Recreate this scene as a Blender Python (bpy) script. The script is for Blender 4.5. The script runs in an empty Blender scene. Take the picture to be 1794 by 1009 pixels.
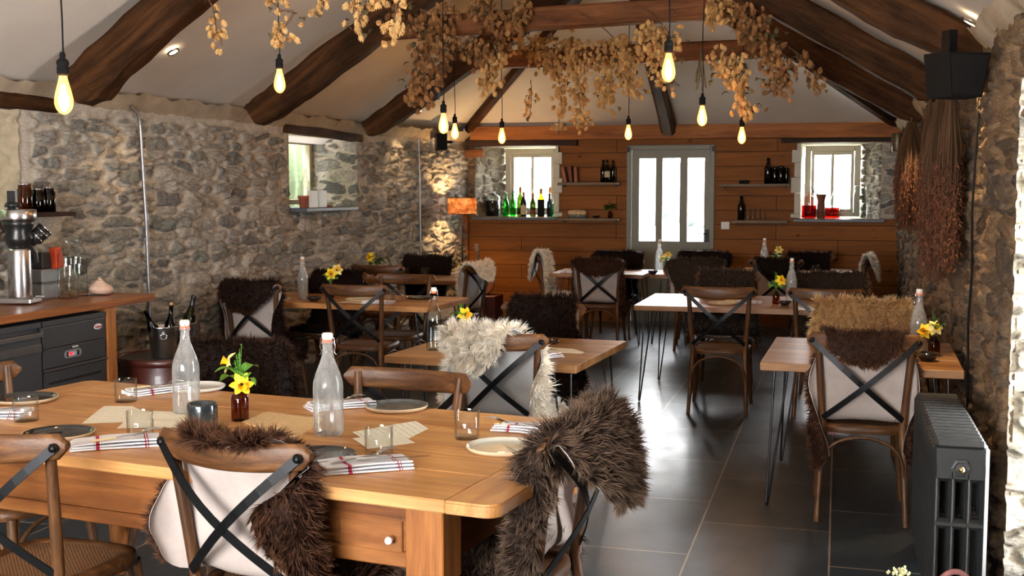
import bpy, math, random
import numpy as np
from mathutils import Matrix, Vector
PI = math.pi
SC = bpy.context.scene
COL = SC.collection

# ------------------------------------------------------------------ camera
H = 1.6
F_PX = 2016.0
PITCH = math.atan(169.5 / F_PX)
YAW = math.atan(573 * math.cos(PITCH) / F_PX)
cam_data = bpy.data.cameras.new('camera')
cam_data.sensor_fit = 'HORIZONTAL'
cam_data.sensor_width = 36.0
cam_data.lens = 36.0 * F_PX / 1794.0
cam_data.clip_start = 0.05
cam_data.clip_end = 500
cam = bpy.data.objects.new('camera', cam_data)
COL.objects.link(cam)
cam.location = (0, 0, H)
cam.rotation_euler = (PI / 2 - PITCH, 0, YAW)
SC.camera = cam

# ------------------------------------------------------------------ world, daylight, exposure
SC.view_settings.view_transform = 'Standard'
SC.view_settings.look = 'None'
SC.view_settings.gamma = 1.0
SC.view_settings.use_curve_mapping = False
SC.view_settings.exposure = 0.5
world = bpy.data.worlds.new('overcast_sky')
SC.world = world
world.use_nodes = True
wn = world.node_tree
wn.nodes.clear()
w_out = wn.nodes.new('ShaderNodeOutputWorld')
w_bg = wn.nodes.new('ShaderNodeBackground')
w_tc = wn.nodes.new('ShaderNodeTexCoord')
w_sep = wn.nodes.new('ShaderNodeSeparateXYZ')
w_rmp = wn.nodes.new('ShaderNodeValToRGB')
w_rmp.color_ramp.elements[0].position = 0.0
w_rmp.color_ramp.elements[0].color = (1.0, 0.99, 0.98, 1)
w_rmp.color_ramp.elements[1].position = 0.6
w_rmp.color_ramp.elements[1].color = (0.93, 0.965, 1.0, 1)
wn.links.new(w_tc.outputs['Generated'], w_sep.inputs[0])
wn.links.new(w_sep.outputs['Z'], w_rmp.inputs[0])
wn.links.new(w_rmp.outputs[0], w_bg.inputs[0])
w_bg.inputs[1].default_value = 34.0
wn.links.new(w_bg.outputs[0], w_out.inputs[0])

def window_portal(name, loc, rot, sx, sz):
    """Light portal in a modelled opening: it only guides sampling of the sky light."""
    l = bpy.data.lights.new(name, 'AREA')
    l.shape = 'RECTANGLE'
    l.size = sx
    l.size_y = sz
    l.cycles.is_portal = True
    o = bpy.data.objects.new(name, l)
    COL.objects.link(o)
    o.location = loc
    o.rotation_euler = rot
    return o
# openings: name, centre, rotation (light faces into the room), width, height
window_portal('door_daylight', (-1.94, 14.0, 1.5), (-PI / 2, 0, 0), 0.9, 1.1)
window_portal('left_rear_window_daylight', (-3.75, 14.42, 1.7), (-PI / 2, 0, 0), 0.75, 0.85)
window_portal('right_rear_window_daylight', (-0.05, 14.42, 1.7), (-PI / 2, 0, 0), 0.75, 0.85)
window_portal('side_door_daylight', (1.32, 4.60, 1.0), (PI / 2, 0, PI / 2), 0.72, 2.0)
window_portal('added_end_window_daylight', (-2.0, -2.15, 1.5), (PI / 2, 0, 0), 3.1, 1.7)  # portal of the invented window behind the camera
window_portal('left_window_daylight', (-5.42, 10.1, 1.8), (PI / 2, 0, -PI / 2), 1.2, 0.7)
window_portal('left_front_window_daylight', (-5.62, 5.5, 1.7), (PI / 2, 0, -PI / 2), 1.2, 0.8)

try:
    SC.cycles.use_denoising = True
    SC.cycles.denoiser = 'OPENIMAGEDENOISE'
    SC.cycles.max_bounces = 10
    SC.cycles.diffuse_bounces = 5
    SC.cycles.glossy_bounces = 4
    SC.cycles.transparent_max_bounces = 16
    SC.cycles.transmission_bounces = 6
    SC.cycles.sample_clamp_indirect = 6.0
    SC.cycles.caustics_reflective = False
    SC.cycles.caustics_refractive = False
    SC.cycles.use_adaptive_sampling = True
except Exception:
    pass

# ------------------------------------------------------------------ node helpers
def new_mat(name):
    m = bpy.data.materials.new(name)
    m.use_nodes = True
    nt = m.node_tree
    nt.nodes.clear()
    out = nt.nodes.new('ShaderNodeOutputMaterial')
    return m, nt, out

def nd(nt, kind, **kw):
    n = nt.nodes.new(kind)
    for k, v in kw.items():
        if k.startswith('i_'):
            n.inputs[k[2:].replace('_', ' ')].default_value = v
        else:
            setattr(n, k, v)
    return n

def c4(c):
    return (c[0], c[1], c[2], 1.0)

def srgb(r, g, b):
    f = lambda v: (v / 255.0 / 12.92) if v / 255.0 <= 0.04045 else ((v / 255.0 + 0.055) / 1.055) ** 2.4
    return (f(r), f(g), f(b))

def ramp(nt, stops, interp='LINEAR'):
    r = nt.nodes.new('ShaderNodeValToRGB')
    cr = r.color_ramp
    cr.interpolation = interp
    while len(cr.elements) < len(stops):
        cr.elements.new(0.5)
    for e, (p, c) in zip(cr.elements, stops):
        e.position = p
        e.color = c4(c)
    return r

def principled(nt, out, **kw):
    b = nt.nodes.new('ShaderNodeBsdfPrincipled')
    for k, v in kw.items():
        b.inputs[k.replace('_', ' ')].default_value = v
    nt.links.new(b.outputs[0], out.inputs[0])
    return b

def coords(nt, scale=(1, 1, 1), src='Object', rot=(0, 0, 0)):
    tc = nt.nodes.new('ShaderNodeTexCoord')
    mp = nt.nodes.new('ShaderNodeMapping')
    mp.inputs['Scale'].default_value = scale
    mp.inputs['Rotation'].default_value = rot
    nt.links.new(tc.outputs[src], mp.inputs['Vector'])
    return mp.outputs[0]

def noise(nt, vec, scale, detail=4, rough=0.6, dist=0.0):
    n = nt.nodes.new('ShaderNodeTexNoise')
    n.inputs['Scale'].default_value = scale
    n.inputs['Detail'].default_value = detail
    n.inputs['Roughness'].default_value = rough
    n.inputs['Distortion'].default_value = dist
    nt.links.new(vec, n.inputs['Vector'])
    return n

def bump(nt, bsdf, height, strength=0.3, dist=0.01):
    b = nt.nodes.new('ShaderNodeBump')
    b.inputs['Strength'].default_value = strength
    b.inputs['Distance'].default_value = dist
    nt.links.new(height, b.inputs['Height'])
    nt.links.new(b.outputs[0], bsdf.inputs['Normal'])
    return b

def mixc(nt, fac, a, b, mode='MIX'):
    m = nt.nodes.new('ShaderNodeMix')
    m.data_type = 'RGBA'
    m.blend_type = mode
    for k, v in ((0, fac), (6, a), (7, b)):
        if hasattr(v, 'is_linked') or hasattr(v, 'links'):
            nt.links.new(v, m.inputs[k])
        else:
            m.inputs[k].default_value = v if k == 0 else c4(v)
    return m.outputs[2]

# ------------------------------------------------------------------ materials
def m_plain(name, col, rough=0.5, metal=0.0, var=0.12, vs=18, bs=0.0, bscale=200, spec=0.5, coat=0.0, sheen=0.0):
    m, nt, out = new_mat(name)
    b = principled(nt, out, Roughness=rough, Metallic=metal)
    b.inputs['Specular IOR Level'].default_value = spec
    b.inputs['Coat Weight'].default_value = coat
    b.inputs['Sheen Weight'].default_value = sheen
    v = coords(nt)
    n = noise(nt, v, vs)
    r = ramp(nt, [(0.3, tuple(c * (1 - var) for c in col)), (0.7, tuple(min(1, c * (1 + var)) for c in col))])
    nt.links.new(n.outputs[0], r.inputs[0])
    nt.links.new(r.outputs[0], b.inputs['Base Color'])
    if bs > 0:
        n2 = noise(nt, v, bscale, 3)
        bump(nt, b, n2.outputs[0], bs, 0.004)
    return m

def m_wood(name, dark, mid, light, rough=0.5, spec=0.3, grain=14, stretch=0.08, knots=True, bs=0.25, axis='X', coat=0.0, dirt=0.0, gscale=1.0):
    m, nt, out = new_mat(name)
    b = principled(nt, out, Roughness=rough)
    b.inputs['Coat Weight'].default_value = coat
    b.inputs['Coat Roughness'].default_value = 0.25
    b.inputs['Specular IOR Level'].default_value = spec
    sc = {'X': (stretch, 1, 1), 'Y': (1, stretch, 1), 'Z': (1, 1, stretch)}[axis]
    v = coords(nt, sc)
    n1 = noise(nt, v, grain * gscale, 6, 0.65, 1.2)
    n2 = noise(nt, v, grain * 5 * gscale, 3, 0.7, 0.3)
    r = ramp(nt, [(0.28, dark), (0.5, mid), (0.72, light)])
    nt.links.new(n1.outputs[0], r.inputs[0])
    fine = ramp(nt, [(0.35, (0.62, 0.62, 0.62)), (0.6, (1, 1, 1))])
    nt.links.new(n2.outputs[0], fine.inputs[0])
    col = mixc(nt, 0.55, r.outputs[0], fine.outputs[0], 'MULTIPLY')
    if knots:
        sk = {'X': (0.35, 1, 1), 'Y': (1, 0.35, 1), 'Z': (1, 1, 0.35)}[axis]
        vk = coords(nt, sk)
        vo = nd(nt, 'ShaderNodeTexVoronoi')
        vo.inputs['Scale'].default_value = 4.2
        nt.links.new(vk, vo.inputs['Vector'])
        kr = ramp(nt, [(0.03, tuple(c * 0.35 for c in dark)), (0.075, (1, 1, 1))])
        nt.links.new(vo.outputs['Distance'], kr.inputs[0])
        col = mixc(nt, 0.75, col, kr.outputs[0], 'MULTIPLY')
    if dirt > 0:
        vd = coords(nt)
        n3 = noise(nt, vd, 2.3, 5, 0.6)
        dr = ramp(nt, [(0.35, (1 - dirt,) * 3), (0.62, (1, 1, 1))])
        nt.links.new(n3.outputs[0], dr.inputs[0])
        col = mixc(nt, 1.0, col, dr.outputs[0], 'MULTIPLY')
    nt.links.new(col, b.inputs['Base Color'])
    bump(nt, b, n2.outputs[0], bs, 0.004)
    return m

def thin_fresnel(nt):
    """Reflectance of a thin sheet, the same from both sides."""
    lw = nd(nt, 'ShaderNodeLayerWeight')
    lw.inputs['Blend'].default_value = 0.5
    p = nd(nt, 'ShaderNodeMath', operation='POWER')
    nt.links.new(lw.outputs['Facing'], p.inputs[0])
    p.inputs[1].default_value = 4.0
    k = nd(nt, 'ShaderNodeMath', operation='MULTIPLY_ADD')
    nt.links.new(p.outputs[0], k.inputs[0])
    k.inputs[1].default_value = 0.65
    k.inputs[2].default_value = 0.045
    return k.outputs[0]

def m_glass(name, tint=(0.97, 0.99, 0.98), fog=0.0, fogcol=(0.9, 0.92, 0.94), gloss=0.02, edge=0.55, edgecol=None, facing=0.35):
    """Thin clear glass: transparent sheet with a fresnel reflection, optional misting."""
    m, nt, out = new_mat(name)
    tr = nd(nt, 'ShaderNodeBsdfTransparent')
    gl = nd(nt, 'ShaderNodeBsdfGlossy')
    gl.inputs['Roughness'].default_value = gloss
    lw = nd(nt, 'ShaderNodeLayerWeight')
    lw.inputs['Blend'].default_value = facing
    edgec = edgecol or tuple(c * edge for c in tint)
    rt = ramp(nt, [(0.35, tint), (0.95, edgec)])
    nt.links.new(lw.outputs['Facing'], rt.inputs[0])
    nt.links.new(rt.outputs[0], tr.inputs[0])
    fr = thin_fresnel(nt)
    mx = nd(nt, 'ShaderNodeMixShader')
    nt.links.new(fr, mx.inputs[0])
    nt.links.new(tr.outputs[0], mx.inputs[1])
    nt.links.new(gl.outputs[0], mx.inputs[2])
    last = mx.outputs[0]
    if fog > 0:
        df = nd(nt, 'ShaderNodeBsdfDiffuse')
        df.inputs[0].default_value = c4(fogcol)
        tl = nd(nt, 'ShaderNodeBsdfTranslucent')
        tl.inputs[0].default_value = c4(fogcol)
        m2 = nd(nt, 'ShaderNodeMixShader')
        m2.inputs[0].default_value = 0.5
        nt.links.new(df.outputs[0], m2.inputs[1])
        nt.links.new(tl.outputs[0], m2.inputs[2])
        v = coords(nt, (1, 1, 0.3))
        n = noise(nt, v, 26, 3)
        r = ramp(nt, [(0.3, (fog * 0.35,) * 3), (0.7, (fog,) * 3)])
        nt.links.new(n.outputs[0], r.inputs[0])
        m3 = nd(nt, 'ShaderNodeMixShader')
        nt.links.new(r.outputs[0], m3.inputs[0])
        nt.links.new(last, m3.inputs[1])
        nt.links.new(m2.outputs[0], m3.inputs[2])
        last = m3.outputs[0]
    nt.links.new(last, out.inputs[0])
    return m

def m_emit(name, col, strength):
    m, nt, out = new_mat(name)
    e = nd(nt, 'ShaderNodeEmission')
    e.inputs[0].default_value = c4(col)
    e.inputs[1].default_value = strength
    nt.links.new(e.outputs[0], out.inputs[0])
    return m

def m_stone(name, mortar, stones, rough=0.85):
    """Rubble stone: vertex attributes 'stone' (0 mortar, 1 stone) and 'tone' (per stone)."""
    m, nt, out = new_mat(name)
    b = principled(nt, out, Roughness=rough)
    b.inputs['Specular IOR Level'].default_value = 0.3
    at = nd(nt, 'ShaderNodeAttribute', attribute_name='stone')
    a2 = nd(nt, 'ShaderNodeAttribute', attribute_name='tone')
    v = coords(nt)
    v2 = coords(nt, (1, 1, 2.2))
    n1 = noise(nt, v, 7, 6, 0.7)
    n2 = noise(nt, v2, 38, 6, 0.75)
    n3 = noise(nt, v2, 120, 4, 0.7)
    st = ramp(nt, [(i / (len(stones) - 1), c) for i, c in enumerate(stones)])
    nt.links.new(a2.outputs['Fac'], st.inputs[0])
    pv = ramp(nt, [(0.32, (0.22, 0.21, 0.20)), (0.48, (0.8, 0.8, 0.8)), (0.66, (1.4, 1.36, 1.3))])
    nt.links.new(n2.outputs[0], pv.inputs[0])
    sc = mixc(nt, 0.85, st.outputs[0], pv.outputs[0], 'MULTIPLY')
    lich = ramp(nt, [(0.55, (0, 0, 0)), (0.72, (0.75, 0.75, 0.75))])
    nt.links.new(n1.outputs[0], lich.inputs[0])
    sc = mixc(nt, lich.outputs[0], sc, mortar)
    mv = ramp(nt, [(0.3, tuple(c * 0.6 for c in mortar)), (0.6, mortar), (0.8, tuple(min(1, c * 1.25) for c in mortar))])
    nt.links.new(n2.outputs[0], mv.inputs[0])
    add = nd(nt, 'ShaderNodeMath', operation='MULTIPLY_ADD')
    nt.links.new(n2.outputs[0], add.inputs[0])
    add.inputs[1].default_value = 0.7
    add.inputs[2].default_value = -0.35
    ad2 = nd(nt, 'ShaderNodeMath', operation='ADD')
    nt.links.new(at.outputs['Fac'], ad2.inputs[0])
    nt.links.new(add.outputs[0], ad2.inputs[1])
    msk = ramp(nt, [(0.35, (0, 0, 0)), (0.6, (1, 1, 1))])
    nt.links.new(ad2.outputs[0], msk.inputs[0])
    col = mixc(nt, msk.outputs[0], mv.outputs[0], sc)
    nt.links.new(col, b.inputs['Base Color'])
    hh = nd(nt, 'ShaderNodeMath', operation='ADD')
    nt.links.new(n2.outputs[0], hh.inputs[0])
    nt.links.new(n3.outputs[0], hh.inputs[1])
    bump(nt, b, hh.outputs[0], 0.7, 0.018)
    return m

M = {}
M['plaster'] = m_plain('plaster', srgb(212, 204, 194), 0.9, var=0.04, vs=3, bs=0.25, bscale=60, spec=0.2)
M['cove'] = m_plain('rough_lime_plaster', srgb(172, 156, 134), 0.95, var=0.16, vs=9, bs=0.6, bscale=40, spec=0.2)
M['beam'] = m_wood('old_oak_beam', srgb(32, 19, 10), srgb(68, 43, 24), srgb(104, 66, 36), 0.7, spec=0.08, grain=9, stretch=0.12, bs=0.6, dirt=0.5)
M['beam_warm'] = m_wood('tie_beam_pine', srgb(66, 38, 20), srgb(112, 70, 42), srgb(142, 94, 58), 0.65, spec=0.1, grain=9, stretch=0.1, bs=0.4, dirt=0.25)
M['plate_wood'] = m_wood('orange_wall_plate', srgb(100, 52, 16), srgb(150, 88, 34), srgb(178, 112, 50), 0.6, grain=8, stretch=0.1, bs=0.3)
M['dark_wood'] = m_wood('dark_lintel', srgb(26, 13, 7), srgb(48, 27, 14), srgb(66, 40, 22), 0.7, grain=9, stretch=0.12, bs=0.5)
M['table_pine'] = m_wood('farmhouse_pine', srgb(164, 98, 48), srgb(208, 148, 88), srgb(228, 176, 116), 0.42, grain=7, stretch=0.09, bs=0.15, dirt=0.28, coat=0.15)
M['table_apron'] = m_wood('aged_pine_frame', srgb(92, 50, 20), srgb(138, 82, 38), srgb(168, 108, 56), 0.5, grain=8, stretch=0.1, bs=0.25, dirt=0.3)
M['leg_pine'] = m_wood('aged_pine_leg', srgb(116, 66, 28), srgb(166, 104, 52), srgb(190, 130, 72), 0.5, grain=8, stretch=0.1, bs=0.25, axis='Z')
M['board_top'] = m_wood('reclaimed_board_top', srgb(124, 78, 40), srgb(178, 128, 80), srgb(204, 160, 110), 0.42, grain=7, stretch=0.08, bs=0.2, dirt=0.3, coat=0.1)
M['chair_wood'] = m_wood('weathered_oak_chair', srgb(52, 30, 14), srgb(96, 60, 31), srgb(134, 90, 50), 0.5, grain=22, stretch=0.12, knots=False, bs=0.2, coat=0.1)
M['chair_leg'] = m_wood('weathered_oak_leg', srgb(48, 28, 13), srgb(86, 54, 28), srgb(120, 80, 45), 0.5, grain=22, stretch=0.12, knots=False, bs=0.2, axis='Z', coat=0.1)
M['counter_wood'] = m_wood('counter_oak', srgb(100, 52, 22), srgb(150, 90, 46), srgb(178, 114, 64), 0.35, grain=7, stretch=0.08, bs=0.1, axis='Y', coat=0.3)
M['shelf_wood'] = m_wood('grey_shelf_board', srgb(70, 54, 40), srgb(112, 92, 74), srgb(140, 120, 100), 0.6, grain=9, stretch=0.1, bs=0.3)
M['iron'] = m_plain('black_iron', (0.012, 0.012, 0.013), 0.42, metal=0.7, var=0.2, bs=0.1)
M['hairpin'] = m_plain('hairpin_steel', (0.05, 0.05, 0.055), 0.28, metal=0.9, var=0.1)
M['steel'] = m_plain('brushed_steel', (0.55, 0.55, 0.56), 0.25, metal=1.0, var=0.08, vs=60)
M['bright_steel'] = m_plain('polished_steel', (0.75, 0.75, 0.77), 0.12, metal=1.0, var=0.05)
M['grey_metal'] = m_plain('dark_grey_coated_steel', srgb(58, 58, 60), 0.5, metal=0.2, var=0.06, bs=0.05)
M['alu'] = m_plain('aluminium_edge', (0.62, 0.62, 0.63), 0.3, metal=1.0, var=0.05)
M['conduit'] = m_plain('galvanised_conduit', (0.32, 0.32, 0.33), 0.35, metal=0.9, var=0.15)
M['black_plastic'] = m_plain('black_plastic', (0.012, 0.012, 0.013), 0.3, var=0.1)
M['matt_black'] = m_plain('matt_black', (0.008, 0.0075, 0.007), 0.85, var=0.15, spec=0.15)
M['radiator'] = m_plain('cast_iron_anthracite', srgb(27, 28, 28), 0.5, metal=0.0, var=0.1, bs=0.1)
M['leather_white'] = m_plain('white_sheepskin_hide', srgb(214, 212, 210), 0.8, var=0.05, vs=9, bs=0.25, bscale=60, spec=0.2)
M['leather'] = m_plain('sheepskin_hide', srgb(182, 168, 160), 0.8, var=0.10, vs=9, bs=0.25, bscale=60, spec=0.2)
M['slate'] = m_plain('slate_sill', srgb(84, 90, 96), 0.45, var=0.2, vs=12, bs=0.4, bscale=30)
M['door_paint'] = m_plain('sage_grey_paint', srgb(118, 116, 100), 0.5, var=0.04, bs=0.05)
M['frame_paint'] = m_plain('window_frame_paint', srgb(176, 166, 142), 0.5, var=0.04, bs=0.05)
M['white_block'] = m_plain('whitewashed_block', srgb(196, 192, 176), 0.8, var=0.08, vs=6, bs=0.3, bscale=30)
M['linen'] = None
M['paper'] = m_plain('cream_paper', srgb(232, 224, 200), 0.8, var=0.03, vs=30)
M['ceramic_dark'] = m_plain('black_glaze', (0.016, 0.014, 0.013), 0.12, var=0.2, coat=0.6)
M['ceramic_rim'] = m_plain('raw_stoneware_rim', srgb(206, 180, 146), 0.6, var=0.08, vs=40, bs=0.1)
M['ceramic_grey'] = m_plain('grey_glaze', srgb(96, 100, 98), 0.25, var=0.25, vs=26, coat=0.4)
M['ceramic_cream'] = m_plain('cream_glaze', srgb(208, 206, 188), 0.25, var=0.06, vs=20, coat=0.4)
M['ceramic_white'] = m_plain('white_glaze', srgb(214, 210, 200), 0.25, var=0.04, coat=0.3)
M['cup_dark'] = m_plain('slate_blue_glaze', srgb(38, 46, 50), 0.2, var=0.3, vs=20, coat=0.6)
M['glass'] = m_glass('clear_glass', tint=(0.985, 0.995, 0.99), edge=0.7)
M['glass_pane'] = m_glass('window_glass', tint=(0.98, 0.98, 0.98), edge=0.8)
M['bottle_glass'] = m_glass('bottle_glass', tint=(0.93, 0.97, 0.96), edge=0.32, fog=0.0)
M['bottle_misted'] = m_glass('misted_bottle_glass', tint=(0.97, 0.985, 0.98), edge=0.4, fog=0.38, fogcol=(0.92, 0.92, 0.92))
M['water'] = m_glass('water', tint=(0.94, 0.97, 0.97), edge=0.6, fog=0.0)
M['amber'] = m_glass('amber_glass', tint=(0.42, 0.15, 0.03), edgecol=(0.06, 0.014, 0.004))
M['green_glass'] = m_glass('green_glass', tint=(0.06, 0.62, 0.10), edgecol=(0.01, 0.16, 0.02))
M['olive_glass'] = m_glass('olive_wine_glass', tint=(0.20, 0.28, 0.03), edgecol=(0.012, 0.02, 0.004))
M['dark_glass'] = m_glass('dark_bottle_glass', tint=(0.03, 0.035, 0.02), edgecol=(0.004, 0.005, 0.003))
M['blue_glass'] = m_glass('blue_black_glass', tint=(0.03, 0.05, 0.08), edgecol=(0.004, 0.006, 0.01))
M['amber_wine'] = m_glass('yellow_glass', tint=(0.72, 0.55, 0.06), edgecol=(0.2, 0.12, 0.01))
M['wine_dark'] = m_plain('dark_wine', (0.012, 0.004, 0.006), 0.2)
M['pink_glass'] = m_glass('pink_tinged_glass', tint=(0.95, 0.72, 0.66), edgecol=(0.5, 0.22, 0.16))
M['red_liquid'] = m_glass('red_liquid', tint=(0.50, 0.008, 0.014), edgecol=(0.10, 0.002, 0.004))
M['orange_liquid'] = m_glass('orange_red_liquid', tint=(0.80, 0.07, 0.035), edgecol=(0.28, 0.012, 0.006))
M['foil_orange'] = m_plain('orange_foil', srgb(176, 104, 44), 0.35, metal=0.5)
M['label_cream'] = m_plain('cream_bottle_label', srgb(196, 176, 140), 0.7)
M['label_red'] = m_plain('red_bottle_label', srgb(120, 40, 24), 0.6)
M['porcelain'] = m_plain('porcelain_stopper', srgb(232, 224, 214), 0.25, var=0.02)
M['rubber_orange'] = m_plain('orange_rubber_seal', srgb(222, 120, 84), 0.6, var=0.05)
M['cork'] = m_plain('cork', srgb(190, 140, 90), 0.8, bs=0.3)
M['stem'] = m_plain('green_stem', srgb(84, 122, 40), 0.6)
M['leaf'] = m_plain('fresh_leaf', srgb(96, 160, 48), 0.45, var=0.25, vs=30)
M['leaf_dark'] = m_plain('dark_leaf', srgb(48, 88, 30), 0.5, var=0.3, vs=30)
M['petal_pale'] = m_plain('pale_yellow_petal', srgb(242, 230, 140), 0.6, var=0.06)
M['petal'] = m_plain('yellow_petal', srgb(250, 214, 40), 0.6, var=0.08)
M['trumpet'] = m_plain('deep_yellow_trumpet', srgb(248, 186, 16), 0.6, var=0.1)
M['hop'] = m_plain('dried_hop_cone', srgb(206, 164, 104), 0.8, var=0.3, vs=14)
M['hop_dark'] = m_plain('dried_hop_cone_brown', srgb(150, 106, 62), 0.8, var=0.35, vs=14)
M['hop_leaf'] = m_plain('dried_hop_leaf', srgb(84, 72, 40), 0.8, var=0.4, vs=18)
M['vine'] = m_plain('dried_vine', srgb(86, 58, 34), 0.8)
M['dried'] = m_plain('dried_seed_heads', srgb(96, 54, 30), 0.85, var=0.45, vs=20)
M['terracotta'] = m_plain('terracotta', srgb(164, 88, 66), 0.75, var=0.1)
M['white_board'] = m_plain('white_tile_board', srgb(214, 222, 224), 0.4, var=0.03)
M['drum'] = m_plain('oxblood_painted_drum', srgb(78, 34, 26), 0.35, var=0.25, vs=8, coat=0.2)
M['drum_top'] = m_plain('grey_drum_lid', srgb(92, 88, 84), 0.35, metal=0.5, var=0.2)
M['shell'] = m_plain('sea_shell', srgb(206, 176, 158), 0.6, var=0.12, vs=40, bs=0.3)
M['guitar_top'] = m_plain('faded_guitar_top', srgb(128, 76, 40), 0.45, var=0.15, vs=5)
M['guitar_neck'] = m_plain('dark_guitar_neck', srgb(52, 36, 24), 0.5)
M['oxblood'] = m_plain('oxblood_box', srgb(70, 18, 14), 0.6, var=0.15)
M['basket_handle'] = m_plain('worn_pink_cord', srgb(150, 96, 92), 0.7, var=0.2, vs=60, bs=0.3)
M['wicker'] = m_plain('dark_wicker', srgb(70, 46, 28), 0.7, var=0.3, vs=60, bs=0.5, bscale=90)
M['blossom'] = m_plain('cream_blossom', srgb(226, 224, 170), 0.7, var=0.1)
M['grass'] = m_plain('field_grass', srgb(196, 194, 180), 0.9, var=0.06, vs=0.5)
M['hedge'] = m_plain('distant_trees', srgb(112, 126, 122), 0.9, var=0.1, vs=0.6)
M['hedge_added'] = m_plain('added_blocker_hedge', srgb(60, 76, 44), 0.9, var=0.3, vs=4)  # for the hedge added to hold back sky light
M['fence'] = m_plain('outdoor_railing', srgb(120, 134, 130), 0.7)
M['white_plastic'] = m_plain('white_switch', srgb(200, 196, 186), 0.4, var=0.02)
M['bread'] = m_plain('cream_cloth_loaf', srgb(200, 172, 130), 0.8, var=0.12)
M['book_brown'] = m_plain('brown_book', srgb(112, 62, 40), 0.7)
M['book_tan'] = m_plain('tan_book', srgb(150, 96, 66), 0.7)
M['red_tag'] = m_plain('orange_red_packet', srgb(206, 70, 30), 0.5, var=0.2)
M['led_red'] = m_emit('red_display_digits', (1.0, 0.03, 0.04), 1.6)
M['logo_red'] = m_plain('logo_red', srgb(168, 36, 44), 0.5)
M['logo_pale'] = m_plain('logo_pale', srgb(226, 214, 210), 0.5, var=0.02)
M['bezel'] = m_plain('silver_bezel', srgb(150, 154, 156), 0.4, metal=0.3)
M['panel_lilac'] = m_plain('lilac_keys', srgb(130, 128, 170), 0.5)
M['lens'] = m_emit('downlight_lens', (1.0, 0.78, 0.48), 14)
M['filament'] = m_emit('glowing_filament', (1.0, 0.50, 0.14), 90)
M['lamp_pole'] = m_plain('bronze_pole', srgb(60, 40, 24), 0.4, metal=0.6)
M['copper'] = m_plain('copper_tube', (0.6, 0.25, 0.1), 0.3, metal=1.0)
M['brass'] = m_plain('brass_cap', (0.6, 0.42, 0.18), 0.3, metal=1.0)
M['gravy'] = m_plain('galvanised_tin_speaker', srgb(96, 84, 66), 0.4, metal=0.5)

def mk_bulb_glass():
    m, nt, out = new_mat('lit_bulb_glass')
    tr = nd(nt, 'ShaderNodeBsdfTransparent')
    tr.inputs[0].default_value = (1.0, 0.93, 0.80, 1)
    gl = nd(nt, 'ShaderNodeBsdfGlossy')
    gl.inputs['Roughness'].default_value = 0.03
    mx = nd(nt, 'ShaderNodeMixShader')
    nt.links.new(thin_fresnel(nt), mx.inputs[0])
    nt.links.new(tr.outputs[0], mx.inputs[1])
    nt.links.new(gl.outputs[0], mx.inputs[2])
    em = nd(nt, 'ShaderNodeEmission')
    em.inputs[0].default_value = (1.0, 0.40, 0.09, 1)
    em.inputs[1].default_value = 1.5
    ad = nd(nt, 'ShaderNodeAddShader')
    nt.links.new(mx.outputs[0], ad.inputs[0])
    nt.links.new(em.outputs[0], ad.inputs[1])
    nt.links.new(ad.outputs[0], out.inputs[0])
    return m
M['bulb_glass'] = mk_bulb_glass()

def mk_linen():
    m, nt, out = new_mat('striped_linen')
    b = principled(nt, out, Roughness=0.85)
    tc = nd(nt, 'ShaderNodeTexCoord')
    sp = nd(nt, 'ShaderNodeSeparateXYZ')
    nt.links.new(tc.outputs['UV'], sp.inputs[0])
    w = srgb(232, 232, 236)
    rd = srgb(176, 40, 66)
    bl = srgb(196, 202, 220)
    r = ramp(nt, [(0, w), (0.26, bl), (0.27, w), (0.285, rd), (0.325, w), (0.34, bl), (0.35, w),
                  (0.83, rd), (0.845, w), (0.86, rd), (0.875, w)], 'CONSTANT')
    nt.links.new(sp.outputs['X'], r.inputs[0])
    nt.links.new(r.outputs[0], b.inputs['Base Color'])
    n = noise(nt, coords(nt), 400, 2)
    bump(nt, b, n.outputs[0], 0.2, 0.001)
    return m
M['linen'] = mk_linen()

def mk_written():
    m, nt, out = new_mat('handwritten_menu_paper')
    b = principled(nt, out, Roughness=0.8)
    v = coords(nt, (1, 1, 1), 'UV')
    sp = nd(nt, 'ShaderNodeSeparateXYZ')
    nt.links.new(v, sp.inputs[0])
    wv = nd(nt, 'ShaderNodeTexWave', wave_type='BANDS', bands_direction='Y')
    wv.inputs['Scale'].default_value = 3.2
    wv.inputs['Distortion'].default_value = 1.5
    wv.inputs['Detail'].default_value = 3
    wv.inputs['Detail Scale'].default_value = 14
    nt.links.new(v, wv.inputs['Vector'])
    line = ramp(nt, [(0.93, (0, 0, 0)), (0.97, (1, 1, 1))])
    nt.links.new(wv.outputs['Fac'], line.inputs[0])
    n = noise(nt, v, 60, 2)
    gap = ramp(nt, [(0.48, (0, 0, 0)), (0.52, (1, 1, 1))])
    nt.links.new(n.outputs[0], gap.inputs[0])
    k = mixc(nt, 1.0, line.outputs[0], gap.outputs[0], 'MULTIPLY')
    col = mixc(nt, k, srgb(234, 227, 204), srgb(150, 140, 122))
    nt.links.new(col, b.inputs['Base Color'])
    return m
M['menu'] = mk_written()

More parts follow.
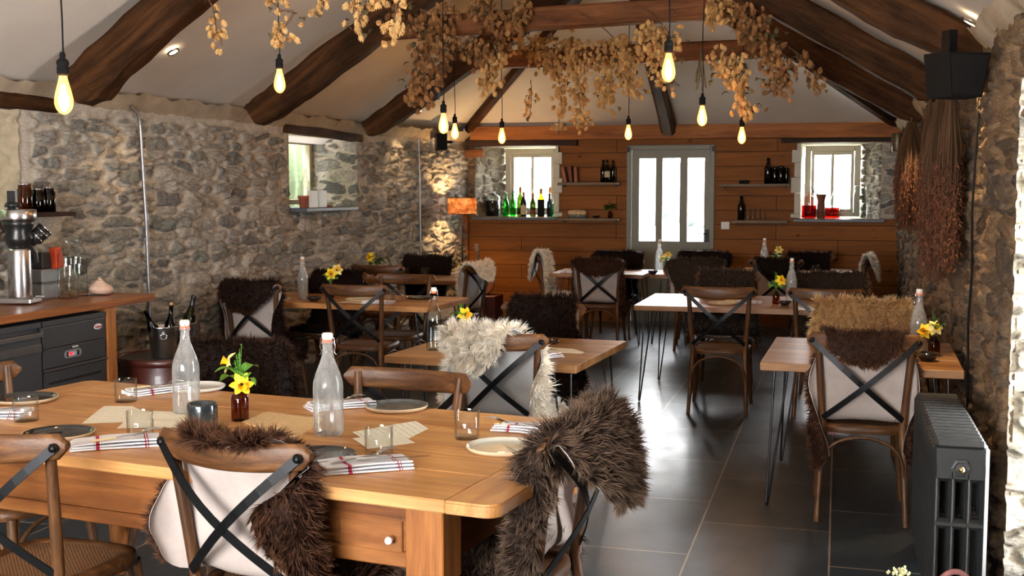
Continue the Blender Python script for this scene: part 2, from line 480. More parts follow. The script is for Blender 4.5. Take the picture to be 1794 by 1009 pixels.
def mk_woven(name, c1, c2, scale=160, rough=0.8, bs=0.8):
    m, nt, out = new_mat(name)
    b = principled(nt, out, Roughness=rough)
    v = coords(nt)
    ck = nd(nt, 'ShaderNodeTexChecker')
    ck.inputs['Scale'].default_value = scale
    nt.links.new(v, ck.inputs['Vector'])
    n = noise(nt, v, scale * 0.6, 3)
    r = ramp(nt, [(0.35, c1), (0.65, c2)])
    mx = nd(nt, 'ShaderNodeMath', operation='MULTIPLY_ADD')
    nt.links.new(ck.outputs['Fac'], mx.inputs[0])
    mx.inputs[1].default_value = 0.4
    nt.links.new(n.outputs[0], mx.inputs[2])
    sb = nd(nt, 'ShaderNodeMath', operation='SUBTRACT')
    nt.links.new(mx.outputs[0], sb.inputs[0])
    sb.inputs[1].default_value = 0.15
    nt.links.new(sb.outputs[0], r.inputs[0])
    nt.links.new(r.outputs[0], b.inputs['Base Color'])
    bump(nt, b, mx.outputs[0], bs, 0.002)
    return m
M['rattan'] = mk_woven('rattan_weave', srgb(70, 42, 20), srgb(150, 104, 60), 150)
M['mat'] = mk_woven('woven_jute', srgb(164, 118, 66), srgb(240, 208, 154), 190)

def mk_boards():
    """Horizontal stained boards on the rear wall: seams and butt joints in the material."""
    m, nt, out = new_mat('stained_wall_boards')
    b = principled(nt, out, Roughness=0.62)
    b.inputs['Specular IOR Level'].default_value = 0.2
    tc = nd(nt, 'ShaderNodeTexCoord')
    mp = nd(nt, 'ShaderNodeMapping')
    mp.inputs['Rotation'].default_value = (-PI / 2, 0, 0)
    nt.links.new(tc.outputs['Object'], mp.inputs[0])
    br = nd(nt, 'ShaderNodeTexBrick')
    br.offset = 0.37
    br.offset_frequency = 2
    br.inputs['Scale'].default_value = 1.0
    br.inputs['Brick Width'].default_value = 1.9
    br.inputs['Row Height'].default_value = 0.172
    br.inputs['Mortar Size'].default_value = 0.0035
    br.inputs['Mortar Smooth'].default_value = 0.3
    br.inputs['Bias'].default_value = 0.0
    br.inputs['Color1'].default_value = c4(srgb(126, 76, 27))
    br.inputs['Color2'].default_value = c4(srgb(145, 88, 34))
    br.inputs['Mortar'].default_value = c4(srgb(50, 24, 10))
    nt.links.new(mp.outputs[0], br.inputs['Vector'])
    v = coords(nt, (0.1, 1, 1))
    n = noise(nt, v, 12, 6, 0.65, 0.8)
    r = ramp(nt, [(0.3, (0.55, 0.5, 0.45)), (0.6, (1.0, 1.0, 1.0)), (0.75, (1.15, 1.12, 1.05))])
    nt.links.new(n.outputs[0], r.inputs[0])
    col = mixc(nt, 0.8, br.outputs['Color'], r.outputs[0], 'MULTIPLY')
    vk = coords(nt, (0.6, 1, 1))
    vo = nd(nt, 'ShaderNodeTexVoronoi')
    vo.inputs['Scale'].default_value = 4.5
    nt.links.new(vk, vo.inputs['Vector'])
    kr = ramp(nt, [(0.05, (0.3, 0.22, 0.15)), (0.11, (1, 1, 1))])
    nt.links.new(vo.outputs['Distance'], kr.inputs[0])
    col = mixc(nt, 0.8, col, kr.outputs[0], 'MULTIPLY')
    nt.links.new(col, b.inputs['Base Color'])
    inv = nd(nt, 'ShaderNodeMath', operation='SUBTRACT')
    inv.inputs[0].default_value = 1.0
    nt.links.new(br.outputs['Fac'], inv.inputs[1])
    bump(nt, b, inv.outputs[0], 0.8, 0.01)
    return m
M['boards'] = mk_boards()

def mk_floor():
    m, nt, out = new_mat('slate_floor')
    b = principled(nt, out)
    b.inputs['Specular IOR Level'].default_value = 0.55
    tc = nd(nt, 'ShaderNodeTexCoord')
    mp = nd(nt, 'ShaderNodeMapping')
    mp.inputs['Rotation'].default_value = (0, 0, PI / 2)
    mp.inputs['Location'].default_value = (0.12, 0.005, 0)
    nt.links.new(tc.outputs['Object'], mp.inputs[0])
    br = nd(nt, 'ShaderNodeTexBrick')
    br.offset = 0.42
    br.inputs['Scale'].default_value = 1.0
    br.inputs['Brick Width'].default_value = 0.9
    br.inputs['Row Height'].default_value = 0.6
    br.inputs['Mortar Size'].default_value = 0.0045
    br.inputs['Mortar Smooth'].default_value = 0.2
    br.inputs['Color1'].default_value = c4(srgb(42, 51, 58))
    br.inputs['Color2'].default_value = c4(srgb(57, 66, 74))
    br.inputs['Mortar'].default_value = c4(srgb(150, 136, 116))
    nt.links.new(mp.outputs[0], br.inputs['Vector'])
    v = coords(nt, (1, 0.6, 1))
    n = noise(nt, v, 3.0, 7, 0.65)
    n2 = noise(nt, v, 5, 2, 0.5)
    r = ramp(nt, [(0.3, (0.6, 0.58, 0.56)), (0.7, (1.25, 1.2, 1.15))])
    nt.links.new(n.outputs[0], r.inputs[0])
    col = mixc(nt, 0.9, br.outputs['Color'], r.outputs[0], 'MULTIPLY')
    n6 = noise(nt, coords(nt, (1.6, 0.5, 1)), 22, 5, 0.7)
    r6 = ramp(nt, [(0.32, (0.7, 0.7, 0.7)), (0.6, (1.1, 1.1, 1.1)), (0.72, (1.5, 1.45, 1.4))])
    nt.links.new(n6.outputs[0], r6.inputs[0])
    col = mixc(nt, 0.6, col, r6.outputs[0], 'MULTIPLY')
    nt.links.new(col, b.inputs['Base Color'])
    rr = ramp(nt, [(0.3, (0.285,) * 3), (0.75, (0.38,) * 3)])
    nt.links.new(n2.outputs[0], rr.inputs[0])
    nt.links.new(rr.outputs[0], b.inputs['Roughness'])
    sb = nd(nt, 'ShaderNodeMath', operation='SUBTRACT')
    nt.links.new(n2.outputs[0], sb.inputs[0])
    nt.links.new(br.outputs['Fac'], sb.inputs[1])
    n5 = noise(nt, v, 7, 2, 0.5)
    ad = nd(nt, 'ShaderNodeMath', operation='SUBTRACT')
    nt.links.new(n5.outputs[0], ad.inputs[0])
    nt.links.new(br.outputs['Fac'], ad.inputs[1])
    bump(nt, b, ad.outputs[0], 0.10, 0.004)
    return m
M['floor'] = mk_floor()

M['stone_left'] = m_stone('rubble_stone_grey', srgb(216, 205, 188),
                          [srgb(112, 111, 110), srgb(150, 146, 140), srgb(184, 178, 168), srgb(130, 133, 128), srgb(166, 154, 140), srgb(196, 189, 178), srgb(122, 118, 114)])
M['stone_right'] = m_stone('rubble_stone_brown', srgb(160, 130, 98),
                           [srgb(92, 74, 58), srgb(124, 100, 76), srgb(84, 76, 68), srgb(146, 118, 88), srgb(104, 90, 78)])
M['stone_pale'] = m_stone('limewashed_stone', srgb(198, 190, 172),
                          [srgb(120, 114, 104), srgb(160, 152, 138), srgb(104, 100, 92), srgb(180, 174, 160)])

def m_fur(name, root, tip, rough=0.7, base=0.55):
    """Fur: vertex attribute 'tip' runs from root to tip, 'rnd' varies each lock."""
    m, nt, out = new_mat(name)
    b = principled(nt, out, Roughness=rough)
    b.inputs['Specular IOR Level'].default_value = 0.12
    b.inputs['Sheen Weight'].default_value = 0.0
    b.inputs['Sheen Roughness'].default_value = 0.4
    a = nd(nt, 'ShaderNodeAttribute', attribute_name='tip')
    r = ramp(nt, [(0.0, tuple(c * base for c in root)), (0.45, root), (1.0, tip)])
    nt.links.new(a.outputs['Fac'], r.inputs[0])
    a2 = nd(nt, 'ShaderNodeAttribute', attribute_name='rnd')
    r2 = ramp(nt, [(0.0, (0.55, 0.55, 0.55)), (0.5, (1, 1, 1)), (1.0, (1.3, 1.25, 1.2))])
    nt.links.new(a2.outputs['Fac'], r2.inputs[0])
    col = mixc(nt, 1.0, r.outputs[0], r2.outputs[0], 'MULTIPLY')
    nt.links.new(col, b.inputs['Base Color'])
    return m
FUR = {
    'brown': m_fur('fur_brown', srgb(58, 36, 26), srgb(112, 76, 54)),
    'greybrown': m_fur('fur_grey_brown', srgb(62, 48, 40), srgb(132, 108, 90)),
    'dark': m_fur('fur_dark_brown', srgb(30, 18, 13), srgb(72, 46, 32)),
    'white': m_fur('fur_white', srgb(232, 222, 204), srgb(250, 246, 236), base=0.85),
    'tan': m_fur('fur_tan', srgb(186, 142, 92), srgb(242, 214, 166), base=0.7),
    'taupe': m_fur('fur_taupe', srgb(58, 46, 38), srgb(124, 106, 90)),
}
# ------------------------------------------------------------------ mesh helpers
def tag(o, label=None, cat=None, group=None, kind=None):
    if label: o['label'] = label
    if cat: o['category'] = cat
    if group: o['group'] = group
    if kind: o['kind'] = kind
    return o

def empty(name, loc, rz=0.0, label=None, cat=None, group=None):
    o = bpy.data.objects.new(name, None)
    o.empty_display_size = 0.05
    COL.objects.link(o)
    o.location = loc
    o.rotation_euler = (0, 0, rz)
    return tag(o, label, cat, group)

def RZ(a):
    return Matrix.Rotation(a, 4, 'Z')

class MB:
    """Collects shapes and links them as ONE mesh object."""
    def __init__(s):
        s.v = []; s.f = []; s.sm = []; s.mi = []
    def add(s, verts, faces, smooth=True, mi=0, M_=None):
        k = len(s.v)
        if M_ is not None:
            verts = [tuple(M_ @ Vector(p)) for p in verts]
        s.v.extend([tuple(float(c) for c in p) for p in verts])
        for f in faces:
            s.f.append([k + i for i in f]); s.sm.append(smooth); s.mi.append(mi)
        return s
    def box(s, c, d, M_=None, ch=0.0, mi=0):
        x, y, z = d[0] / 2, d[1] / 2, d[2] / 2
        if ch <= 0:
            vs = [(c[0] + a * x, c[1] + b * y, c[2] + e * z) for a in (-1, 1) for b in (-1, 1) for e in (-1, 1)]
            fs = [(0, 1, 3, 2), (4, 6, 7, 5), (0, 4, 5, 1), (2, 3, 7, 6), (0, 2, 6, 4), (1, 5, 7, 3)]
            return s.add(vs, fs, False, mi, M_)
        ch = min(ch, x * 0.9, y * 0.9, z * 0.9)
        # chamfered box through bmesh-free 24 vertex construction
        vs = []; idx = {}
        for a in (-1, 1):
            for b in (-1, 1):
                for e in (-1, 1):
                    for k, (ux, uy, uz) in enumerate(((0, 1, 1), (1, 0, 1), (1, 1, 0))):
                        idx[(a, b, e, k)] = len(vs)
                        vs.append((c[0] + a * (x - ch * ux), c[1] + b * (y - ch * uy), c[2] + e * (z - ch * uz)))
        fs = []
        def q(l): fs.append(l)
        for a in (-1, 1):
            l = [idx[(a, b, e, 0)] for b, e in ((-1, -1), (1, -1), (1, 1), (-1, 1))]
            q(l if a > 0 else l[::-1])
            l = [idx[(b, a, e, 1)] for b, e in ((-1, -1), (-1, 1), (1, 1), (1, -1))]
            q(l if a > 0 else l[::-1])
            l = [idx[(b, e, a, 2)] for b, e in ((-1, -1), (1, -1), (1, 1), (-1, 1))]
            q(l if a > 0 else l[::-1])
        for a in (-1, 1):
            for b in (-1, 1):
                l = [idx[(a, b, -1, 0)], idx[(a, b, 1, 0)], idx[(a, b, 1, 1)], idx[(a, b, -1, 1)]]
                q(l if a * b < 0 else l[::-1])
                l = [idx[(a, -1, b, 0)], idx[(a, 1, b, 0)], idx[(a, 1, b, 2)], idx[(a, -1, b, 2)]]
                q(l[::-1] if a * b < 0 else l)
                l = [idx[(-1, a, b, 1)], idx[(1, a, b, 1)], idx[(1, a, b, 2)], idx[(-1, a, b, 2)]]
                q(l if a * b < 0 else l[::-1])
                for e in (-1, 1):
                    l = [idx[(a, b, e, 0)], idx[(a, b, e, 1)], idx[(a, b, e, 2)]]
                    q(l if a * b * e > 0 else l[::-1])
        return s.add(vs, fs, False, mi, M_)
    def tube(s, pts, r, n=10, caps=True, mi=0, M_=None, flat=1.0, closed=False):
        pts = [Vector(p) for p in pts]
        m = len(pts)
        rr = r if hasattr(r, '__len__') else [r] * m
        T = []
        for i in range(m):
            if closed: t = pts[(i + 1) % m] - pts[i - 1]
            elif i == 0: t = pts[1] - pts[0]
            elif i == m - 1: t = pts[-1] - pts[-2]
            else: t = pts[i + 1] - pts[i - 1]
            T.append(t.normalized() if t.length > 1e-9 else Vector((0, 0, 1)))
        up = Vector((0, 0, 1)) if abs(T[0].z) < 0.9 else Vector((1, 0, 0))
        nrm = (up - T[0] * up.dot(T[0])).normalized()
        vs = []; fs = []
        for i in range(m):
            nrm = nrm - T[i] * nrm.dot(T[i])
            nrm = nrm.normalized() if nrm.length > 1e-9 else T[i].orthogonal().normalized()
            bn = T[i].cross(nrm)
            for k in range(n):
                a = 2 * PI * k / n
                vs.append(tuple(pts[i] + nrm * (math.cos(a) * rr[i]) + bn * (math.sin(a) * rr[i] * flat)))
        for i in range(m if closed else m - 1):
            j = (i + 1) % m
            for k in range(n):
                k2 = (k + 1) % n
                fs.append((i * n + k, i * n + k2, j * n + k2, j * n + k))
        s.add(vs, fs, True, mi, M_)
        if caps and not closed:
            s.add([vs[k] for k in range(n)], [tuple(range(n))[::-1]], False, mi, M_)
            s.add([vs[(m - 1) * n + k] for k in range(n)], [tuple(range(n))], False, mi, M_)
        return s
    def lathe(s, prof, n=28, c=(0, 0, 0), mi=0, M_=None, smooth=True, facets=None, squash=1.0):
        vs = []; fs = []
        n = facets or n
        for (r, z) in prof:
            for k in range(n):
                a = 2 * PI * k / n
                vs.append((c[0] + r * math.cos(a), c[1] + r * math.sin(a) * squash, c[2] + z))
        for i in range(len(prof) - 1):
            for k in range(n):
                k2 = (k + 1) % n
                fs.append((i * n + k, i * n + k2, (i + 1) * n + k2, (i + 1) * n + k))
        return s.add(vs, fs, smooth, mi, M_)
    def flatbar(s, pts, w, t, side, mi=0, M_=None):
        """Bar of width w (along 'side' made perpendicular) and thickness t along a polyline."""
        pts = [Vector(p) for p in pts]
        vs = []; fs = []
        m = len(pts)
        for i in range(m):
            tt = (pts[min(i + 1, m - 1)] - pts[max(i - 1, 0)]).normalized()
            nn = Vector(side)
            nn = (nn - tt * nn.dot(tt)).normalized()
            bb = tt.cross(nn)
            for a, b in ((-1, -1), (1, -1), (1, 1), (-1, 1)):
                vs.append(tuple(pts[i] + bb * (a * w / 2) + nn * (b * t / 2)))
        for i in range(m - 1):
            for k in range(4):
                k2 = (k + 1) % 4
                fs.append((i * 4 + k, i * 4 + k2, i * 4 + 4 + k2, i * 4 + 4 + k))
        fs.append((3, 2, 1, 0)); fs.append(tuple((m - 1) * 4 + k for k in range(4)))
        return s.add(vs, fs, False, mi, M_)
    def grid(s, P, smooth=True, mi=0, M_=None, flip=False):
        nu = len(P); nv = len(P[0])
        vs = [tuple(p) for row in P for p in row]
        fs = []
        for i in range(nu - 1):
            for j in range(nv - 1):
                q = (i * nv + j, (i + 1) * nv + j, (i + 1) * nv + j + 1, i * nv + j + 1)
                fs.append(q[::-1] if flip else q)
        return s.add(vs, fs, smooth, mi, M_)
    def prism(s, poly, z0, z1, mi=0, M_=None, smooth=False):
        n = len(poly)
        vs = [(p[0], p[1], z0) for p in poly] + [(p[0], p[1], z1) for p in poly]
        fs = [tuple(range(n))[::-1], tuple(range(n, 2 * n))]
        s.add(vs, fs, False, mi, M_)
        s.add(vs, [(k, (k + 1) % n, n + (k + 1) % n, n + k) for k in range(n)], smooth, mi, M_)
        return s
    def build(s, name, mat, parent=None, frame=None, label=None, bevel=0.0, weld=False):
        me = bpy.data.meshes.new(name)
        vs = s.v
        if frame is not None:
            inv = frame.inverted()
            vs = [tuple(inv @ Vector(p)) for p in vs]
        me.from_pydata(vs, [], s.f)
        me.polygons.foreach_set('use_smooth', s.sm)
        for mm in (mat if isinstance(mat, (list, tuple)) else [mat]):
            me.materials.append(mm)
        me.polygons.foreach_set('material_index', s.mi)
        me.update()
        o = bpy.data.objects.new(name, me)
        COL.objects.link(o)
        if parent is not None: o.parent = parent
        if frame is not None: o.matrix_local = frame
        if label: o['label'] = label
        if bevel > 0:
            b = o.modifiers.new('bevel', 'BEVEL')
            b.width = bevel; b.segments = 2; b.limit_method = 'ANGLE'; b.angle_limit = 0.9
        return o

def dup(root, loc, rz, label=None, cat=None, group=None):
    r = root.copy(); COL.objects.link(r)
    r.location = loc; r.rotation_euler = (0, 0, rz)
    tag(r, label, cat, group)
    for ch in list(root.children):
        c = ch.copy(); COL.objects.link(c); c.parent = r
        c.matrix_local = ch.matrix_local
        for g in ch.children:
            d = g.copy(); COL.objects.link(d); d.parent = c
            d.matrix_local = g.matrix_local
    return r

def remove_tree(root):
    for ch in list(root.children):
        for g in list(ch.children): bpy.data.objects.remove(g)
        bpy.data.objects.remove(ch)
    bpy.data.objects.remove(root)

def np_mesh(name, V, F, mat, parent=None, attrs=None, smooth=True, frame=None):
    """V (n,3), F list of arrays of equal-size faces."""
    me = bpy.data.meshes.new(name)
    nf = sum(len(f) for f in F)
    loops = np.concatenate([f.ravel() for f in F]).astype(np.int32)
    tot = np.concatenate([np.full(len(f), f.shape[1], np.int32) for f in F])
    start = np.concatenate([[0], np.cumsum(tot)[:-1]]).astype(np.int32)
    me.vertices.add(len(V)); me.vertices.foreach_set('co', V.astype(np.float32).ravel())
    me.loops.add(len(loops)); me.loops.foreach_set('vertex_index', loops)
    me.polygons.add(nf); me.polygons.foreach_set('loop_start', start); me.polygons.foreach_set('loop_total', tot)
    me.polygons.foreach_set('use_smooth', np.full(nf, smooth))
    me.update(calc_edges=True)
    me.validate()
    for k, arr in (attrs or {}).items():
        a = me.attributes.new(k, 'FLOAT', 'POINT')
        a.data.foreach_set('value', arr.astype(np.float32))
    me.materials.append(mat)
    o = bpy.data.objects.new(name, me)
    COL.objects.link(o)
    if parent is not None: o.parent = parent
    if frame is not None: o.matrix_local = frame
    return o

def vnoise(x, y, seed=0):
    """Value noise on arrays, about -1..1."""
    xi = np.floor(x).astype(np.int64); yi = np.floor(y).astype(np.int64)
    xf = x - xi; yf = y - yi
    def h(a, b):
        n = (a * 374761393 + b * 668265263 + seed * 1442695041) & 0xffffffff
        n = ((n ^ (n >> 13)) * 1274126177) & 0xffffffff
        return ((n ^ (n >> 16)) & 0xffff) / 32767.5 - 1.0
    u = xf * xf * (3 - 2 * xf); v = yf * yf * (3 - 2 * yf)
    return (h(xi, yi) * (1 - u) + h(xi + 1, yi) * u) * (1 - v) + (h(xi, yi + 1) * (1 - u) + h(xi + 1, yi + 1) * u) * v

def fbm(x, y, seed=0, o=4):
    s = np.zeros_like(x); a = 1.0; t = 0
    for i in range(o):
        s += a * vnoise(x * 2 ** i, y * 2 ** i, seed + i * 7); t += a; a *= 0.5
    return s / t

def stone_field(u, v, seed, su=0.30, sv=0.125):
    """Coursed rubble: distance to the joint and an id per stone, for arrays u (along) and v (up)."""
    uu = u / su + 0.40 * fbm(u * 7, v * 11, seed, 4)
    vv = v / sv + 0.62 * fbm(u * 4.5, v * 11, seed + 50, 4) + 0.55 * vnoise(u * 0.8, v * 2.0, seed + 9)
    def h(a, b, k):
        n = (a * 92837111 + b * 689287499 + (seed + k) * 283923481) & 0xffffffff
        n = ((n ^ (n >> 15)) * 2246822519) & 0xffffffff
        return ((n ^ (n >> 13)) & 0xffff) / 65535.0
    ci = np.floor(vv).astype(np.int64); 
    d1 = np.full(u.shape, 9.0); d2 = np.full(u.shape, 9.0); idn = np.zeros(u.shape)
    for dj in (-1, 0, 1):
        row = ci + dj
        off = h(row, row * 0 + 3, 1)
        cj = np.floor(uu + off).astype(np.int64)
        for di in (-2, -1, 0, 1, 2):
            cc = cj + di
            px = cc - off + 0.5 + 0.75 * (h(cc, row, 2) - 0.5)
            py = row + 0.5 + 0.45 * (h(cc, row, 3) - 0.5)
            size = 0.62 * (h(cc, row, 4) - 0.5)
            dx = np.abs(uu - px); dy = np.abs(vv - py) * 1.05
            d = (dx ** 3.2 + dy ** 3.2) ** (1 / 3.2) - size
            m1 = d < d1
            d2 = np.where(m1, d1, np.minimum(d2, d))
            idn = np.where(m1, h(cc, row, 5), idn)
            d1 = np.where(m1, d, d1)
    return d2 - d1, idn

def stone_patch(name, p0, p1, zlo, zhi, mat, seed, relief=0.03, step=0.0125, lump=0.02, parent=None, hole=None, su=0.25, sv=0.082, inward=1, uoff=0.0, soft=None, edge_fade=False, joint=0.24):
    """Vertical rubble wall from p0 to p1 (plan), relief on the side left of p0->p1 when inward=1.
    hole: list of (u0,u1,z0,z1) openings. zlo/zhi may be functions of u."""
    p0 = np.array(p0, float); p1 = np.array(p1, float)
    L = np.hypot(*(p1 - p0)); t = (p1 - p0) / L
    n = np.array([-t[1], t[0]]) * inward
    zl = zlo if callable(zlo) else (lambda u: 0 * u + zlo)
    zh = zhi if callable(zhi) else (lambda u: 0 * u + zhi)
    us = np.linspace(0, L, max(3, int(L / step) + 1))
    hm = float(np.max(zh(us) - zl(us)))
    ks = np.linspace(0, 1, max(3, int(hm / step) + 1))
    holes = hole or []
    # snap grid lines to hole edges
    for (a, b, c, d) in holes:
        for e in (a, b):
            if 0 < e < L: us[np.argmin(np.abs(us - e))] = e
    U, K = np.meshgrid(us, ks, indexing='ij')
    Z = zl(U) + K * (zh(U) - zl(U))
    e, idn = stone_field(U + uoff, Z, seed, su, sv)
    e = e + 0.16 * fbm(U * 9, Z * 20, seed + 21, 4)
    m = np.clip((e - 0.08) / joint, 0, 1); m = m * m * (3 - 2 * m)
    rnd = 0.65 + 0.6 * idn
    fine = fbm(U * 18 + 5, Z * 30, seed + 3, 4)
    big = fbm(U * 1.3, Z * 1.6, seed + 11, 3)
    D = relief * m * rnd + 0.35 * relief * fine * (0.4 + m) + lump * big
    if soft is not None:
        k = soft(U, Z)                      # 1 = plain plastered patch
        D = D * (1 - 0.8 * k) + 0.012 * k
        m = m * (1 - k)
    if edge_fade:
        f = np.clip(np.minimum(U, L - U) / 0.05, 0, 1)
        D = D * f
    for (a, b, c, d) in holes:
        du = np.maximum(np.maximum(a - U, U - b), 0); dz = np.maximum(np.maximum(c - Z, Z - d), 0)
        f = np.clip(np.hypot(du, dz) / 0.07, 0, 1)
        D = D * f * (2 - f)
    X = p0[0] + t[0] * U + n[0] * D
    Y = p0[1] + t[1] * U + n[1] * D
    V = np.stack([X, Y, Z], -1).reshape(-1, 3)
    nu, nk = U.shape
    I = np.arange(nu * nk).reshape(nu, nk)
    q = np.stack([I[:-1, :-1], I[1:, :-1], I[1:, 1:], I[:-1, 1:]], -1)
    if inward < 0: q = q[..., ::-1]
    q = q[..., ::-1]
    uc = (U[:-1, :-1] + U[1:, 1:]) / 2; zc = (Z[:-1, :-1] + Z[1:, 1:]) / 2
    keep = np.ones(uc.shape, bool)
    for (a, b, c, d) in holes:
        keep &= ~((uc > a) & (uc < b) & (zc > c) & (zc < d))
    Fq = q[keep]
    return np_mesh(name, V, [Fq], mat, parent, {'stone': m.ravel(), 'tone': idn.ravel()})

def structure(o):
    o['kind'] = 'structure'
    return o

# ------------------------------------------------------------------ the room
def XL(y):                       # line of the left wall
    return -5.0 + (y - 5.0) * 0.052
XR = 0.70
YB = 13.85
YF = -2.2
EL = 2.22                        # eaves height on the left
RIDGE_X, RIDGE_Y, RIDGE_Z = -1.92, 10.6, 3.95
ER = 2.33                        # eaves height on the right

fl = MB()
fl.box((-2.3, 6.3, -0.05), (7.6, 17.6, 0.1))
structure(fl.build('floor', M['floor']))

# left wall: two window recesses
def lu(y): return (y - YF) * math.hypot(1, 0.052)
LREC = [(lu(9.45), lu(10.80), 1.44, 2.12), (lu(4.75), lu(6.12), 1.38, 2.12)]
def soft_left(U, Z):
    y = U / math.hypot(1, 0.052) + YF
    top = np.clip((Z - (2.10 + 0.05 * fbm(U * 3, Z * 0 + 1, 91, 3))) / 0.03, 0, 1)
    w = 0.09 + 0.05 * fbm(Z * 5, U * 0 + 3, 92, 3)
    nearrec = np.clip((w - np.abs(y - 6.14)) / 0.02, 0, 1) * (Z > 0.9)
    blob = np.clip((0.16 - np.hypot((y - 6.32) , (Z - 1.42) * 0.9)) / 0.04, 0, 1)
    wt = np.clip(1 - np.abs((y - 10.15) / 0.75) ** 6, 0, 1) * np.clip((Z - 2.08) / 0.02, 0, 1)
    return np.clip(top + nearrec + blob + wt, 0, 1)
structure(stone_patch('wall_left', (XL(YF), YF), (XL(YB), YB), 0.0, EL + 0.10, M['stone_left'], 11,
                      relief=0.046, step=0.0125, lump=0.03, hole=LREC, inward=-1, soft=soft_left))
# cream lime plaster edging of the rear corner
mc = MB()
mc.box((XL(13.7) + 0.035, 13.80, 0.66), (0.07, 0.07, 1.30), ch=0.006)
structure(mc.build('trim_9', M['plate_wood']))

def recess_left(n, y0, y1, z0, z1, depth, frame_mat):
    """Reveals, window and outer skin of a recess in the left wall."""
    xo = lambda y: XL(y) - depth
    structure(stone_patch('trim_%d' % n, (xo(y1), y1), (XL(y1) + 0.02, y1), z0, z1, M['stone_left'] if n == 1 else M['cove'], 60 + n, relief=0.022, step=0.012, lump=0.012, inward=-1, su=0.2, sv=0.1))
    b = MB()
    b.box((XL(y0) - depth / 2 + 0.01, y0 - 0.02, (z0 + z1) / 2), (depth, 0.04, z1 - z0))
    b.box(((XL(y0) + XL(y1)) / 2 - depth / 2 - 0.02, (y0 + y1) / 2, z1 + 0.03), (depth, y1 - y0 + 0.08, 0.06))
    b.box(((XL(y0) + XL(y1)) / 2 - depth / 2 - 0.02, (y0 + y1) / 2, z0 - 0.035), (depth - 0.02, y1 - y0 + 0.08, 0.05))
    structure(b.build('trim_%d' % (n + 20), M['cove']))
    xf = XL((y0 + y1) / 2) - depth + 0.06
    w = MB()
    ya, yb, za, zb = y0 + 0.02, y1 - 0.02, z0 + 0.03, z1 - 0.01
    ym = (ya + yb) / 2
    for yy in (ya + 0.03, ym, yb - 0.03): w.box((xf, yy, (za + zb) / 2), (0.06, 0.06 if yy != ym else 0.04, zb - za), ch=0.005)
    for zz in (za + 0.025, zb - 0.025): w.box((xf, ym, zz), (0.058, yb - ya, 0.05), ch=0.005)
    wo = structure(w.build('window_%d' % n, frame_mat))
    g = MB(); g.box((xf, ym, (za + zb) / 2), (0.006, yb - ya - 0.08, zb - za - 0.07))
    g.build('pane', M['glass_pane'], wo)
recess_left(1, 9.45, 10.80, 1.44, 2.12, 0.52, M['frame_paint'])
recess_left(2, 4.75, 6.12, 1.38, 2.12, 0.50, M['frame_paint'])

# right wall with the side door opening and a side window nearer the camera
RH = [(4.22 - YF, 4.98 - YF, -1, 2.05)]
structure(stone_patch('wall_right', (XR, YF), (XR, YB), 0.0, ER + 0.16, M['stone_right'], 29,
                      relief=0.045, step=0.0135, lump=0.055, hole=RH, inward=1, su=0.22, sv=0.11))
structure(stone_patch('trim_3', (XR - 0.02, 4.985), (XR + 0.62, 4.98), 0.0, 2.05, M['stone_pale'], 75, relief=0.04, step=0.009, lump=0.012, inward=-1, su=0.2, sv=0.09))
b = MB()
b.box((XR + 0.31, 4.20, 1.02), (0.62, 0.04, 2.05))
b.box((XR + 0.31, 4.60, 2.08), (0.62, 0.9, 0.06))
structure(b.build('trim_4', M['cove']))
def simple_window(n, axis, c, w, h, nx, nz, mat):
    """Framed glazing. axis 'x': normal along x; 'y': normal along y."""
    f = MB(); g = MB()
    def bx(m, a, z, da, dz, t):
        if axis == 'x': m.box((c[0], c[1] + a, c[2] + z), (t, da, dz))
        else: m.box((c[0] + a, c[1], c[2] + z), (da, t, dz))
    for i in range(nx + 1): bx(f, -w / 2 + w * i / nx, 0, 0.05, h, 0.06)
    for k in range(nz + 1): bx(f, 0, -h / 2 + h * k / nz, w, 0.05, 0.055)
    bx(g, 0, 0, w, h, 0.005)
    o = structure(f.build('window_%d' % n if n < 90 else 'door_2', mat))
    g.build('pane', M['glass_pane'], o)
    return o
simple_window(99, 'x', (XR + 0.55, 4.60, 1.02), 0.74, 2.0, 1, 2, M['door_paint'])
# end wall behind the camera, with an invented window that lights the foreground
b = MB()
b.box((-4.55, YF - 0.1, 1.3), (1.9, 0.2, 2.6)); b.box((0.2, YF - 0.1, 1.3), (1.2, 0.2, 2.6))
b.box((-2.0, YF - 0.1, 0.3), (3.3, 0.2, 0.6)); b.box((-2.0, YF - 0.1, 3.2), (7.2, 0.2, 1.6))
structure(b.build('wall_front', M['plaster']))
simple_window(6, 'y', (-2.0, YF - 0.08, 1.5), 3.2, 1.76, 4, 2, M['frame_paint'])

# back wall: stained boards with two window openings and the door opening
def back_rect(m, x0, x1, z0, z1, y0=YB, y1=YB + 0.06):
    m.box(((x0 + x1) / 2, (y0 + y1) / 2, (z0 + z1) / 2), (x1 - x0, y1 - y0, z1 - z0))
WLx0, WLx1, WRx0, WRx1, WZ0, WZ1 = -4.40, -3.33, -0.48, 0.44, 1.285, 2.155
b = MB()
back_rect(b, XL(YB) + 0.0, -2.475, 0, WZ0); back_rect(b, WLx1, -2.475, WZ0, 2.42); back_rect(b, XL(YB), WLx1, WZ1, 2.42)
back_rect(b, -1.42, WRx0, 0, 2.42); back_rect(b, WRx0, XR, 0, WZ0); back_rect(b, WRx0, XR, WZ1, 2.42)
back_rect(b, -2.475, -1.42, 2.155, 2.42)
structure(b.build('wall_back', M['boards']))
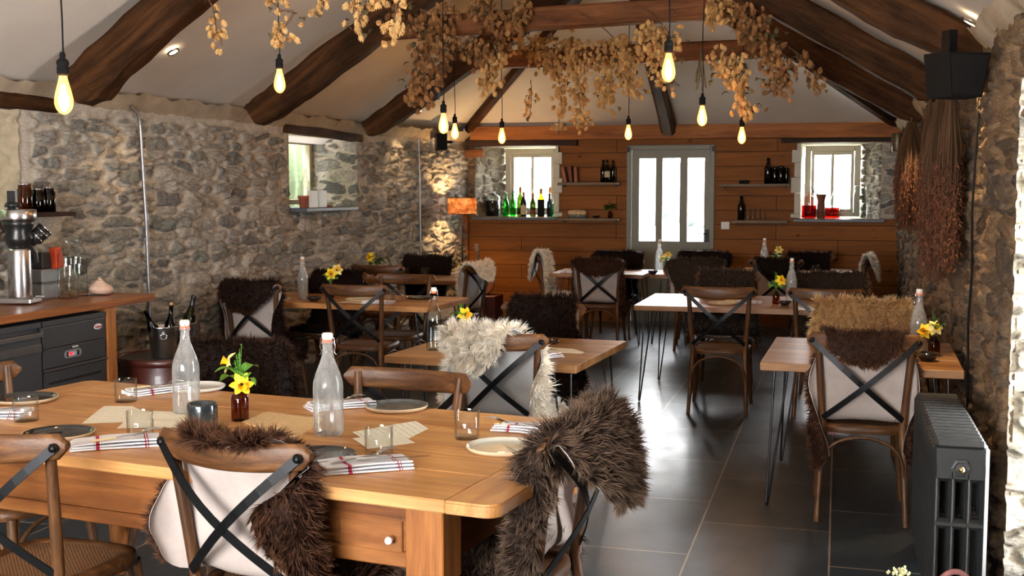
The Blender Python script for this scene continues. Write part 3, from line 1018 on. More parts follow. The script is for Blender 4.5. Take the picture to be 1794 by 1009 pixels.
# stone piers beside the two windows
structure(stone_patch('wall_back_pier', (XL(YB) + 0.0, YB - 0.012), (WLx0, YB - 0.012), WZ0, WZ1, M['stone_right'], 33, relief=0.02, step=0.011, lump=0.0, inward=-1))
structure(stone_patch('wall_back_pier_right', (WRx1 + 0.02, YB - 0.012), (XR, YB - 0.012), WZ0, WZ1, M['stone_left'], 35, relief=0.02, step=0.011, lump=0.0, inward=-1))
# reveals (outer face at 14.45)
structure(stone_patch('trim_6', (WLx0, YB), (-4.15, 14.40), WZ0, WZ1, M['stone_pale'], 81, relief=0.03, step=0.010, lump=0.01, inward=-1, su=0.18, sv=0.09, edge_fade=False))
structure(stone_patch('trim_7', (0.26, 14.40), (WRx1 + 0.03, YB), WZ0, WZ1, M['stone_pale'], 83, relief=0.03, step=0.010, lump=0.01, inward=-1, su=0.18, sv=0.09))
b = MB()
b.box((WLx1 - 0.01, 14.13, (WZ0 + WZ1) / 2), (0.05, 0.56, WZ1 - WZ0))
for i, (z0, z1, out_) in enumerate(((1.29, 1.34, 0.05), (1.34, 1.58, 0.01), (1.58, 1.76, 0.05), (1.76, 1.93, 0.015), (1.93, 2.08, 0.045))):
    b.box((WRx0 + 0.02 - out_ / 2 , 14.09, (z0 + z1) / 2), (0.06 + out_, 0.54, z1 - z0 - 0.004), ch=0.004)
    b.box((WLx1 - 0.02 + out_ / 2, 13.83, (z0 + z1) / 2), (0.06 + out_, 0.05, z1 - z0 - 0.004), ch=0.004)
b.box((WRx0 + 0.02, 14.12, 2.12), (0.05, 0.5, 0.09))
for x0, x1 in ((WLx0, WLx1), (WRx0, WRx1 + 0.03)):
    b.box(((x0 + x1) / 2, 14.15, WZ1 + 0.02), (x1 - x0 + 0.04, 0.55, 0.04))
    b.box(((x0 + x1) / 2, 14.15, WZ0 - 0.045), (x1 - x0 + 0.04, 0.55, 0.05))
structure(b.build('trim_8', M['white_block']))
# outer skin so the wall has its thickness
b = MB()
back_rect(b, -4.75, -4.15, 0, 2.6, 14.41, 14.45); back_rect(b, -3.40, -2.475, 0, 2.6, 14.41, 14.45)
back_rect(b, -4.15, -3.40, 0, 1.30, 14.41, 14.45); back_rect(b, -4.15, -3.40, 2.13, 2.6, 14.41, 14.45)
back_rect(b, -1.42, -0.42, 0, 2.6, 14.41, 14.45); back_rect(b, 0.26, 0.9, 0, 2.6, 14.41, 14.45)
back_rect(b, -0.42, 0.26, 0, 1.30, 14.41, 14.45); back_rect(b, -0.42, 0.26, 2.13, 2.6, 14.41, 14.45)
back_rect(b, -2.475, -1.42, 2.16, 2.6, 14.41, 14.45)
back_rect(b, -2.53, -2.475, 0, 2.16, 13.91, 14.41); back_rect(b, -1.42, -1.365, 0, 2.16, 13.91, 14.41)
structure(b.build('wall_back_outer', M['white_block']))

def rear_window(n, x0, x1):
    y = 14.32; z0, z1 = 1.30, 2.14
    f = MB()
    for xx, w in ((x0 + 0.035, 0.07), (x1 - 0.035, 0.07)): f.box((xx, y, (z0 + z1) / 2), (w, 0.10, z1 - z0), ch=0.006)
    f.box(((x0 + x1) / 2, y, z1 - 0.035), (x1 - x0 - 0.14, 0.10, 0.07), ch=0.006)
    f.box(((x0 + x1) / 2, y, z0 + 0.025), (x1 - x0 - 0.14, 0.10, 0.05), ch=0.006)
    o = structure(f.build('window_%d' % n, M['frame_paint']))
    xa, xb = x0 + 0.075, x1 - 0.075; xm = (xa + xb) / 2
    s = MB()
    for xx, w in ((xa + 0.018, 0.036), (xm, 0.034), (xb - 0.018, 0.036)): s.box((xx, y - 0.01, (z0 + z1) / 2), (w, 0.05, z1 - z0 - 0.13), ch=0.004)
    for zz in (z0 + 0.07, z1 - 0.09): s.box((xm, y - 0.01, zz), (xb - xa, 0.046, 0.04), ch=0.004)
    s.build('sash', M['frame_paint'], o)
    g = MB(); g.box((xm, y, (z0 + z1) / 2), (xb - xa - 0.02, 0.006, z1 - z0 - 0.14))
    g.build('pane', M['glass_pane'], o)
    c = MB()
    c.box((xa + 0.03, y - 0.05, 1.60), (0.014, 0.03, 0.05), ch=0.003)
    c.tube([(xa + 0.03, y - 0.06, 1.60), (xa + 0.06, y - 0.075, 1.58), (xa + 0.10, y - 0.08, 1.55)], 0.006, 8)
    c.build('window_catch', M['iron'], o)
rear_window(3, -4.13, -3.42)
rear_window(4, -0.40, 0.24)
b = MB(); b.box((-3.87, 14.05, 1.262), (1.10, 0.62, 0.035), ch=0.005)
structure(b.build('trim_10', M['slate']))
b = MB(); b.box((0.0, 14.05, 1.262), (1.02, 0.62, 0.035), ch=0.005)
structure(b.build('trim_11', M['slate']))
b = MB(); b.box((XL(10.1) - 0.14, 10.0, 1.432), (0.60, 1.15, 0.035), ch=0.005)
structure(b.build('trim_12', M['slate']))

# the rear door
d = MB()
for xx in (-2.447, -1.448): d.box((xx, 13.87, 1.075), (0.055, 0.10, 2.15), ch=0.005)
d.box((-1.9475, 13.87, 2.122), (0.944, 0.10, 0.055), ch=0.005)
door = structure(d.build('door_1', M['door_paint']))
d = MB()
x0, x1, y = -2.415, -1.478, 13.875
gl = ((-2.325, -2.125), (-2.045, -1.835), (-1.745, -1.545))
d.box(((x0 + x1) / 2, y, 0.505), (x1 - x0, 0.045, 0.99)); d.box(((x0 + x1) / 2, y, 2.045), (x1 - x0, 0.045, 0.10))
xs = [x0, gl[0][0], gl[0][1], gl[1][0], gl[1][1], gl[2][0], gl[2][1], x1]
for i in range(0, 8, 2): d.box(((xs[i] + xs[i + 1]) / 2, y, 1.4975), (xs[i + 1] - xs[i], 0.045, 0.995))
d.box(((x0 + x1) / 2, y - 0.028, 0.14), (x1 - x0 - 0.06, 0.014, 0.2))
leaf = d.build('door_leaf', M['door_paint'], door)
for a, c in gl:
    g = MB(); g.box(((a + c) / 2, y, 1.4975), (c - a, 0.006, 0.995)); g.build('pane', M['glass_pane'], leaf)
g = MB(); g.box((-1.508, y - 0.03, 1.07), (0.05, 0.014, 0.15), ch=0.003)
g.tube([(-1.508, y - 0.035, 1.09), (-1.508, y - 0.07, 1.09), (-1.56, y - 0.075, 1.10), (-1.60, y - 0.07, 1.095)], 0.007, 8)
g.build('door_handle', M['iron'], leaf)
g = MB(); g.box((-2.452, 13.80, 2.10), (0.03, 0.02, 0.06)); g.box((-1.44, 13.80, 2.10), (0.03, 0.02, 0.06))
g.build('hinge', M['iron'], door)

def mass(name, y0, y1, z0, z1, side):
    m = MB()
    if side < 0:
        a, b_ = XL(y0) - 0.04, XL(y1) - 0.04
        vs = [(a - 0.56, y0, z0), (a, y0, z0), (b_, y1, z0), (b_ - 0.56, y1, z0), (a - 0.56, y0, z1), (a, y0, z1), (b_, y1, z1), (b_ - 0.56, y1, z1)]
    else:
        vs = [(XR + 0.05, y0, z0), (XR + 0.66, y0, z0), (XR + 0.66, y1, z0), (XR + 0.05, y1, z0), (XR + 0.05, y0, z1), (XR + 0.66, y0, z1), (XR + 0.66, y1, z1), (XR + 0.05, y1, z1)]
    m.add(vs, [(0, 3, 2, 1), (4, 5, 6, 7), (0, 1, 5, 4), (1, 2, 6, 5), (2, 3, 7, 6), (3, 0, 4, 7)], False)
    structure(m.build(name, M['cove']))
for k, (y0, y1, z0, z1) in enumerate(((YF, 4.73, 0, 2.5), (6.14, 9.42, 0, 2.5), (10.83, 14.45, 0, 2.5), (4.73, 6.14, 0, 1.36), (4.73, 6.14, 2.15, 2.5), (9.42, 10.83, 0, 1.42), (9.42, 10.83, 2.15, 2.5))):
    mass('wall_left_core_%d' % (k + 1), y0, y1, z0, z1, -1)
for k, (y0, y1, z0, z1) in enumerate(((YF, 4.19, 0, 2.6), (5.03, 14.45, 0, 2.6), (4.19, 5.03, 2.08, 2.6))):
    mass('wall_right_core_%d' % (k + 1), y0, y1, z0, z1, 1)
m = MB()
for (x0, x1, z0, z1) in ((-5.1, -4.46, 0, 2.6), (-4.46, -3.31, 0, 1.225), (-4.46, -3.31, 2.20, 2.6), (-3.31, -2.50, 0, 2.6), (-2.50, -1.40, 2.17, 2.6), (-1.40, -0.50, 0, 2.6), (-0.50, 0.50, 0, 1.225), (-0.50, 0.50, 2.20, 2.6), (0.50, 1.3, 0, 2.6)):
    back_rect(m, x0, x1, z0, z1, 13.925, 14.42)
structure(m.build('wall_back_core', M['cove']))
m = MB(); m.box((-1.9475, 13.93, 0.012), (1.05, 0.25, 0.03), ch=0.004); m.box((-1.9475, 13.905, 2.160), (1.06, 0.05, 0.03))
structure(m.build('trim_15', M['slate']))

# ceiling: two slopes and a hip
def ceil_patch(name, fn, nu, nv, flip=False):
    P = [[fn(i / nu, j / nv) for j in range(nv + 1)] for i in range(nu + 1)]
    m = MB(); m.grid(P, True, flip=flip)
    return structure(m.build(name, M['plaster']))
def wav(x, y): return 0.012 * math.sin(x * 2.3 + y) + 0.01 * math.sin(y * 3.1 + x * 1.7)
def left_slope(a, t):
    t = -0.10 + 1.10 * t
    if a <= 1:
        y = YF - 0.1 + a * (YB + 0.1 - YF + 0.05); ytop = YF - 0.1 + a * (RIDGE_Y - YF + 0.1)
    xb = XL(y) - 0.06; zb = EL + 0.05 * a + (0.02 if y > 11 else 0)
    if y > 11: zb += 0.03 * (y - 11) / 2.85 + 0.05 * (y - 11) / 2.85
    x = xb + (RIDGE_X - xb) * t; yy = y + (ytop - y) * t; z = zb + (RIDGE_Z - zb) * t
    sag = 0.05 * math.exp(-max(0, t) * 14)
    return (x, yy, z - sag * 0.5 + wav(x, yy) * (1 - t) * t * 3)
ceil_patch('ceiling', left_slope, 60, 24)
def right_slope(a, t):
    t = -0.10 + 1.10 * t
    y = YF - 0.1 + a * (YB + 0.1 - YF + 0.05); ytop = YF - 0.1 + a * (RIDGE_Y - YF + 0.1)
    xb = XR + 0.10; zb = ER - 0.03
    x = xb + (RIDGE_X - xb) * t; yy = y + (ytop - y) * t; z = zb + (RIDGE_Z - zb) * t
    return (x, yy, z + wav(x, yy) * (1 - t) * t * 3)
ceil_patch('ceiling_right', right_slope, 60, 24, True)
def hip(a, t):
    a = -0.06 + 1.12 * a; t = -0.10 + 1.10 * t
    xb = XL(YB) - 0.05 + a * (XR + 0.12 - XL(YB) + 0.05); yb = YB + 0.06
    zb = 2.36 + 0 * a
    x = xb + (RIDGE_X - xb) * t; y = yb + (RIDGE_Y - yb) * t; z = zb + (RIDGE_Z - zb) * t
    return (x, y, z)
ceil_patch('ceiling_hip', hip, 24, 16)
# rough lime cove where the left slope meets the wall
P = []
for i in range(161):
    y = 2.0 + i * (YB - 2.0) / 160
    n_ = 0.012 * math.sin(i * 0.9) + 0.01 * math.sin(i * 2.3 + 1)
    row = []
    for k in range(7):
        q = k / 6
        row.append((XL(y) - 0.01 + 0.05 * math.sin(q * 2.6) + 0.10 * q * q + n_ * (1 - q), y, 2.145 + n_ + 0.135 * q + (0.05 * max(0, (y - 11) / 2.85))))
    P.append(row)
m = MB(); m.grid(P, True)
structure(m.build('trim_13', M['cove']))
P = []
for i in range(161):
    y = 2.0 + i * (YB - 2.0) / 160
    n_ = 0.015 * math.sin(i * 0.8 + 2) + 0.012 * math.sin(i * 2.1)
    row = []
    for k in range(7):
        q = k / 6
        row.append((XR + 0.01 - 0.06 * math.sin(q * 2.6) - 0.10 * q * q + n_ * (1 - q), y, 2.24 + n_ + 0.13 * q))
    P.append(row)
m = MB(); m.grid(P, True, flip=True)
structure(m.build('trim_14', M['cove']))

# ------------------------------------------------------------------ timbers
def hewn(name, secs, mat, up=(0, 0, 1), seed=0, rough_=0.012, label=None, cat=None, group=None, ch=0.18, n_sub=6):
    """Hewn timber through cross-sections: (centre point, width, depth). Local x runs along it."""
    rnd = random.Random(seed)
    c = [Vector(s_[0]) for s_ in secs]
    ax = (c[-1] - c[0]).normalized()
    z = Vector(up); z = (z - ax * z.dot(ax)).normalized(); y = z.cross(ax)
    fr = Matrix(((ax.x, y.x, z.x, c[0].x), (ax.y, y.y, z.y, c[0].y), (ax.z, y.z, z.z, c[0].z), (0, 0, 0, 1)))
    P = []
    pts = []
    for i in range(len(secs) - 1):
        for k in range(n_sub):
            q = k / n_sub
            pts.append((c[i].lerp(c[i + 1], q), secs[i][1] * (1 - q) + secs[i + 1][1] * q, secs[i][2] * (1 - q) + secs[i + 1][2] * q))
    pts.append((c[-1], secs[-1][1], secs[-1][2]))
    prof = []
    for a, b_ in ((-1, -1), (1, -1), (1, 1), (-1, 1)):
        prof += [(a * 1.0, b_ * (1 - ch)), (a * (1 - ch), b_ * 1.0)] if a * b_ > 0 else [(a * (1 - ch), b_ * 1.0), (a * 1.0, b_ * (1 - ch))]
    prof = [(-1, -1 + ch), (-1 + ch, -1), (0, -1), (1 - ch, -1), (1, -1 + ch), (1, 0), (1, 1 - ch), (1 - ch, 1), (0, 1), (-1 + ch, 1), (-1, 1 - ch), (-1, 0)]
    ph = [rnd.uniform(0, 6) for _ in range(12)]
    for i, (p, w, d) in enumerate(pts):
        row = []
        for k, (a, b_) in enumerate(prof):
            j = 1 + rough_ * 3 * math.sin(i * 0.9 + ph[k]) + rnd.uniform(-1, 1) * rough_ * 1.5
            row.append(tuple(p + y * (a * w / 2 * j) + z * (b_ * d / 2 * j)))
        row.append(row[0])
        P.append(row)
    m = MB()
    m.grid(P, False)
    m.add(P[0][:12], [tuple(range(12))], False); m.add(P[-1][:12], [tuple(range(12))[::-1]], False)
    o = m.build(name, mat, None, frame=fr)
    if label: tag(o, label, cat, group)
    return o

def principal(side, Y, seed, label):
    """One principal rafter of a truss; the foot ends short of the wall, rounded."""
    if side < 0:
        foot = {6.15: (-4.52, 2.15), 8.35: (-4.50, 2.17), 10.6: (-4.48, 2.18)}[Y]
        sl = {6.15: 0.66, 8.35: 0.63, 10.6: 0.64}[Y]
        secs = []
        for x in (foot[0], foot[0] + 0.12, foot[0] + 0.3, -3.9, -3.45, -2.8, -1.96):
            tp = {6.15: [(-4.56, 2.31), (-4.0, 2.74), (-1.92, 3.93)], 8.35: [(-4.6, 2.24), (-3.73, 2.81), (-1.92, 3.93)], 10.6: [(-4.56, 2.234), (-3.58, 2.89), (-1.92, 3.93)]}[Y]
            top = float(np.interp(x, [p[0] for p in tp], [p[1] for p in tp]))
            bot = {6.15: [(-4.55, 2.09), (-4.4, 2.12), (-4.2, 2.30), (-3.97, 2.46), (-3.64, 2.72), (-1.9, 3.72)],
                   8.35: [(-4.6, 2.10), (-4.45, 2.10), (-4.32, 2.16), (-3.73, 2.53), (-3.46, 2.72), (-1.9, 3.68)],
                   10.6: [(-4.6, 2.11), (-4.42, 2.12), (-3.93, 2.40), (-3.44, 2.72), (-1.9, 3.68)]}[Y]
            bz = np.interp(x, [p[0] for p in bot], [p[1] for p in bot])
            dz = max(0.10, top - bz)
            secs.append(((x, Y, (top + bz) / 2), 0.17, dz * 0.87))
    else:
        secs = []
        bot = {6.15: [(-1.92, 3.62), (-0.04, 2.565), (0.44, 2.25), (0.72, 2.22)],
               8.35: [(-1.92, 3.62), (-0.28, 2.698), (0.59, 2.17), (0.75, 2.17)],
               10.6: [(-1.92, 3.62), (-0.22, 2.637), (0.11, 2.446), (0.595, 2.165), (0.75, 2.165)]}[Y]
        for x in (-1.92, -1.2, -0.6, -0.1, 0.3, 0.55, 0.68):
            top = 2.33 + 0.612 * (0.72 - x)
            bz = np.interp(x, [p[0] for p in bot], [p[1] for p in bot])
            dz = max(0.10, top - bz)
            secs.append(((x, Y, (top + bz) / 2), 0.17, dz * 0.86))
    return hewn('roof_principal', secs, M['beam'], seed=seed, label=label, cat='beam', group=None)
principal(-1, 6.15, 1, 'dark oak rafter foot above the coffee counter, nearest of the left rafters')
principal(-1, 8.35, 2, 'dark oak rafter coming down to the left wall just left of the deep window recess')
principal(-1, 10.6, 3, 'dark oak rafter coming down to the left wall just right of the deep window recess')
principal(1, 6.15, 4, 'dark oak rafter coming down behind the large black speaker on the right wall')
principal(1, 8.35, 5, 'dark oak rafter on the right, middle one of the three landing on the right wall')
principal(1, 10.6, 6, 'dark oak rafter on the right, lowest and farthest of those on the right wall')
hewn('collar_beam', [((-3.45, 8.35, 2.83), 0.13, 0.155), ((-2.2, 8.35, 2.865), 0.13, 0.155), ((-0.32, 8.35, 2.90), 0.13, 0.16)], M['beam_warm'], seed=21,
     label='reddish pine cross beam tying the nearer roof truss, hops hanging over its left half', cat='beam')
hewn('collar_beam', [((-3.55, 10.6, 2.84), 0.14, 0.155), ((-2, 10.6, 2.85), 0.14, 0.165), ((-0.35, 10.6, 2.87), 0.14, 0.165)], M['beam_warm'], seed=22,
     label='farther cross beam draped along its length with dried hops', cat='beam')
hewn('hip_rafter', [((-4.46, 13.74, 2.36), 0.08, 0.09), ((-3.2, 12.2, 3.13), 0.08, 0.09), ((-1.98, 10.66, 3.86), 0.08, 0.09)], M['beam'], seed=23,
     label='slim hip rafter climbing from the rear left corner above the floor lamp', cat='beam')
hewn('hip_rafter', [((0.60, 13.74, 2.36), 0.09, 0.10), ((-0.6, 12.2, 3.09), 0.09, 0.10), ((-1.86, 10.66, 3.86), 0.09, 0.10)], M['beam'], seed=24,
     label='hip rafter climbing from the rear right corner above the right window', cat='beam')
hewn('jack_rafter', [((-1.955, 13.68, 2.33), 0.17, 0.17), ((-1.95, 12.6, 2.87), 0.155, 0.16), ((-1.93, 10.75, 3.77), 0.14, 0.15)], M['beam'], seed=25, ch=0.45,
     label='round log rafter at the middle of the rear hip, ending above the door', cat='beam')
hewn('ridge_beam', [((-1.92, -2.0, 3.85), 0.10, 0.16), ((-1.92, 4, 3.85), 0.10, 0.16), ((-1.92, 10.5, 3.85), 0.10, 0.16)], M['beam'], seed=26,
     label='dark ridge beam running the length of the roof peak', cat='beam')
hewn('wall_plate', [((-4.42, 13.775, 2.315), 0.15, 0.165), ((-2, 13.775, 2.302), 0.15, 0.165), ((0.66, 13.775, 2.292), 0.15, 0.165)], M['plate_wood'], seed=27, rough_=0.006, ch=0.06,
     label='long orange-brown timber running along the top of the rear board wall', cat='beam')
hewn('lintel', [((-4.50, 13.795, 2.195), 0.11, 0.07), ((-3.8, 13.795, 2.195), 0.11, 0.075), ((-3.08, 13.795, 2.19), 0.11, 0.07)], M['dark_wood'], seed=28, rough_=0.006, ch=0.1,
     label='dark lintel over the rear left window with the wine bottles', cat='beam')
hewn('lintel', [((-0.66, 13.795, 2.185), 0.11, 0.05), ((0, 13.795, 2.185), 0.11, 0.055), ((0.66, 13.795, 2.185), 0.11, 0.05)], M['dark_wood'], seed=29, rough_=0.006, ch=0.1,
     label='dark lintel over the rear right window with the red demijohns', cat='beam')
hewn('lintel', [((XL(9.35) + 0.01, 9.35, 2.155), 0.10, 0.075), ((XL(10.0) + 0.01, 10.0, 2.15), 0.10, 0.08), ((XL(10.85) + 0.01, 10.85, 2.13), 0.10, 0.07)], M['beam'], seed=30, rough_=0.02,
     label='old timber lintel over the window recess in the left stone wall', cat='beam')
hewn('lintel', [((XL(4.3) + 0.02, 4.3, 2.16), 0.12, 0.10), ((XL(5.5) + 0.02, 5.5, 2.16), 0.12, 0.10), ((XL(6.45) + 0.0, 6.45, 2.15), 0.10, 0.09)], M['beam'], seed=31, rough_=0.02,
     label='old timber lintel at the far left edge above the coffee counter', cat='beam')
hewn('stub_beam', [((XL(13.75) - 0.05, 13.80, 2.075), 0.14, 0.10), ((-4.40, 13.80, 2.075), 0.14, 0.10), ((-4.27, 13.80, 2.075), 0.13, 0.095)], M['beam_warm'], seed=32, rough_=0.02,
     label='short rough beam end in the rear left corner above the floor lamp', cat='beam')

# outdoors
g = MB(); rn = random.Random(8)
for i in range(26):
    yy = 1.0 + i * 0.5
    g.lathe([(0.1, 0), (0.9, 0.4), (1.0, 1.6), (0.9, 2.8), (0.4, 3.5 + rn.uniform(0, 0.4)), (0.05, 3.9)], 9, (-7.2 + rn.uniform(-0.3, 0.3), yy, 0.1))
tag(g.build('added_blocker_hedge', M['hedge_added']), 'dark hedge added outside the left windows to block sky light', 'hedge', kind='stuff')  # added hedge, dims the daylight reaching the left recesses
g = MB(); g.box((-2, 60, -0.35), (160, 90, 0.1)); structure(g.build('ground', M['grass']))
g = MB()
rn = random.Random(5)
for i in range(70):
    x = -70 + i * 2.0; h = 2.2 + 1.6 * abs(math.sin(i * 0.37)) + rn.uniform(0, 1.2)
    g.lathe([(0.1, 0), (1.8, 0.3 * h), (2.0, 0.55 * h), (1.2, 0.85 * h), (0.1, h)], 8, (x, 62 + rn.uniform(-3, 3), -0.4))
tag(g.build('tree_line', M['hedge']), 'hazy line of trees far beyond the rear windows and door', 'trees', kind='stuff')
g = MB()
g.box((-2, 19, 0.62), (9, 0.05, 0.08)); 
for i in range(19): g.box((-6.5 + i * 0.5, 19, 0.15), (0.05, 0.05, 0.95))
tag(g.build('garden_fence', M['fence']), 'low pale railing seen through the bottom of the rear door glass', 'fence')
# ------------------------------------------------------------------ chairs
def arc(a, b, n): return [a + (b - a) * i / n for i in range(n + 1)]

def rail_y(x): return -0.292 + 0.062 * (abs(x) / 0.27) ** 2

def make_chair():
    """Cross-back bentwood chair; the sitter looks along +y."""
    t = empty('cross_back_chair', (0, 0, 0))
    # seat: rounded trapezoid rim with a woven panel
    def outline(s, n=40):
        pts = []
        for i in range(n):
            a = 2 * PI * i / n
            ca, sa = math.cos(a), math.sin(a)
            ex = 0.55
            x = math.copysign(abs(ca) ** ex, ca) * (0.215 + 0.012 * sa)
            y = math.copysign(abs(sa) ** ex, sa) * 0.205 + 0.005
            pts.append((x * s, y * s))
        return pts
    o = outline(1.0); i_ = outline(0.80)
    m = MB()
    n = len(o)
    rings = [(o, 0.425), ([(p[0] * 1.02, p[1] * 1.02) for p in o], 0.44), (o, 0.462), (outline(0.93), 0.468), (i_, 0.462), (i_, 0.43)]
    P = [[(p[0], p[1], z) for p in r_] + [(r_[0][0], r_[0][1], z) for _ in (0,)] for r_, z in rings]
    m.grid(P, True); m.grid([P[-1], P[0]], False)
    m.build('seat_frame', M['chair_wood'], t)
    m = MB()
    P = [[(p[0] * k, p[1] * k, 0.460 - 0.008 * (1 - k)) for p in i_] + [(i_[0][0] * k, i_[0][1] * k, 0.460 - 0.008 * (1 - k))] for k in (1.02, 0.6, 0.02)]
    m.grid(P, True, flip=True)
    P = [[(p[0] * k, p[1] * k, 0.447) for p in i_] + [(i_[0][0] * k, i_[0][1] * k, 0.447)] for k in (1.0, 0.02)]
    m.grid(P, True)
    m.build('seat', M['rattan'], t)
    # rear legs run up into the back posts
    for s in (-1, 1):
        m = MB()
        pts = []; rr = []
        for k in range(19):
            z = 0.905 * k / 18
            if z < 0.45:
                q = z / 0.45
                x = 0.205 - 0.02 * q; y = -0.285 + 0.10 * (q ** 0.8)
            else:
                q = (z - 0.45) / 0.455
                x = 0.185 + 0.033 * q; y = -0.185 - 0.060 * q ** 1.1
            pts.append((s * x, y, z)); rr.append(0.0135 + 0.0045 * min(1, z / 0.4) - 0.002 * max(0, (z - 0.6) / 0.3))
        m.tube(pts, rr, 12)
        m.build('leg', M['chair_leg'], t)
        m = MB()
        pts = [(s * (0.215 - 0.035 * (z / 0.43)), 0.225 - 0.05 * (z / 0.43), z) for z in arc(0, 0.43, 8)]
        m.tube(pts, [0.013 + 0.006 * (p[2] / 0.43) for p in pts], 12)
        m.build('leg', M['chair_leg'], t)
    # bent top rail, deeper in the middle, with rounded ends
    m = MB(); P = []
    N = 24
    for i in range(N + 1):
        x = -0.268 + 0.536 * i / N
        e = abs(x) / 0.268
        hh = 0.037 + 0.006 * (1 - e ** 2)
        if e > 0.9: hh *= math.sqrt(max(0.06, 1 - ((e - 0.9) / 0.1) ** 2 * 0.94))
        th = 0.0125
        cz = 0.888 - 0.010 * (1 - e ** 2); cy = rail_y(x)
        row = []
        for k in range(13):
            a = 2 * PI * k / 12
            ca, sa = math.cos(a), math.sin(a)
            row.append((x, cy + math.copysign(abs(ca) ** 0.7, ca) * th, cz + math.copysign(abs(sa) ** 0.7, sa) * hh))
        P.append(row)
    m.grid(P, True, flip=True)
    m.add(P[0][:12], [tuple(range(12))], False); m.add(P[-1][:12], [tuple(range(12))[::-1]], False)
    m.build('top_rail', M['chair_wood'], t)
    # two crossing iron straps, bolted
    for s in (-1, 1):
        m = MB(); pts = []
        for k in range(13):
            q = k / 12
            x = s * (-0.243 + 0.43 * q); z = 0.885 - 0.385 * q
            bow = -0.072 * math.sin(PI * q)
            y0 = rail_y(0.243) - 0.016; y1 = -0.205
            pts.append((x, y0 + (y1 - y0) * q + bow * (1 - 0.25 * q), z))
        off = 0.0 if s > 0 else 0.004
        pts = [(p[0], p[1] - off, p[2]) for p in pts]
        m.flatbar(pts, 0.027, 0.004, (0, 1, 0))
        m.lathe([(0.0001, -0.003), (0.012, -0.002), (0.010, 0.004), (0.0001, 0.006)], 12, (0, 0, 0), M_=Matrix.Translation(Vector(pts[0]) + Vector((0, -0.004, 0))) @ Matrix.Rotation(PI / 2, 4, 'X'))
        m.lathe([(0.0001, -0.003), (0.0145, -0.002), (0.0145, 0.003), (0.0001, 0.003)], 14, (0, 0, 0), M_=Matrix.Translation(Vector(pts[0])) @ Matrix.Rotation(PI / 2, 4, 'X'))
        m.build('cross_strap', M['iron'], t)
    # bentwood arches under the seat
    def arch(p0, p1, top, name='arch_brace'):
        m = MB(); p0 = Vector(p0); p1 = Vector(p1); pts = []
        for k in range(17):
            a = PI * k / 16
            q = (1 - math.cos(a)) / 2
            p = p0.lerp(p1, q)
            pts.append((p.x, p.y, p0.z + (top - p0.z) * math.sin(a) ** 0.55))
        m.tube(pts, 0.0085, 8)
        m.build(name, M['chair_leg'], t)
    arch((-0.192, -0.235, 0.19), (0.192, -0.235, 0.19), 0.415)
    arch((-0.20, 0.205, 0.19), (0.20, 0.205, 0.19), 0.415)
    arch((-0.203, -0.205, 0.19), (-0.207, 0.178, 0.19), 0.41)
    arch((0.203, -0.205, 0.19), (0.207, 0.178, 0.19), 0.41)
    return t

CH = make_chair()
_first = [True]
KC = 0.973
def place_chair(rc, ang, label, group=None):
    """rc: plan position of the middle of the top rail; ang: 0 means the sitter looks along +y."""
    a = math.radians(ang); rc = (rc[0] * KC, rc[1] * KC)
    x = rc[0] - math.sin(a) * 0.275; y = rc[1] + math.cos(a) * 0.275
    if _first[0]:
        _first[0] = False
        CH.location = (x, y, 0); CH.rotation_euler = (0, 0, a)
        tag(CH, label, 'chair', group)
        return (x, y, a)
    dup(CH, (x, y, 0), a, label, 'chair', group)
    return (x, y, a)

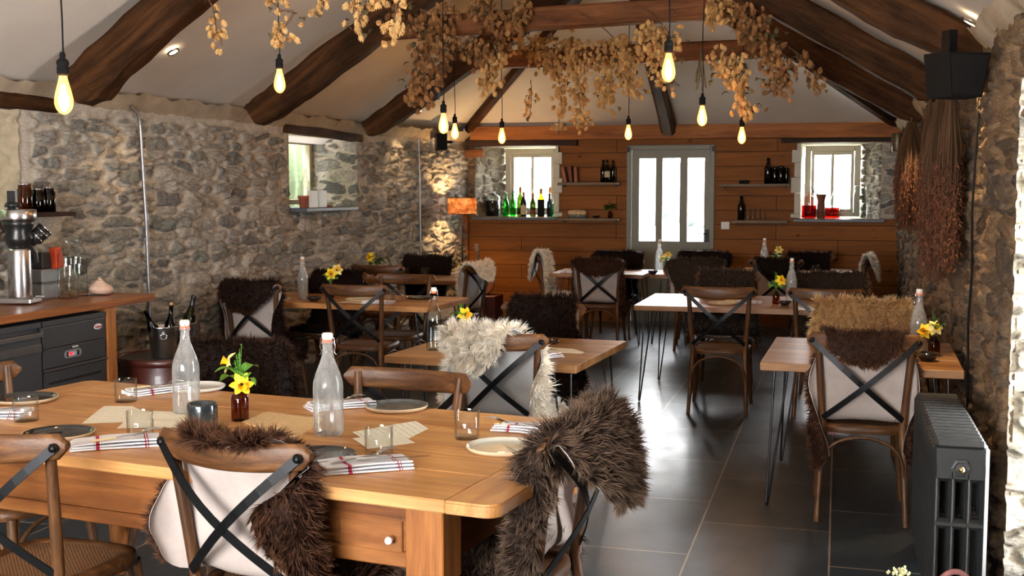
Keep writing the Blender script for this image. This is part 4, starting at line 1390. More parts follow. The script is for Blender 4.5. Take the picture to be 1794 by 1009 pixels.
# ------------------------------------------------------------------ sheepskins
def sheepskin(pose, kind, label, seed, flap=0.12, wseat=0.27, wwaist=0.20, wtop=0.27, wflap=0.20, shiftflap=0.0, wmid=None, wneck=None, LW=None, curlL=None, curlR=None, AL=0.238, AR=0.238, loose=0.0,
              n=5000, length=0.035, width=0.0042, left=1.0, right=1.0, puff=0.0, curl=1.0, droop=0.0, bot=0.19, clump=0.02, sideext=0.0, topup=0.0):
    """A sheepskin laid on the seat, up the back rest, over the rail. Fur outside, hide against the chair."""
    x0, y0, a0 = pose
    root = empty('sheepskin', (x0, y0, 0), a0, label, 'sheepskin')
    path = [(bot + 0.03, 0.445), (bot, 0.476), (0.0, 0.474), (-0.135, 0.474), (-0.172, 0.50), (-0.190, 0.60), (-0.215, 0.72), (-0.245, 0.84), (-0.262, 0.905 + topup), (-0.288, 0.938 + topup + puff), (-0.318, 0.915 + topup)]
    rest = flap
    if flap <= 0: path[-2:] = [(-0.290, 0.934), (-0.316, 0.905)]
    yb = -0.332
    zz = 0.905 + topup
    wn = wneck or (wtop if wflap > wtop * 0.9 else (wtop + wflap) / 2); wm = wmid or (wwaist + wtop) / 2
    wid = [wseat * 0.82, wseat * 0.95, wseat, wseat * 0.95, wwaist * 1.05, (wwaist + wm) / 2, wm, wtop, wn, wn, wflap]
    shf = [0] * 8 + [shiftflap * 0.6, shiftflap, shiftflap]
    nfl = 5 if flap > 0 else 0
    widL = list(wid)
    if LW: widL[0:8] = [LW[0] * 0.82, LW[0] * 0.95, LW[0], LW[0] * 0.95, LW[1] * 1.05, (LW[1] + LW[2]) / 2, LW[2], LW[3]]
    for k in range(1, nfl + 1):
        q = k / nfl
        path.append((yb - 0.004 * k, zz - rest * q))
        wid.append(wflap * math.sqrt(max(0.03, 1 - 0.92 * q ** 2.2))); widL.append(wid[-1])
        shf.append(shiftflap)
    path = np.array(path); wid = np.array(wid); shf = np.array(shf)
    seg = np.concatenate([[0], np.cumsum(np.hypot(*np.diff(path, axis=0).T))])
    nv = 44; nu = 27
    t = np.linspace(0, seg[-1], nv)
    py = np.interp(t, seg, path[:, 0]); pz = np.interp(t, seg, path[:, 1]); w = np.interp(t, seg, wid); w2 = np.interp(t, seg, widL); sh = np.interp(t, seg, shf)
    lo_ = np.interp(t, seg, np.array([0, 0, 0, 0, 0.5, 1, 1, 0.9, 0.5, 0.3, 0.8] + [1.0] * max(0, len(seg) - 11))[:len(seg)]) * loose
    # smooth the polyline
    for _ in range(2):
        for arr in (py, pz, w, w2, sh):
            arr[1:-1] = (arr[:-2] + 2 * arr[1:-1] + arr[2:]) / 4
    ty = np.gradient(py); tz = np.gradient(pz); L = np.hypot(ty, tz); ty /= L; tz /= L
    ny, nz = -tz * -1, ty * -1      # seat: t=(-1,0) -> n=(0,1)
    ny, nz = tz, -ty
    py = py + ny * lo_; pz = pz + nz * lo_
    rng = np.random.RandomState(seed)
    wob = 1 + 0.07 * np.interp(np.linspace(0, 1, nv), np.linspace(0, 1, 9), rng.uniform(-1, 1, 9))
    wob2 = 1 + 0.07 * np.interp(np.linspace(0, 1, nv), np.linspace(0, 1, 9), rng.uniform(-1, 1, 9))
    flapmask = np.clip((t - seg[9]) / 0.04, 0, 1)
    R = 0.038
    cL = 1.75 * curl if curlL is None else curlL; cR = 1.75 * curl if curlR is None else curlR
    def surf(s, j):
        """s lateral distance, j float index along the path."""
        j0 = np.clip(np.floor(j).astype(int), 0, nv - 2); q = j - j0
        lp = lambda arr: arr[j0] * (1 - q) + arr[j0 + 1] * q
        Y, Z, NY, NZ, FM = lp(py), lp(pz), lp(ny), lp(nz), lp(flapmask)
        seatm = np.clip((0.505 - Z) / 0.02, 0, 1)
        aa = np.where(s < 0, AL, AR) - 0.02 * seatm
        cm = np.where(s < 0, cL, cR) * (1 - seatm) + np.minimum(1.75, np.where(s < 0, cL, cR)) * seatm
        exc = np.maximum(0, np.abs(s) - aa)
        ph = np.minimum(exc / R, cm)
        straight = np.maximum(0, exc - R * cm)
        phm = ph
        lat = R * np.sin(phm) + straight * np.cos(phm)
        dep = R * (1 - np.cos(phm)) + straight * np.sin(phm)
        # on the flap nothing curls
        lat = lat * (1 - FM) + exc * FM; dep = dep * (1 - FM)
        X = np.sign(s) * (np.minimum(np.abs(s), aa) + lat)
        # follow the bow of the back rest
        bow = np.clip((Z - 0.5) / 0.36, 0, 1) * 0.062 * (np.minimum(np.abs(X), 0.27) / 0.27) ** 2
        sag = 0.22 * exc * (1 - seatm) + droop * exc
        pos = np.stack([X, Y + bow - NY * dep, Z - NZ * dep - sag], -1)
        lx = np.sign(s) * np.sin(phm) * (1 - FM); ln = np.cos(phm) * (1 - FM) + FM
        nrm = np.stack([lx, NY * ln, NZ * ln], -1)
        wv = 0.008 * np.sin(s * 23 + j * 0.5 + seed) * np.clip(np.abs(s) / 0.2, 0, 1)
        return pos + nrm * (0.010 + wv)[..., None], nrm
    wl = w2 * wob * left + sideext; wr = w * wob2 * right + sideext
    def s_of(u, j):
        j0 = np.clip(np.floor(j).astype(int), 0, nv - 2); q = j - j0
        lp = lambda arr: arr[j0] * (1 - q) + arr[j0 + 1] * q
        return lp(sh) + np.where(u < 0, u * lp(wl), u * lp(wr))
    U, J = np.meshgrid(np.linspace(-1, 1, nu), np.arange(nv, dtype=float), indexing='ij')
    S = s_of(U, J)
    Pg, Ng = surf(S, J)
    I = np.arange(nu * nv).reshape(nu, nv)
    q = np.stack([I[:-1, :-1], I[1:, :-1], I[1:, 1:], I[:-1, 1:]], -1).reshape(-1, 4)
    # hide: two thin layers
    inner = (Pg - Ng * 0.005).reshape(-1, 3); outer = (Pg - Ng * 0.001).reshape(-1, 3)
    k = nu * nv
    rim = []
    for line in (I[0, :], I[-1, ::-1], I[::-1, 0], I[:, -1]):
        for a, b in zip(line[:-1], line[1:]): rim.append((b, a, a + k, b + k))
    np_mesh('hide', np.concatenate([outer, inner]), [q, q[:, ::-1] + k, np.array(rim)], M['leather_white'] if kind == 'white' else M['leather'], root)
    # fur: under-layer plus locks
    base = (Pg + Ng * 0.004).reshape(-1, 3)
    uu = rng.uniform(-1, 1, n); jj = rng.uniform(0, nv - 1.001, n)
    ne = n // 6
    uu[:ne] = np.sign(uu[:ne]) * rng.uniform(0.93, 1.0, ne)
    jj[ne:ne + n // 20] = rng.uniform(nv - 2.2, nv - 1.001, n // 20)
    sv = s_of(uu, jj); P0, N0 = surf(sv, jj)
    P0 = P0 - N0 * 0.002
    e = np.clip((np.abs(uu) - 0.86) / 0.14, 0, 1)
    ee = np.clip((jj - (nv - 4)) / 3.5, 0, 1)
    down = np.zeros((n, 3)); down[:, 2] = -1
    side = np.zeros((n, 3)); side[:, 0] = np.sign(uu)
    # directions shared by clumps
    cu = np.floor(sv / clump).astype(np.int64); cj = np.floor(jj * seg[-1] / nv / clump).astype(np.int64)
    def h(k):
        v = (cu * 73856093 + cj * 19349663 + (seed * 31 + k) * 83492791) & 0xffffffff
        v = ((v ^ (v >> 13)) * 1274126177) & 0xffffffff
        return ((v ^ (v >> 16)) & 0xffff) / 32767.5 - 1
    cl = np.stack([h(1), h(2), h(3)], -1)
    lm = 1 + 0.30 * h(4)
    vert = np.clip(1 - np.abs(N0[:, 2]), 0, 1)
    D = N0 * 0.85 + down * (0.30 * vert)[:, None] + cl * 0.42 + rng.normal(0, 0.16, (n, 3)) + side * (0.55 * e)[:, None] + down * (0.6 * ee)[:, None]
    D /= np.linalg.norm(D, axis=1)[:, None]
    Ln = length * lm * rng.uniform(0.65, 1.15, n)
    T = np.cross(D, rng.normal(0, 1, (n, 3))); T /= np.linalg.norm(T, axis=1)[:, None] + 1e-9
    bend = down * 0.25 + cl * 0.3
    m1 = P0 + D * (Ln * 0.5)[:, None]
    D2 = D + bend * 0.9; D2 /= np.linalg.norm(D2, axis=1)[:, None]
    m2 = m1 + D2 * (Ln * 0.55)[:, None]
    wdt = width * rng.uniform(0.6, 1.2, n)[:, None]
    V = np.concatenate([base, P0 - T * wdt * 0.5, P0 + T * wdt * 0.5, m1 - T * wdt * 0.45, m1 + T * wdt * 0.45, m2])
    b0 = len(base); idx = np.arange(n)
    quad = np.stack([b0 + idx, b0 + n + idx, b0 + 3 * n + idx, b0 + 2 * n + idx], -1)
    tri = np.stack([b0 + 2 * n + idx, b0 + 3 * n + idx, b0 + 4 * n + idx], -1)
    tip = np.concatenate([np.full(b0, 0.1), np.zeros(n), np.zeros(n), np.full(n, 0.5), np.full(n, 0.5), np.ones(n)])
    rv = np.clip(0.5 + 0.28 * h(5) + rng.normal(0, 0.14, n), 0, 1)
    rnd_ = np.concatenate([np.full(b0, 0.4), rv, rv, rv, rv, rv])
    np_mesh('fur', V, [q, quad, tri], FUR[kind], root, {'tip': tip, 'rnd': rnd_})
    return root

# ------------------------------------------------------------------ tables
def hairpin_leg(root, x, y, z1, dx, dy):
    """Two-pronged steel rod leg with a mounting plate; foot splays to (x+dx, y+dy)."""
    m = MB()
    fx, fy = x + dx, y + dy
    px, py = -dy, dx
    l = math.hypot(px, py); px, py = px / l * 0.05, py / l * 0.05
    pts = [(x + px, y + py, z1 - 0.002), (fx + px * 0.14, fy + py * 0.14, 0.022), (fx + px * 0.08, fy + py * 0.08, 0.008), (fx, fy, 0.006), (fx - px * 0.08, fy - py * 0.08, 0.008), (fx - px * 0.14, fy - py * 0.14, 0.022), (x - px, y - py, z1 - 0.002)]
    m.tube(pts, 0.0058, 8)
    m.box((x, y, z1 - 0.002), (0.12, 0.12, 0.004))
    m.build('leg', M['hairpin'], root)

def quad_frame(nl, nr, fl, fr):
    """Plan frame from the corners of a table top."""
    nl, nr, fl, fr = map(np.array, (nl, nr, fl, fr))
    c = (nl + nr + fl + fr) / 4
    u = ((nr - nl) + (fr - fl)); L = (np.hypot(*(nr - nl)) + np.hypot(*(fr - fl))) / 2
    W = (np.hypot(*(fl - nl)) + np.hypot(*(fr - nr))) / 2
    return c, math.atan2(u[1], u[0]), L, W

def rounded_rect(L, W, r, n=6):
    pts = []
    for cx, cy, a0 in ((L / 2 - r, W / 2 - r, 0), (-L / 2 + r, W / 2 - r, PI / 2), (-L / 2 + r, -W / 2 + r, PI), (L / 2 - r, -W / 2 + r, 3 * PI / 2)):
        for k in range(n + 1):
            a = a0 + PI / 2 * k / n
            pts.append((cx + r * math.cos(a), cy + r * math.sin(a)))
    return pts

KT = 1.0118
def hairpin_table(c, ang, L, W, label, z=0.74, th=0.04, r=0.004, mat='board_top', planks=3, group=None):
    c = (c[0] * KT, c[1] * KT); L *= KT; W *= KT
    t = empty('hairpin_table', (c[0], c[1], 0), ang, label, 'table', group)
    m = MB()
    if r < 0.02:
        pw = W / planks
        for k in range(planks):
            m.box((0, -W / 2 + pw * (k + 0.5), z - th / 2), (L, pw - 0.0015, th), ch=0.003)
    else:
        pl = rounded_rect(L, W, r)
        m.prism([(p[0] * 0.995, p[1] * 0.995) for p in pl], z - 0.004, z, smooth=True)
        m.prism(pl, z - th + 0.004, z - 0.004, smooth=True)
        m.prism([(p[0] * 0.995, p[1] * 0.995) for p in pl], z - th, z - th + 0.004, smooth=True)
    m.build('tabletop', M[mat], t)
    ix, iy = L / 2 - 0.10, W / 2 - 0.09
    for sx in (-1, 1):
        for sy in (-1, 1):
            hairpin_leg(t, sx * ix, sy * iy, z - th, sx * 0.055, sy * 0.055)
    return t

# the big farmhouse table in front
ANG1 = -math.radians(7.4)
NR = np.array([-0.829, 2.785]); L1, W1 = 2.43, 1.14
u1 = np.array([math.cos(ANG1), math.sin(ANG1)]); v1 = np.array([-u1[1], u1[0]])
C1 = NR - u1 * L1 / 2 + v1 * W1 / 2
T1 = empty('farmhouse_table', (C1[0], C1[1], 0), ANG1, 'large pine farmhouse table with planked top in the foreground', 'table')
m = MB()
Lm = L1 - 0.30
pw = W1 / 4
for k in range(4):
    m.box((0, -W1 / 2 + pw * (k + 0.5), 0.772), (Lm, pw - 0.0012, 0.036), ch=0.004)
m.build('tabletop', M['table_pine'], T1)
for s in (-1, 1):
    m = MB()
    r = 0.045
    x0, x1 = Lm / 2 + 0.0008, L1 / 2
    pl = [(x0, -W1 / 2)] + [(x1 - r + r * math.sin(a), -W1 / 2 + r - r * math.cos(a)) for a in arc(0, PI / 2, 6)] + [(x1 - r + r * math.cos(a), W1 / 2 - r + r * math.sin(a)) for a in arc(0, PI / 2, 6)] + [(x0, W1 / 2)]
    inn = [(x0 + (p[0] - x0) * 0.97, p[1] * 0.993) for p in pl]
    m.prism(inn, 0.784, 0.790); m.prism(pl, 0.758, 0.7838); m.prism(inn, 0.754, 0.758)
    if s < 0: m.v = [(-a, -b, c) for a, b, c in m.v]
    fr = Matrix.Translation((s * (Lm / 2 + 0.07), 0, 0.77)) @ Matrix.Rotation(PI / 2, 4, 'Z')
    m.build('breadboard_end', M['table_pine'], T1, frame=fr)
ax, ay = L1 / 2 - 0.235, W1 / 2 - 0.10
for sy in (-1, 1):
    m = MB()
    y = sy * ay
    m.box((0, y, 0.720), (2 * ax - 0.09, 0.028, 0.060)); m.box((0, y - sy * 0.006, 0.648), (2 * ax - 0.09, 0.026, 0.084)); m.box((0, y, 0.583), (2 * ax - 0.09, 0.034, 0.044), ch=0.004)
    m.build('apron', M['table_apron'], T1)
for sx in (-1, 1):
    m = MB(); x = sx * ax
    m.box((x, 0, 0.658), (0.026, 2 * ay - 0.09, 0.19))
    m.build('apron', M['table_apron'], T1, frame=Matrix.Translation((x, 0, 0.6)) @ Matrix.Rotation(PI / 2, 4, 'Z'))
for sx in (-1, 1):
    for sy in (-1, 1):
        m = MB()
        x, y = sx * ax, sy * ay
        m.box((x, y, 0.645), (0.115, 0.115, 0.216), ch=0.004)
        prof = [(0.054, 0.54), (0.060, 0.53), (0.060, 0.50), (0.046, 0.475), (0.042, 0.46), (0.054, 0.44), (0.058, 0.40), (0.052, 0.33), (0.043, 0.22), (0.036, 0.12), (0.034, 0.09), (0.046, 0.075), (0.046, 0.06), (0.036, 0.045), (0.038, 0.02), (0.030, 0.0), (0.0005, 0.0)]
        m.lathe(prof[::-1], 24, (x, y, 0))
        m.build('leg', M['leg_pine'], T1)
m = MB()
m.box((ax - 0.19, -ay - 0.004, 0.645), (0.20, 0.022, 0.12), ch=0.003)
dr = m.build('drawer', M['table_apron'], T1)
m = MB(); m.lathe([(0.0005, 0), (0.008, 0.002), (0.006, 0.012), (0.012, 0.02), (0.010, 0.028), (0.0005, 0.03)], 14, M_=Matrix.Translation((ax - 0.12, -ay - 0.015, 0.64)) @ Matrix.Rotation(PI / 2, 4, 'X'))
m.build('knob', M['porcelain'], dr)

def tpos(T, lx, ly, z=0.0):
    a = T.rotation_euler[2]
    return (T.location[0] + lx * math.cos(a) - ly * math.sin(a), T.location[1] + lx * math.sin(a) + ly * math.cos(a), z)

c, a, L, W = np.array([-1.70, 5.98]), -0.07, 1.04, 1.0
T2 = hairpin_table(c, a, L, W, 'square hairpin-leg table behind the farmhouse table, white fleece chair pushed up to it')
c, a, L, W = quad_frame((-0.355, 5.804), (0.609, 5.774), (-0.338, 6.864), (0.60, 6.846))
T3 = hairpin_table(c, a, L, W, 'square hairpin-leg table against the right wall above the radiator')
T4 = hairpin_table((-0.53, 9.02), 0.0, 1.86, 1.06, 'long hairpin-leg table right of the aisle with two bare chairs at its near side')
T5 = hairpin_table((-2.40, 12.02), 0.02, 0.98, 0.80, 'far hairpin-leg table in front of the rear door, its straight left half')
T5b = hairpin_table((-1.66, 12.10), 0.02, 0.44, 0.72, 'small round-cornered table butted to the far table before the door', r=0.12)
T6 = hairpin_table((-3.77, 8.40), -0.06, 1.85, 0.86, 'long round-cornered table along the left stone wall, nearer of the two there', r=0.07, mat='table_pine')
T7 = hairpin_table((-3.95, 10.72), 0.03, 1.22, 0.80, 'table deeper along the left stone wall, below the window recess', r=0.01)
T8 = hairpin_table((-0.42, 12.75), 0.0, 1.15, 0.76, 'table in the far right corner, mostly hidden behind furry chairs')

# ------------------------------------------------------------------ chairs and skins, one by one
G = None
P = {}
def chair(key, rc, ang, label): P[key] = place_chair(rc, ang, label)
chair('front', (-1.665, 2.87), -11, 'front chair seen from behind, black cross straps against pale hide, brown fleece over its rail')
chair('frontleft', (-2.40, 2.76), -2, 'bare cross-back chair cut by the left edge of the photo, rattan seat showing')
chair('end', (-0.725, 3.37), 85, 'chair at the right end of the farmhouse table under a big brown fleece')
chair('across', (-1.60, 4.205), 173, 'bare golden-brown chair across the farmhouse table facing the camera')
chair('acrossleft', (-2.58, 4.63), 170, 'chair across the farmhouse table buried under a dark brown fleece')
chair('head', (-3.33, 3.72), -97, 'chair at the far left end of the farmhouse table, only a post showing')
chair('white', (-1.63, 5.41), -6, 'chair with a fluffy white fleece at the near side of the square table')
chair('t2far', (-1.76, 6.98), 178, 'chair with a very dark fleece facing the camera across the square table')
chair('t3near', (0.14, 5.84), 1, 'chair beside the radiator with pale hide behind black straps and a brown flap')
chair('t3far', (0.15, 7.42), 180, 'chair with the thick golden tan fleece at the right wall table')
chair('t4a', (-0.83, 8.47), 1, 'bare chair at the near side of the long right table, whole legs in view')
chair('t4b', (-0.07, 8.52), 1, 'bare chair at the long right table, half hidden behind the tan fleece')
chair('t4c', (-0.90, 9.98), 180, 'chair with mottled grey fleece on the far side of the long right table, left one')
chair('t4d', (-0.05, 10.05), 180, 'chair with wide brown-grey fleece on the far side of the long right table, right one')
chair('t5a', (-2.36, 11.55), 2, 'chair before the rear door seen from behind, brown fleece and pale hide with straps')
chair('t5b', (-2.42, 13.05), 180, 'chair with dark fleece behind the far table, left of the water bottle')
chair('t5c', (-3.18, 12.35), -86, 'chair at the left end of the far table with a curled cream-white fleece')
chair('t5d', (-1.39, 11.80), 4, 'chair with a grey-brown fleece covering its whole back, right of the amber vase')
chair('t5e', (-1.47, 13.32), 180, 'chair with dark fleece right under the rear door handle')
chair('t8a', (-0.60, 12.02), 2, 'chair with nearly black fleece at the near side of the far right corner table')
chair('t8b', (-0.30, 13.42), 180, 'chair with dark brown fleece at the far side of the far right corner table')
chair('t8c', (0.32, 12.55), 86, 'chair at the right end of the corner table with a cream fleece over it')
chair('t6a', (-4.36, 7.93), -3, 'chair by the left wall with dark fleece above pale hide and straps')
chair('t6b', (-3.49, 7.93), 1, 'bare dark cross-back chair at the near side of the left wall table')
chair('t6c', (-4.15, 9.20), 178, 'chair with dark fleece behind the yellow daffodils at the left wall')
chair('t6d', (-3.50, 9.10), 178, 'bare chair facing the camera across the left wall table')
chair('t7a', (-4.20, 10.10), -2, 'bare chair at the near side of the table under the window recess')
chair('t7b', (-4.18, 11.55), 178, 'chair with dark brown fleece on the far side of the table under the recess')
chair('t7c', (-3.27, 10.45), 80, 'chair with white fleece flopped over its corner, left of the guitar')

sheepskin(P['front'], 'brown', 'brown curly sheepskin over the front chair, pale hide showing behind black straps', 3, flap=0.0, LW=(0.28, 0.30, 0.40, 0.25), wseat=0.26, wwaist=0.22, wmid=0.31, wtop=0.36, wneck=0.14, wflap=0.11, shiftflap=-0.005, curlR=2.95, AR=0.21, AL=0.25, curlL=1.2, n=30000, length=0.042, width=0.003, right=1.22, left=0.88, droop=0.08, clump=0.014)
sheepskin(P['end'], 'greybrown', 'big grey-brown shaggy sheepskin on the chair at the end of the farmhouse table', 5, flap=0.20, wseat=0.34, wwaist=0.28, wtop=0.33, wflap=0.26, loose=0.045, AL=0.205, curlL=2.5, n=34000, length=0.05, width=0.003, puff=0.0, clump=0.016, droop=0.1)
sheepskin(P['acrossleft'], 'dark', 'dark brown sheepskin draped wide over the chair across the farmhouse table', 7, flap=0.1, wseat=0.3, wwaist=0.30, wtop=0.36, wflap=0.26, n=16000, length=0.045, width=0.004)
sheepskin(P['white'], 'white', 'fluffy white sheepskin hung over the chair at the square table', 9, flap=0.16, wseat=0.36, wwaist=0.36, wmid=0.34, wtop=0.25, AR=0.20, curlR=2.9, AL=0.215, curlL=1.5, wflap=0.16, shiftflap=-0.10, n=26000, length=0.05, width=0.0036, puff=0.02, droop=0.2)
sheepskin(P['t2far'], 'dark', 'very dark sheepskin on the chair facing the camera at the square table', 11, flap=0.10, wseat=0.34, wwaist=0.26, wtop=0.215, wflap=0.18, n=12000, length=0.045, width=0.0045, puff=0.02, droop=0.4)
sheepskin(P['t3near'], 'brown', 'sheepskin with chestnut flap and pale hide on the chair beside the radiator', 13, flap=0.12, wseat=0.36, wwaist=0.35, wmid=0.26, wtop=0.215, AL=0.205, AR=0.205, curl=1.68, wflap=0.17, n=12000, length=0.036, width=0.0036, droop=0.5, puff=0.0)
sheepskin(P['t3far'], 'tan', 'thick golden tan sheepskin on the chair at the right wall table', 15, flap=0.12, wseat=0.34, wwaist=0.27, wtop=0.29, wflap=0.25, n=15000, length=0.05, width=0.0045, puff=0.01)
sheepskin(P['t4c'], 'taupe', 'mottled grey sheepskin on the far side of the long right table, left one', 17, flap=0.1, wseat=0.33, wwaist=0.24, wtop=0.23, wflap=0.2, n=6000, length=0.045, width=0.006)
sheepskin(P['t4d'], 'taupe', 'wide brown-grey sheepskin on the far side of the long right table, right one', 19, flap=0.1, wseat=0.33, wwaist=0.26, wtop=0.29, wflap=0.26, n=6000, length=0.04, width=0.006)
sheepskin(P['t5a'], 'brown', 'brown sheepskin with pale hide on the chair left of the water bottle by the door', 21, flap=0.13, wseat=0.34, wwaist=0.33, wmid=0.33, wtop=0.29, AL=0.21, AR=0.205, curl=1.6, wflap=0.255, n=6000, length=0.035, width=0.006, droop=0.2)
sheepskin(P['t5b'], 'dark', 'dark sheepskin on the chair behind the far table, left of the water bottle', 23, flap=0.1, wseat=0.3, wwaist=0.22, wtop=0.29, wflap=0.27, n=4500, length=0.035, width=0.007)
sheepskin(P['t5c'], 'white', 'curled cream-white sheepskin on the left end chair of the far table', 25, flap=0.24, wseat=0.32, wwaist=0.26, wtop=0.26, wflap=0.22, n=6500, length=0.04, width=0.006, puff=0.03)
sheepskin(P['t5d'], 'taupe', 'grey-brown sheepskin covering the whole chair back right of the amber vase', 27, flap=0.34, wseat=0.30, wwaist=0.24, wtop=0.29, wflap=0.28, n=6500, length=0.035, width=0.006)
sheepskin(P['t5e'], 'dark', 'dark sheepskin with bright rim on the chair under the rear door handle', 29, flap=0.1, wseat=0.3, wwaist=0.22, wtop=0.29, wflap=0.27, n=4000, length=0.035, width=0.007)
sheepskin(P['t8a'], 'dark', 'nearly black sheepskin on the near chair of the far right corner table', 31, flap=0.16, wseat=0.3, wwaist=0.2, wtop=0.22, wflap=0.2, n=4500, length=0.035, width=0.007)
sheepskin(P['t8b'], 'dark', 'dark brown sheepskin on the far chair of the far right corner table', 33, flap=0.1, wseat=0.3, wwaist=0.22, wtop=0.23, wflap=0.2, n=4000, length=0.035, width=0.007)
sheepskin(P['t8c'], 'white', 'cream sheepskin arched over the chair back at the far right', 35, flap=0.2, wseat=0.24, wwaist=0.19, wtop=0.2, wflap=0.2, n=4500, length=0.035, width=0.006, puff=0.04)
sheepskin(P['t6a'], 'dark', 'dark brown sheepskin with pale hide on the left wall chair', 37, flap=0.19, wseat=0.34, wwaist=0.34, wmid=0.32, wtop=0.29, AL=0.205, AR=0.21, curl=1.6, wflap=0.22, n=9000, length=0.04, width=0.005, droop=0.3)
sheepskin(P['t6c'], 'dark', 'dark sheepskin behind the daffodils at the left wall table', 39, flap=0.1, wseat=0.3, wwaist=0.22, wtop=0.25, wflap=0.2, n=5000, length=0.035, width=0.006)
sheepskin(P['t7b'], 'dark', 'dark brown sheepskin on the chair nearest the floor lamp', 41, flap=0.1, wseat=0.3, wwaist=0.22, wtop=0.28, wflap=0.24, n=5000, length=0.035, width=0.006)
sheepskin(P['t7c'], 'white', 'white sheepskin flopped over a chair corner left of the guitar', 43, flap=0.12, wseat=0.3, wwaist=0.24, wtop=0.27, wflap=0.2, n=7000, length=0.035, width=0.005, puff=0.02)
# ------------------------------------------------------------------ table ware builders
ZT1 = 0.79; ZT = 0.74
def bottle_swing(loc, label, h=0.33, r=0.043, fog=True, group=None, facets=None, lod=1):
    """Swing-top water bottle: glass, water, porcelain stopper, wire."""
    t = empty('water_bottle', loc, random.Random(int(loc[0] * 977)).uniform(0, 3), label, 'bottle', group)
    k = h / 0.33
    prof = [(0.0005, 0.004), (r * 0.7, 0.004), (r * 0.93, 0.0), (r, 0.01), (r, 0.155 * k), (r * 0.97, 0.175 * k), (r * 0.80, 0.205 * k), (r * 0.55, 0.235 * k), (r * 0.38, 0.26 * k), (r * 0.33, 0.285 * k), (r * 0.33, 0.298 * k), (r * 0.40, 0.300 * k), (r * 0.40, 0.308 * k), (r * 0.30, 0.310 * k)]
    m = MB(); m.lathe(prof, 28, facets=facets, smooth=facets is None)
    m.build('bottle_glass', M['bottle_misted'] if fog else M['bottle_glass'], t)
    m = MB(); rw = r - 0.0025
    m.lathe([(0.0005, 0.006), (rw * 0.9, 0.006), (rw, 0.014), (rw, 0.155 * k), (rw * 0.97, 0.172 * k), (rw * 0.80, 0.200 * k), (rw * 0.66, 0.215 * k), (0.0005, 0.2151 * k)], 24)
    m.build('water', M['water'], t)
    m = MB(); m.lathe([(0.0005, 0.306 * k), (r * 0.26, 0.306 * k), (r * 0.30, 0.314 * k), (r * 0.36, 0.318 * k), (r * 0.37, 0.330 * k), (r * 0.30, 0.336 * k), (0.0005, 0.337 * k)], 18)
    m.build('stopper', M['porcelain'], t)
    m = MB(); m.lathe([(r * 0.27, 0.303 * k), (r * 0.36, 0.306 * k), (r * 0.36, 0.314 * k), (r * 0.27, 0.315 * k)], 16)
    m.build('rubber_seal', M['rubber_orange'], t)
    m = MB(); q = r * 0.43
    m.tube([(-r * 0.1, 0, 0.334 * k), (-q * 1.05, 0, 0.318 * k), (-q * 1.2, 0, 0.29 * k), (-q * 1.0, 0.004, 0.272 * k), (-q * 1.3, 0.006, 0.262 * k)], 0.0013, 6)
    m.tube([(r * 0.1, 0, 0.334 * k), (q * 1.05, 0, 0.318 * k), (q * 1.2, 0, 0.29 * k), (q * 1.0, 0.004, 0.272 * k), (q * 1.3, 0.006, 0.262 * k)], 0.0013, 6)
    m.tube([(q * math.cos(a) * 0.92, q * math.sin(a) * 0.92, 0.275 * k) for a in arc(0, 2 * PI, 16)], 0.0012, 6)
    m.build('wire_bail', M['bright_steel'], t)
    return t

def tumbler(loc, label, r=0.043, h=0.088, group=None, cat='glass'):
    m = MB()
    m.lathe([(0.0005, 0.0), (r * 0.92, 0.0), (r * 0.98, 0.004), (r, h), (r - 0.0018, h + 0.0006), (r - 0.0028, h - 0.002), (r * 0.94, 0.010), (0.0005, 0.009)], 36)
    o = m.build('glass_tumbler', M['glass'], None)
    o.location = loc
    return tag(o, label, cat, group)

def plate(loc, label, r=0.115, top='ceramic_dark', rim='ceramic_rim', h=0.016, group=None):
    t = empty('plate', loc, 0, label, 'plate', group)
    m = MB()
    m.lathe([(0.0005, 0.0), (r * 0.80, 0.0), (r * 0.93, 0.003), (r, h * 0.75), (r * 0.995, h), (r * 0.97, h * 1.02)], 56)
    m.build('plate_body', M[rim], t)
    m = MB()
    m.lathe([(r * 0.972, h * 1.025), (r * 0.95, h * 0.9), (r * 0.90, 0.0075), (r * 0.80, 0.006), (r * 0.4, 0.0055), (0.0005, 0.006)], 56)
    m.build('glazed_surface', M[top], t)
    return t

def small_bowl(loc, label, r=0.05, h=0.035, mat='ceramic_dark'):
    m = MB()
    m.lathe([(0.0005, 0.0), (r * 0.45, 0.0), (r * 0.55, 0.004), (r * 0.9, h * 0.7), (r, h), (r * 0.94, h), (r * 0.8, h * 0.65), (r * 0.45, 0.010), (0.0005, 0.008)], 32)
    o = m.build('small_bowl', M[mat], None); o.location = loc
    return tag(o, label, 'bowl')

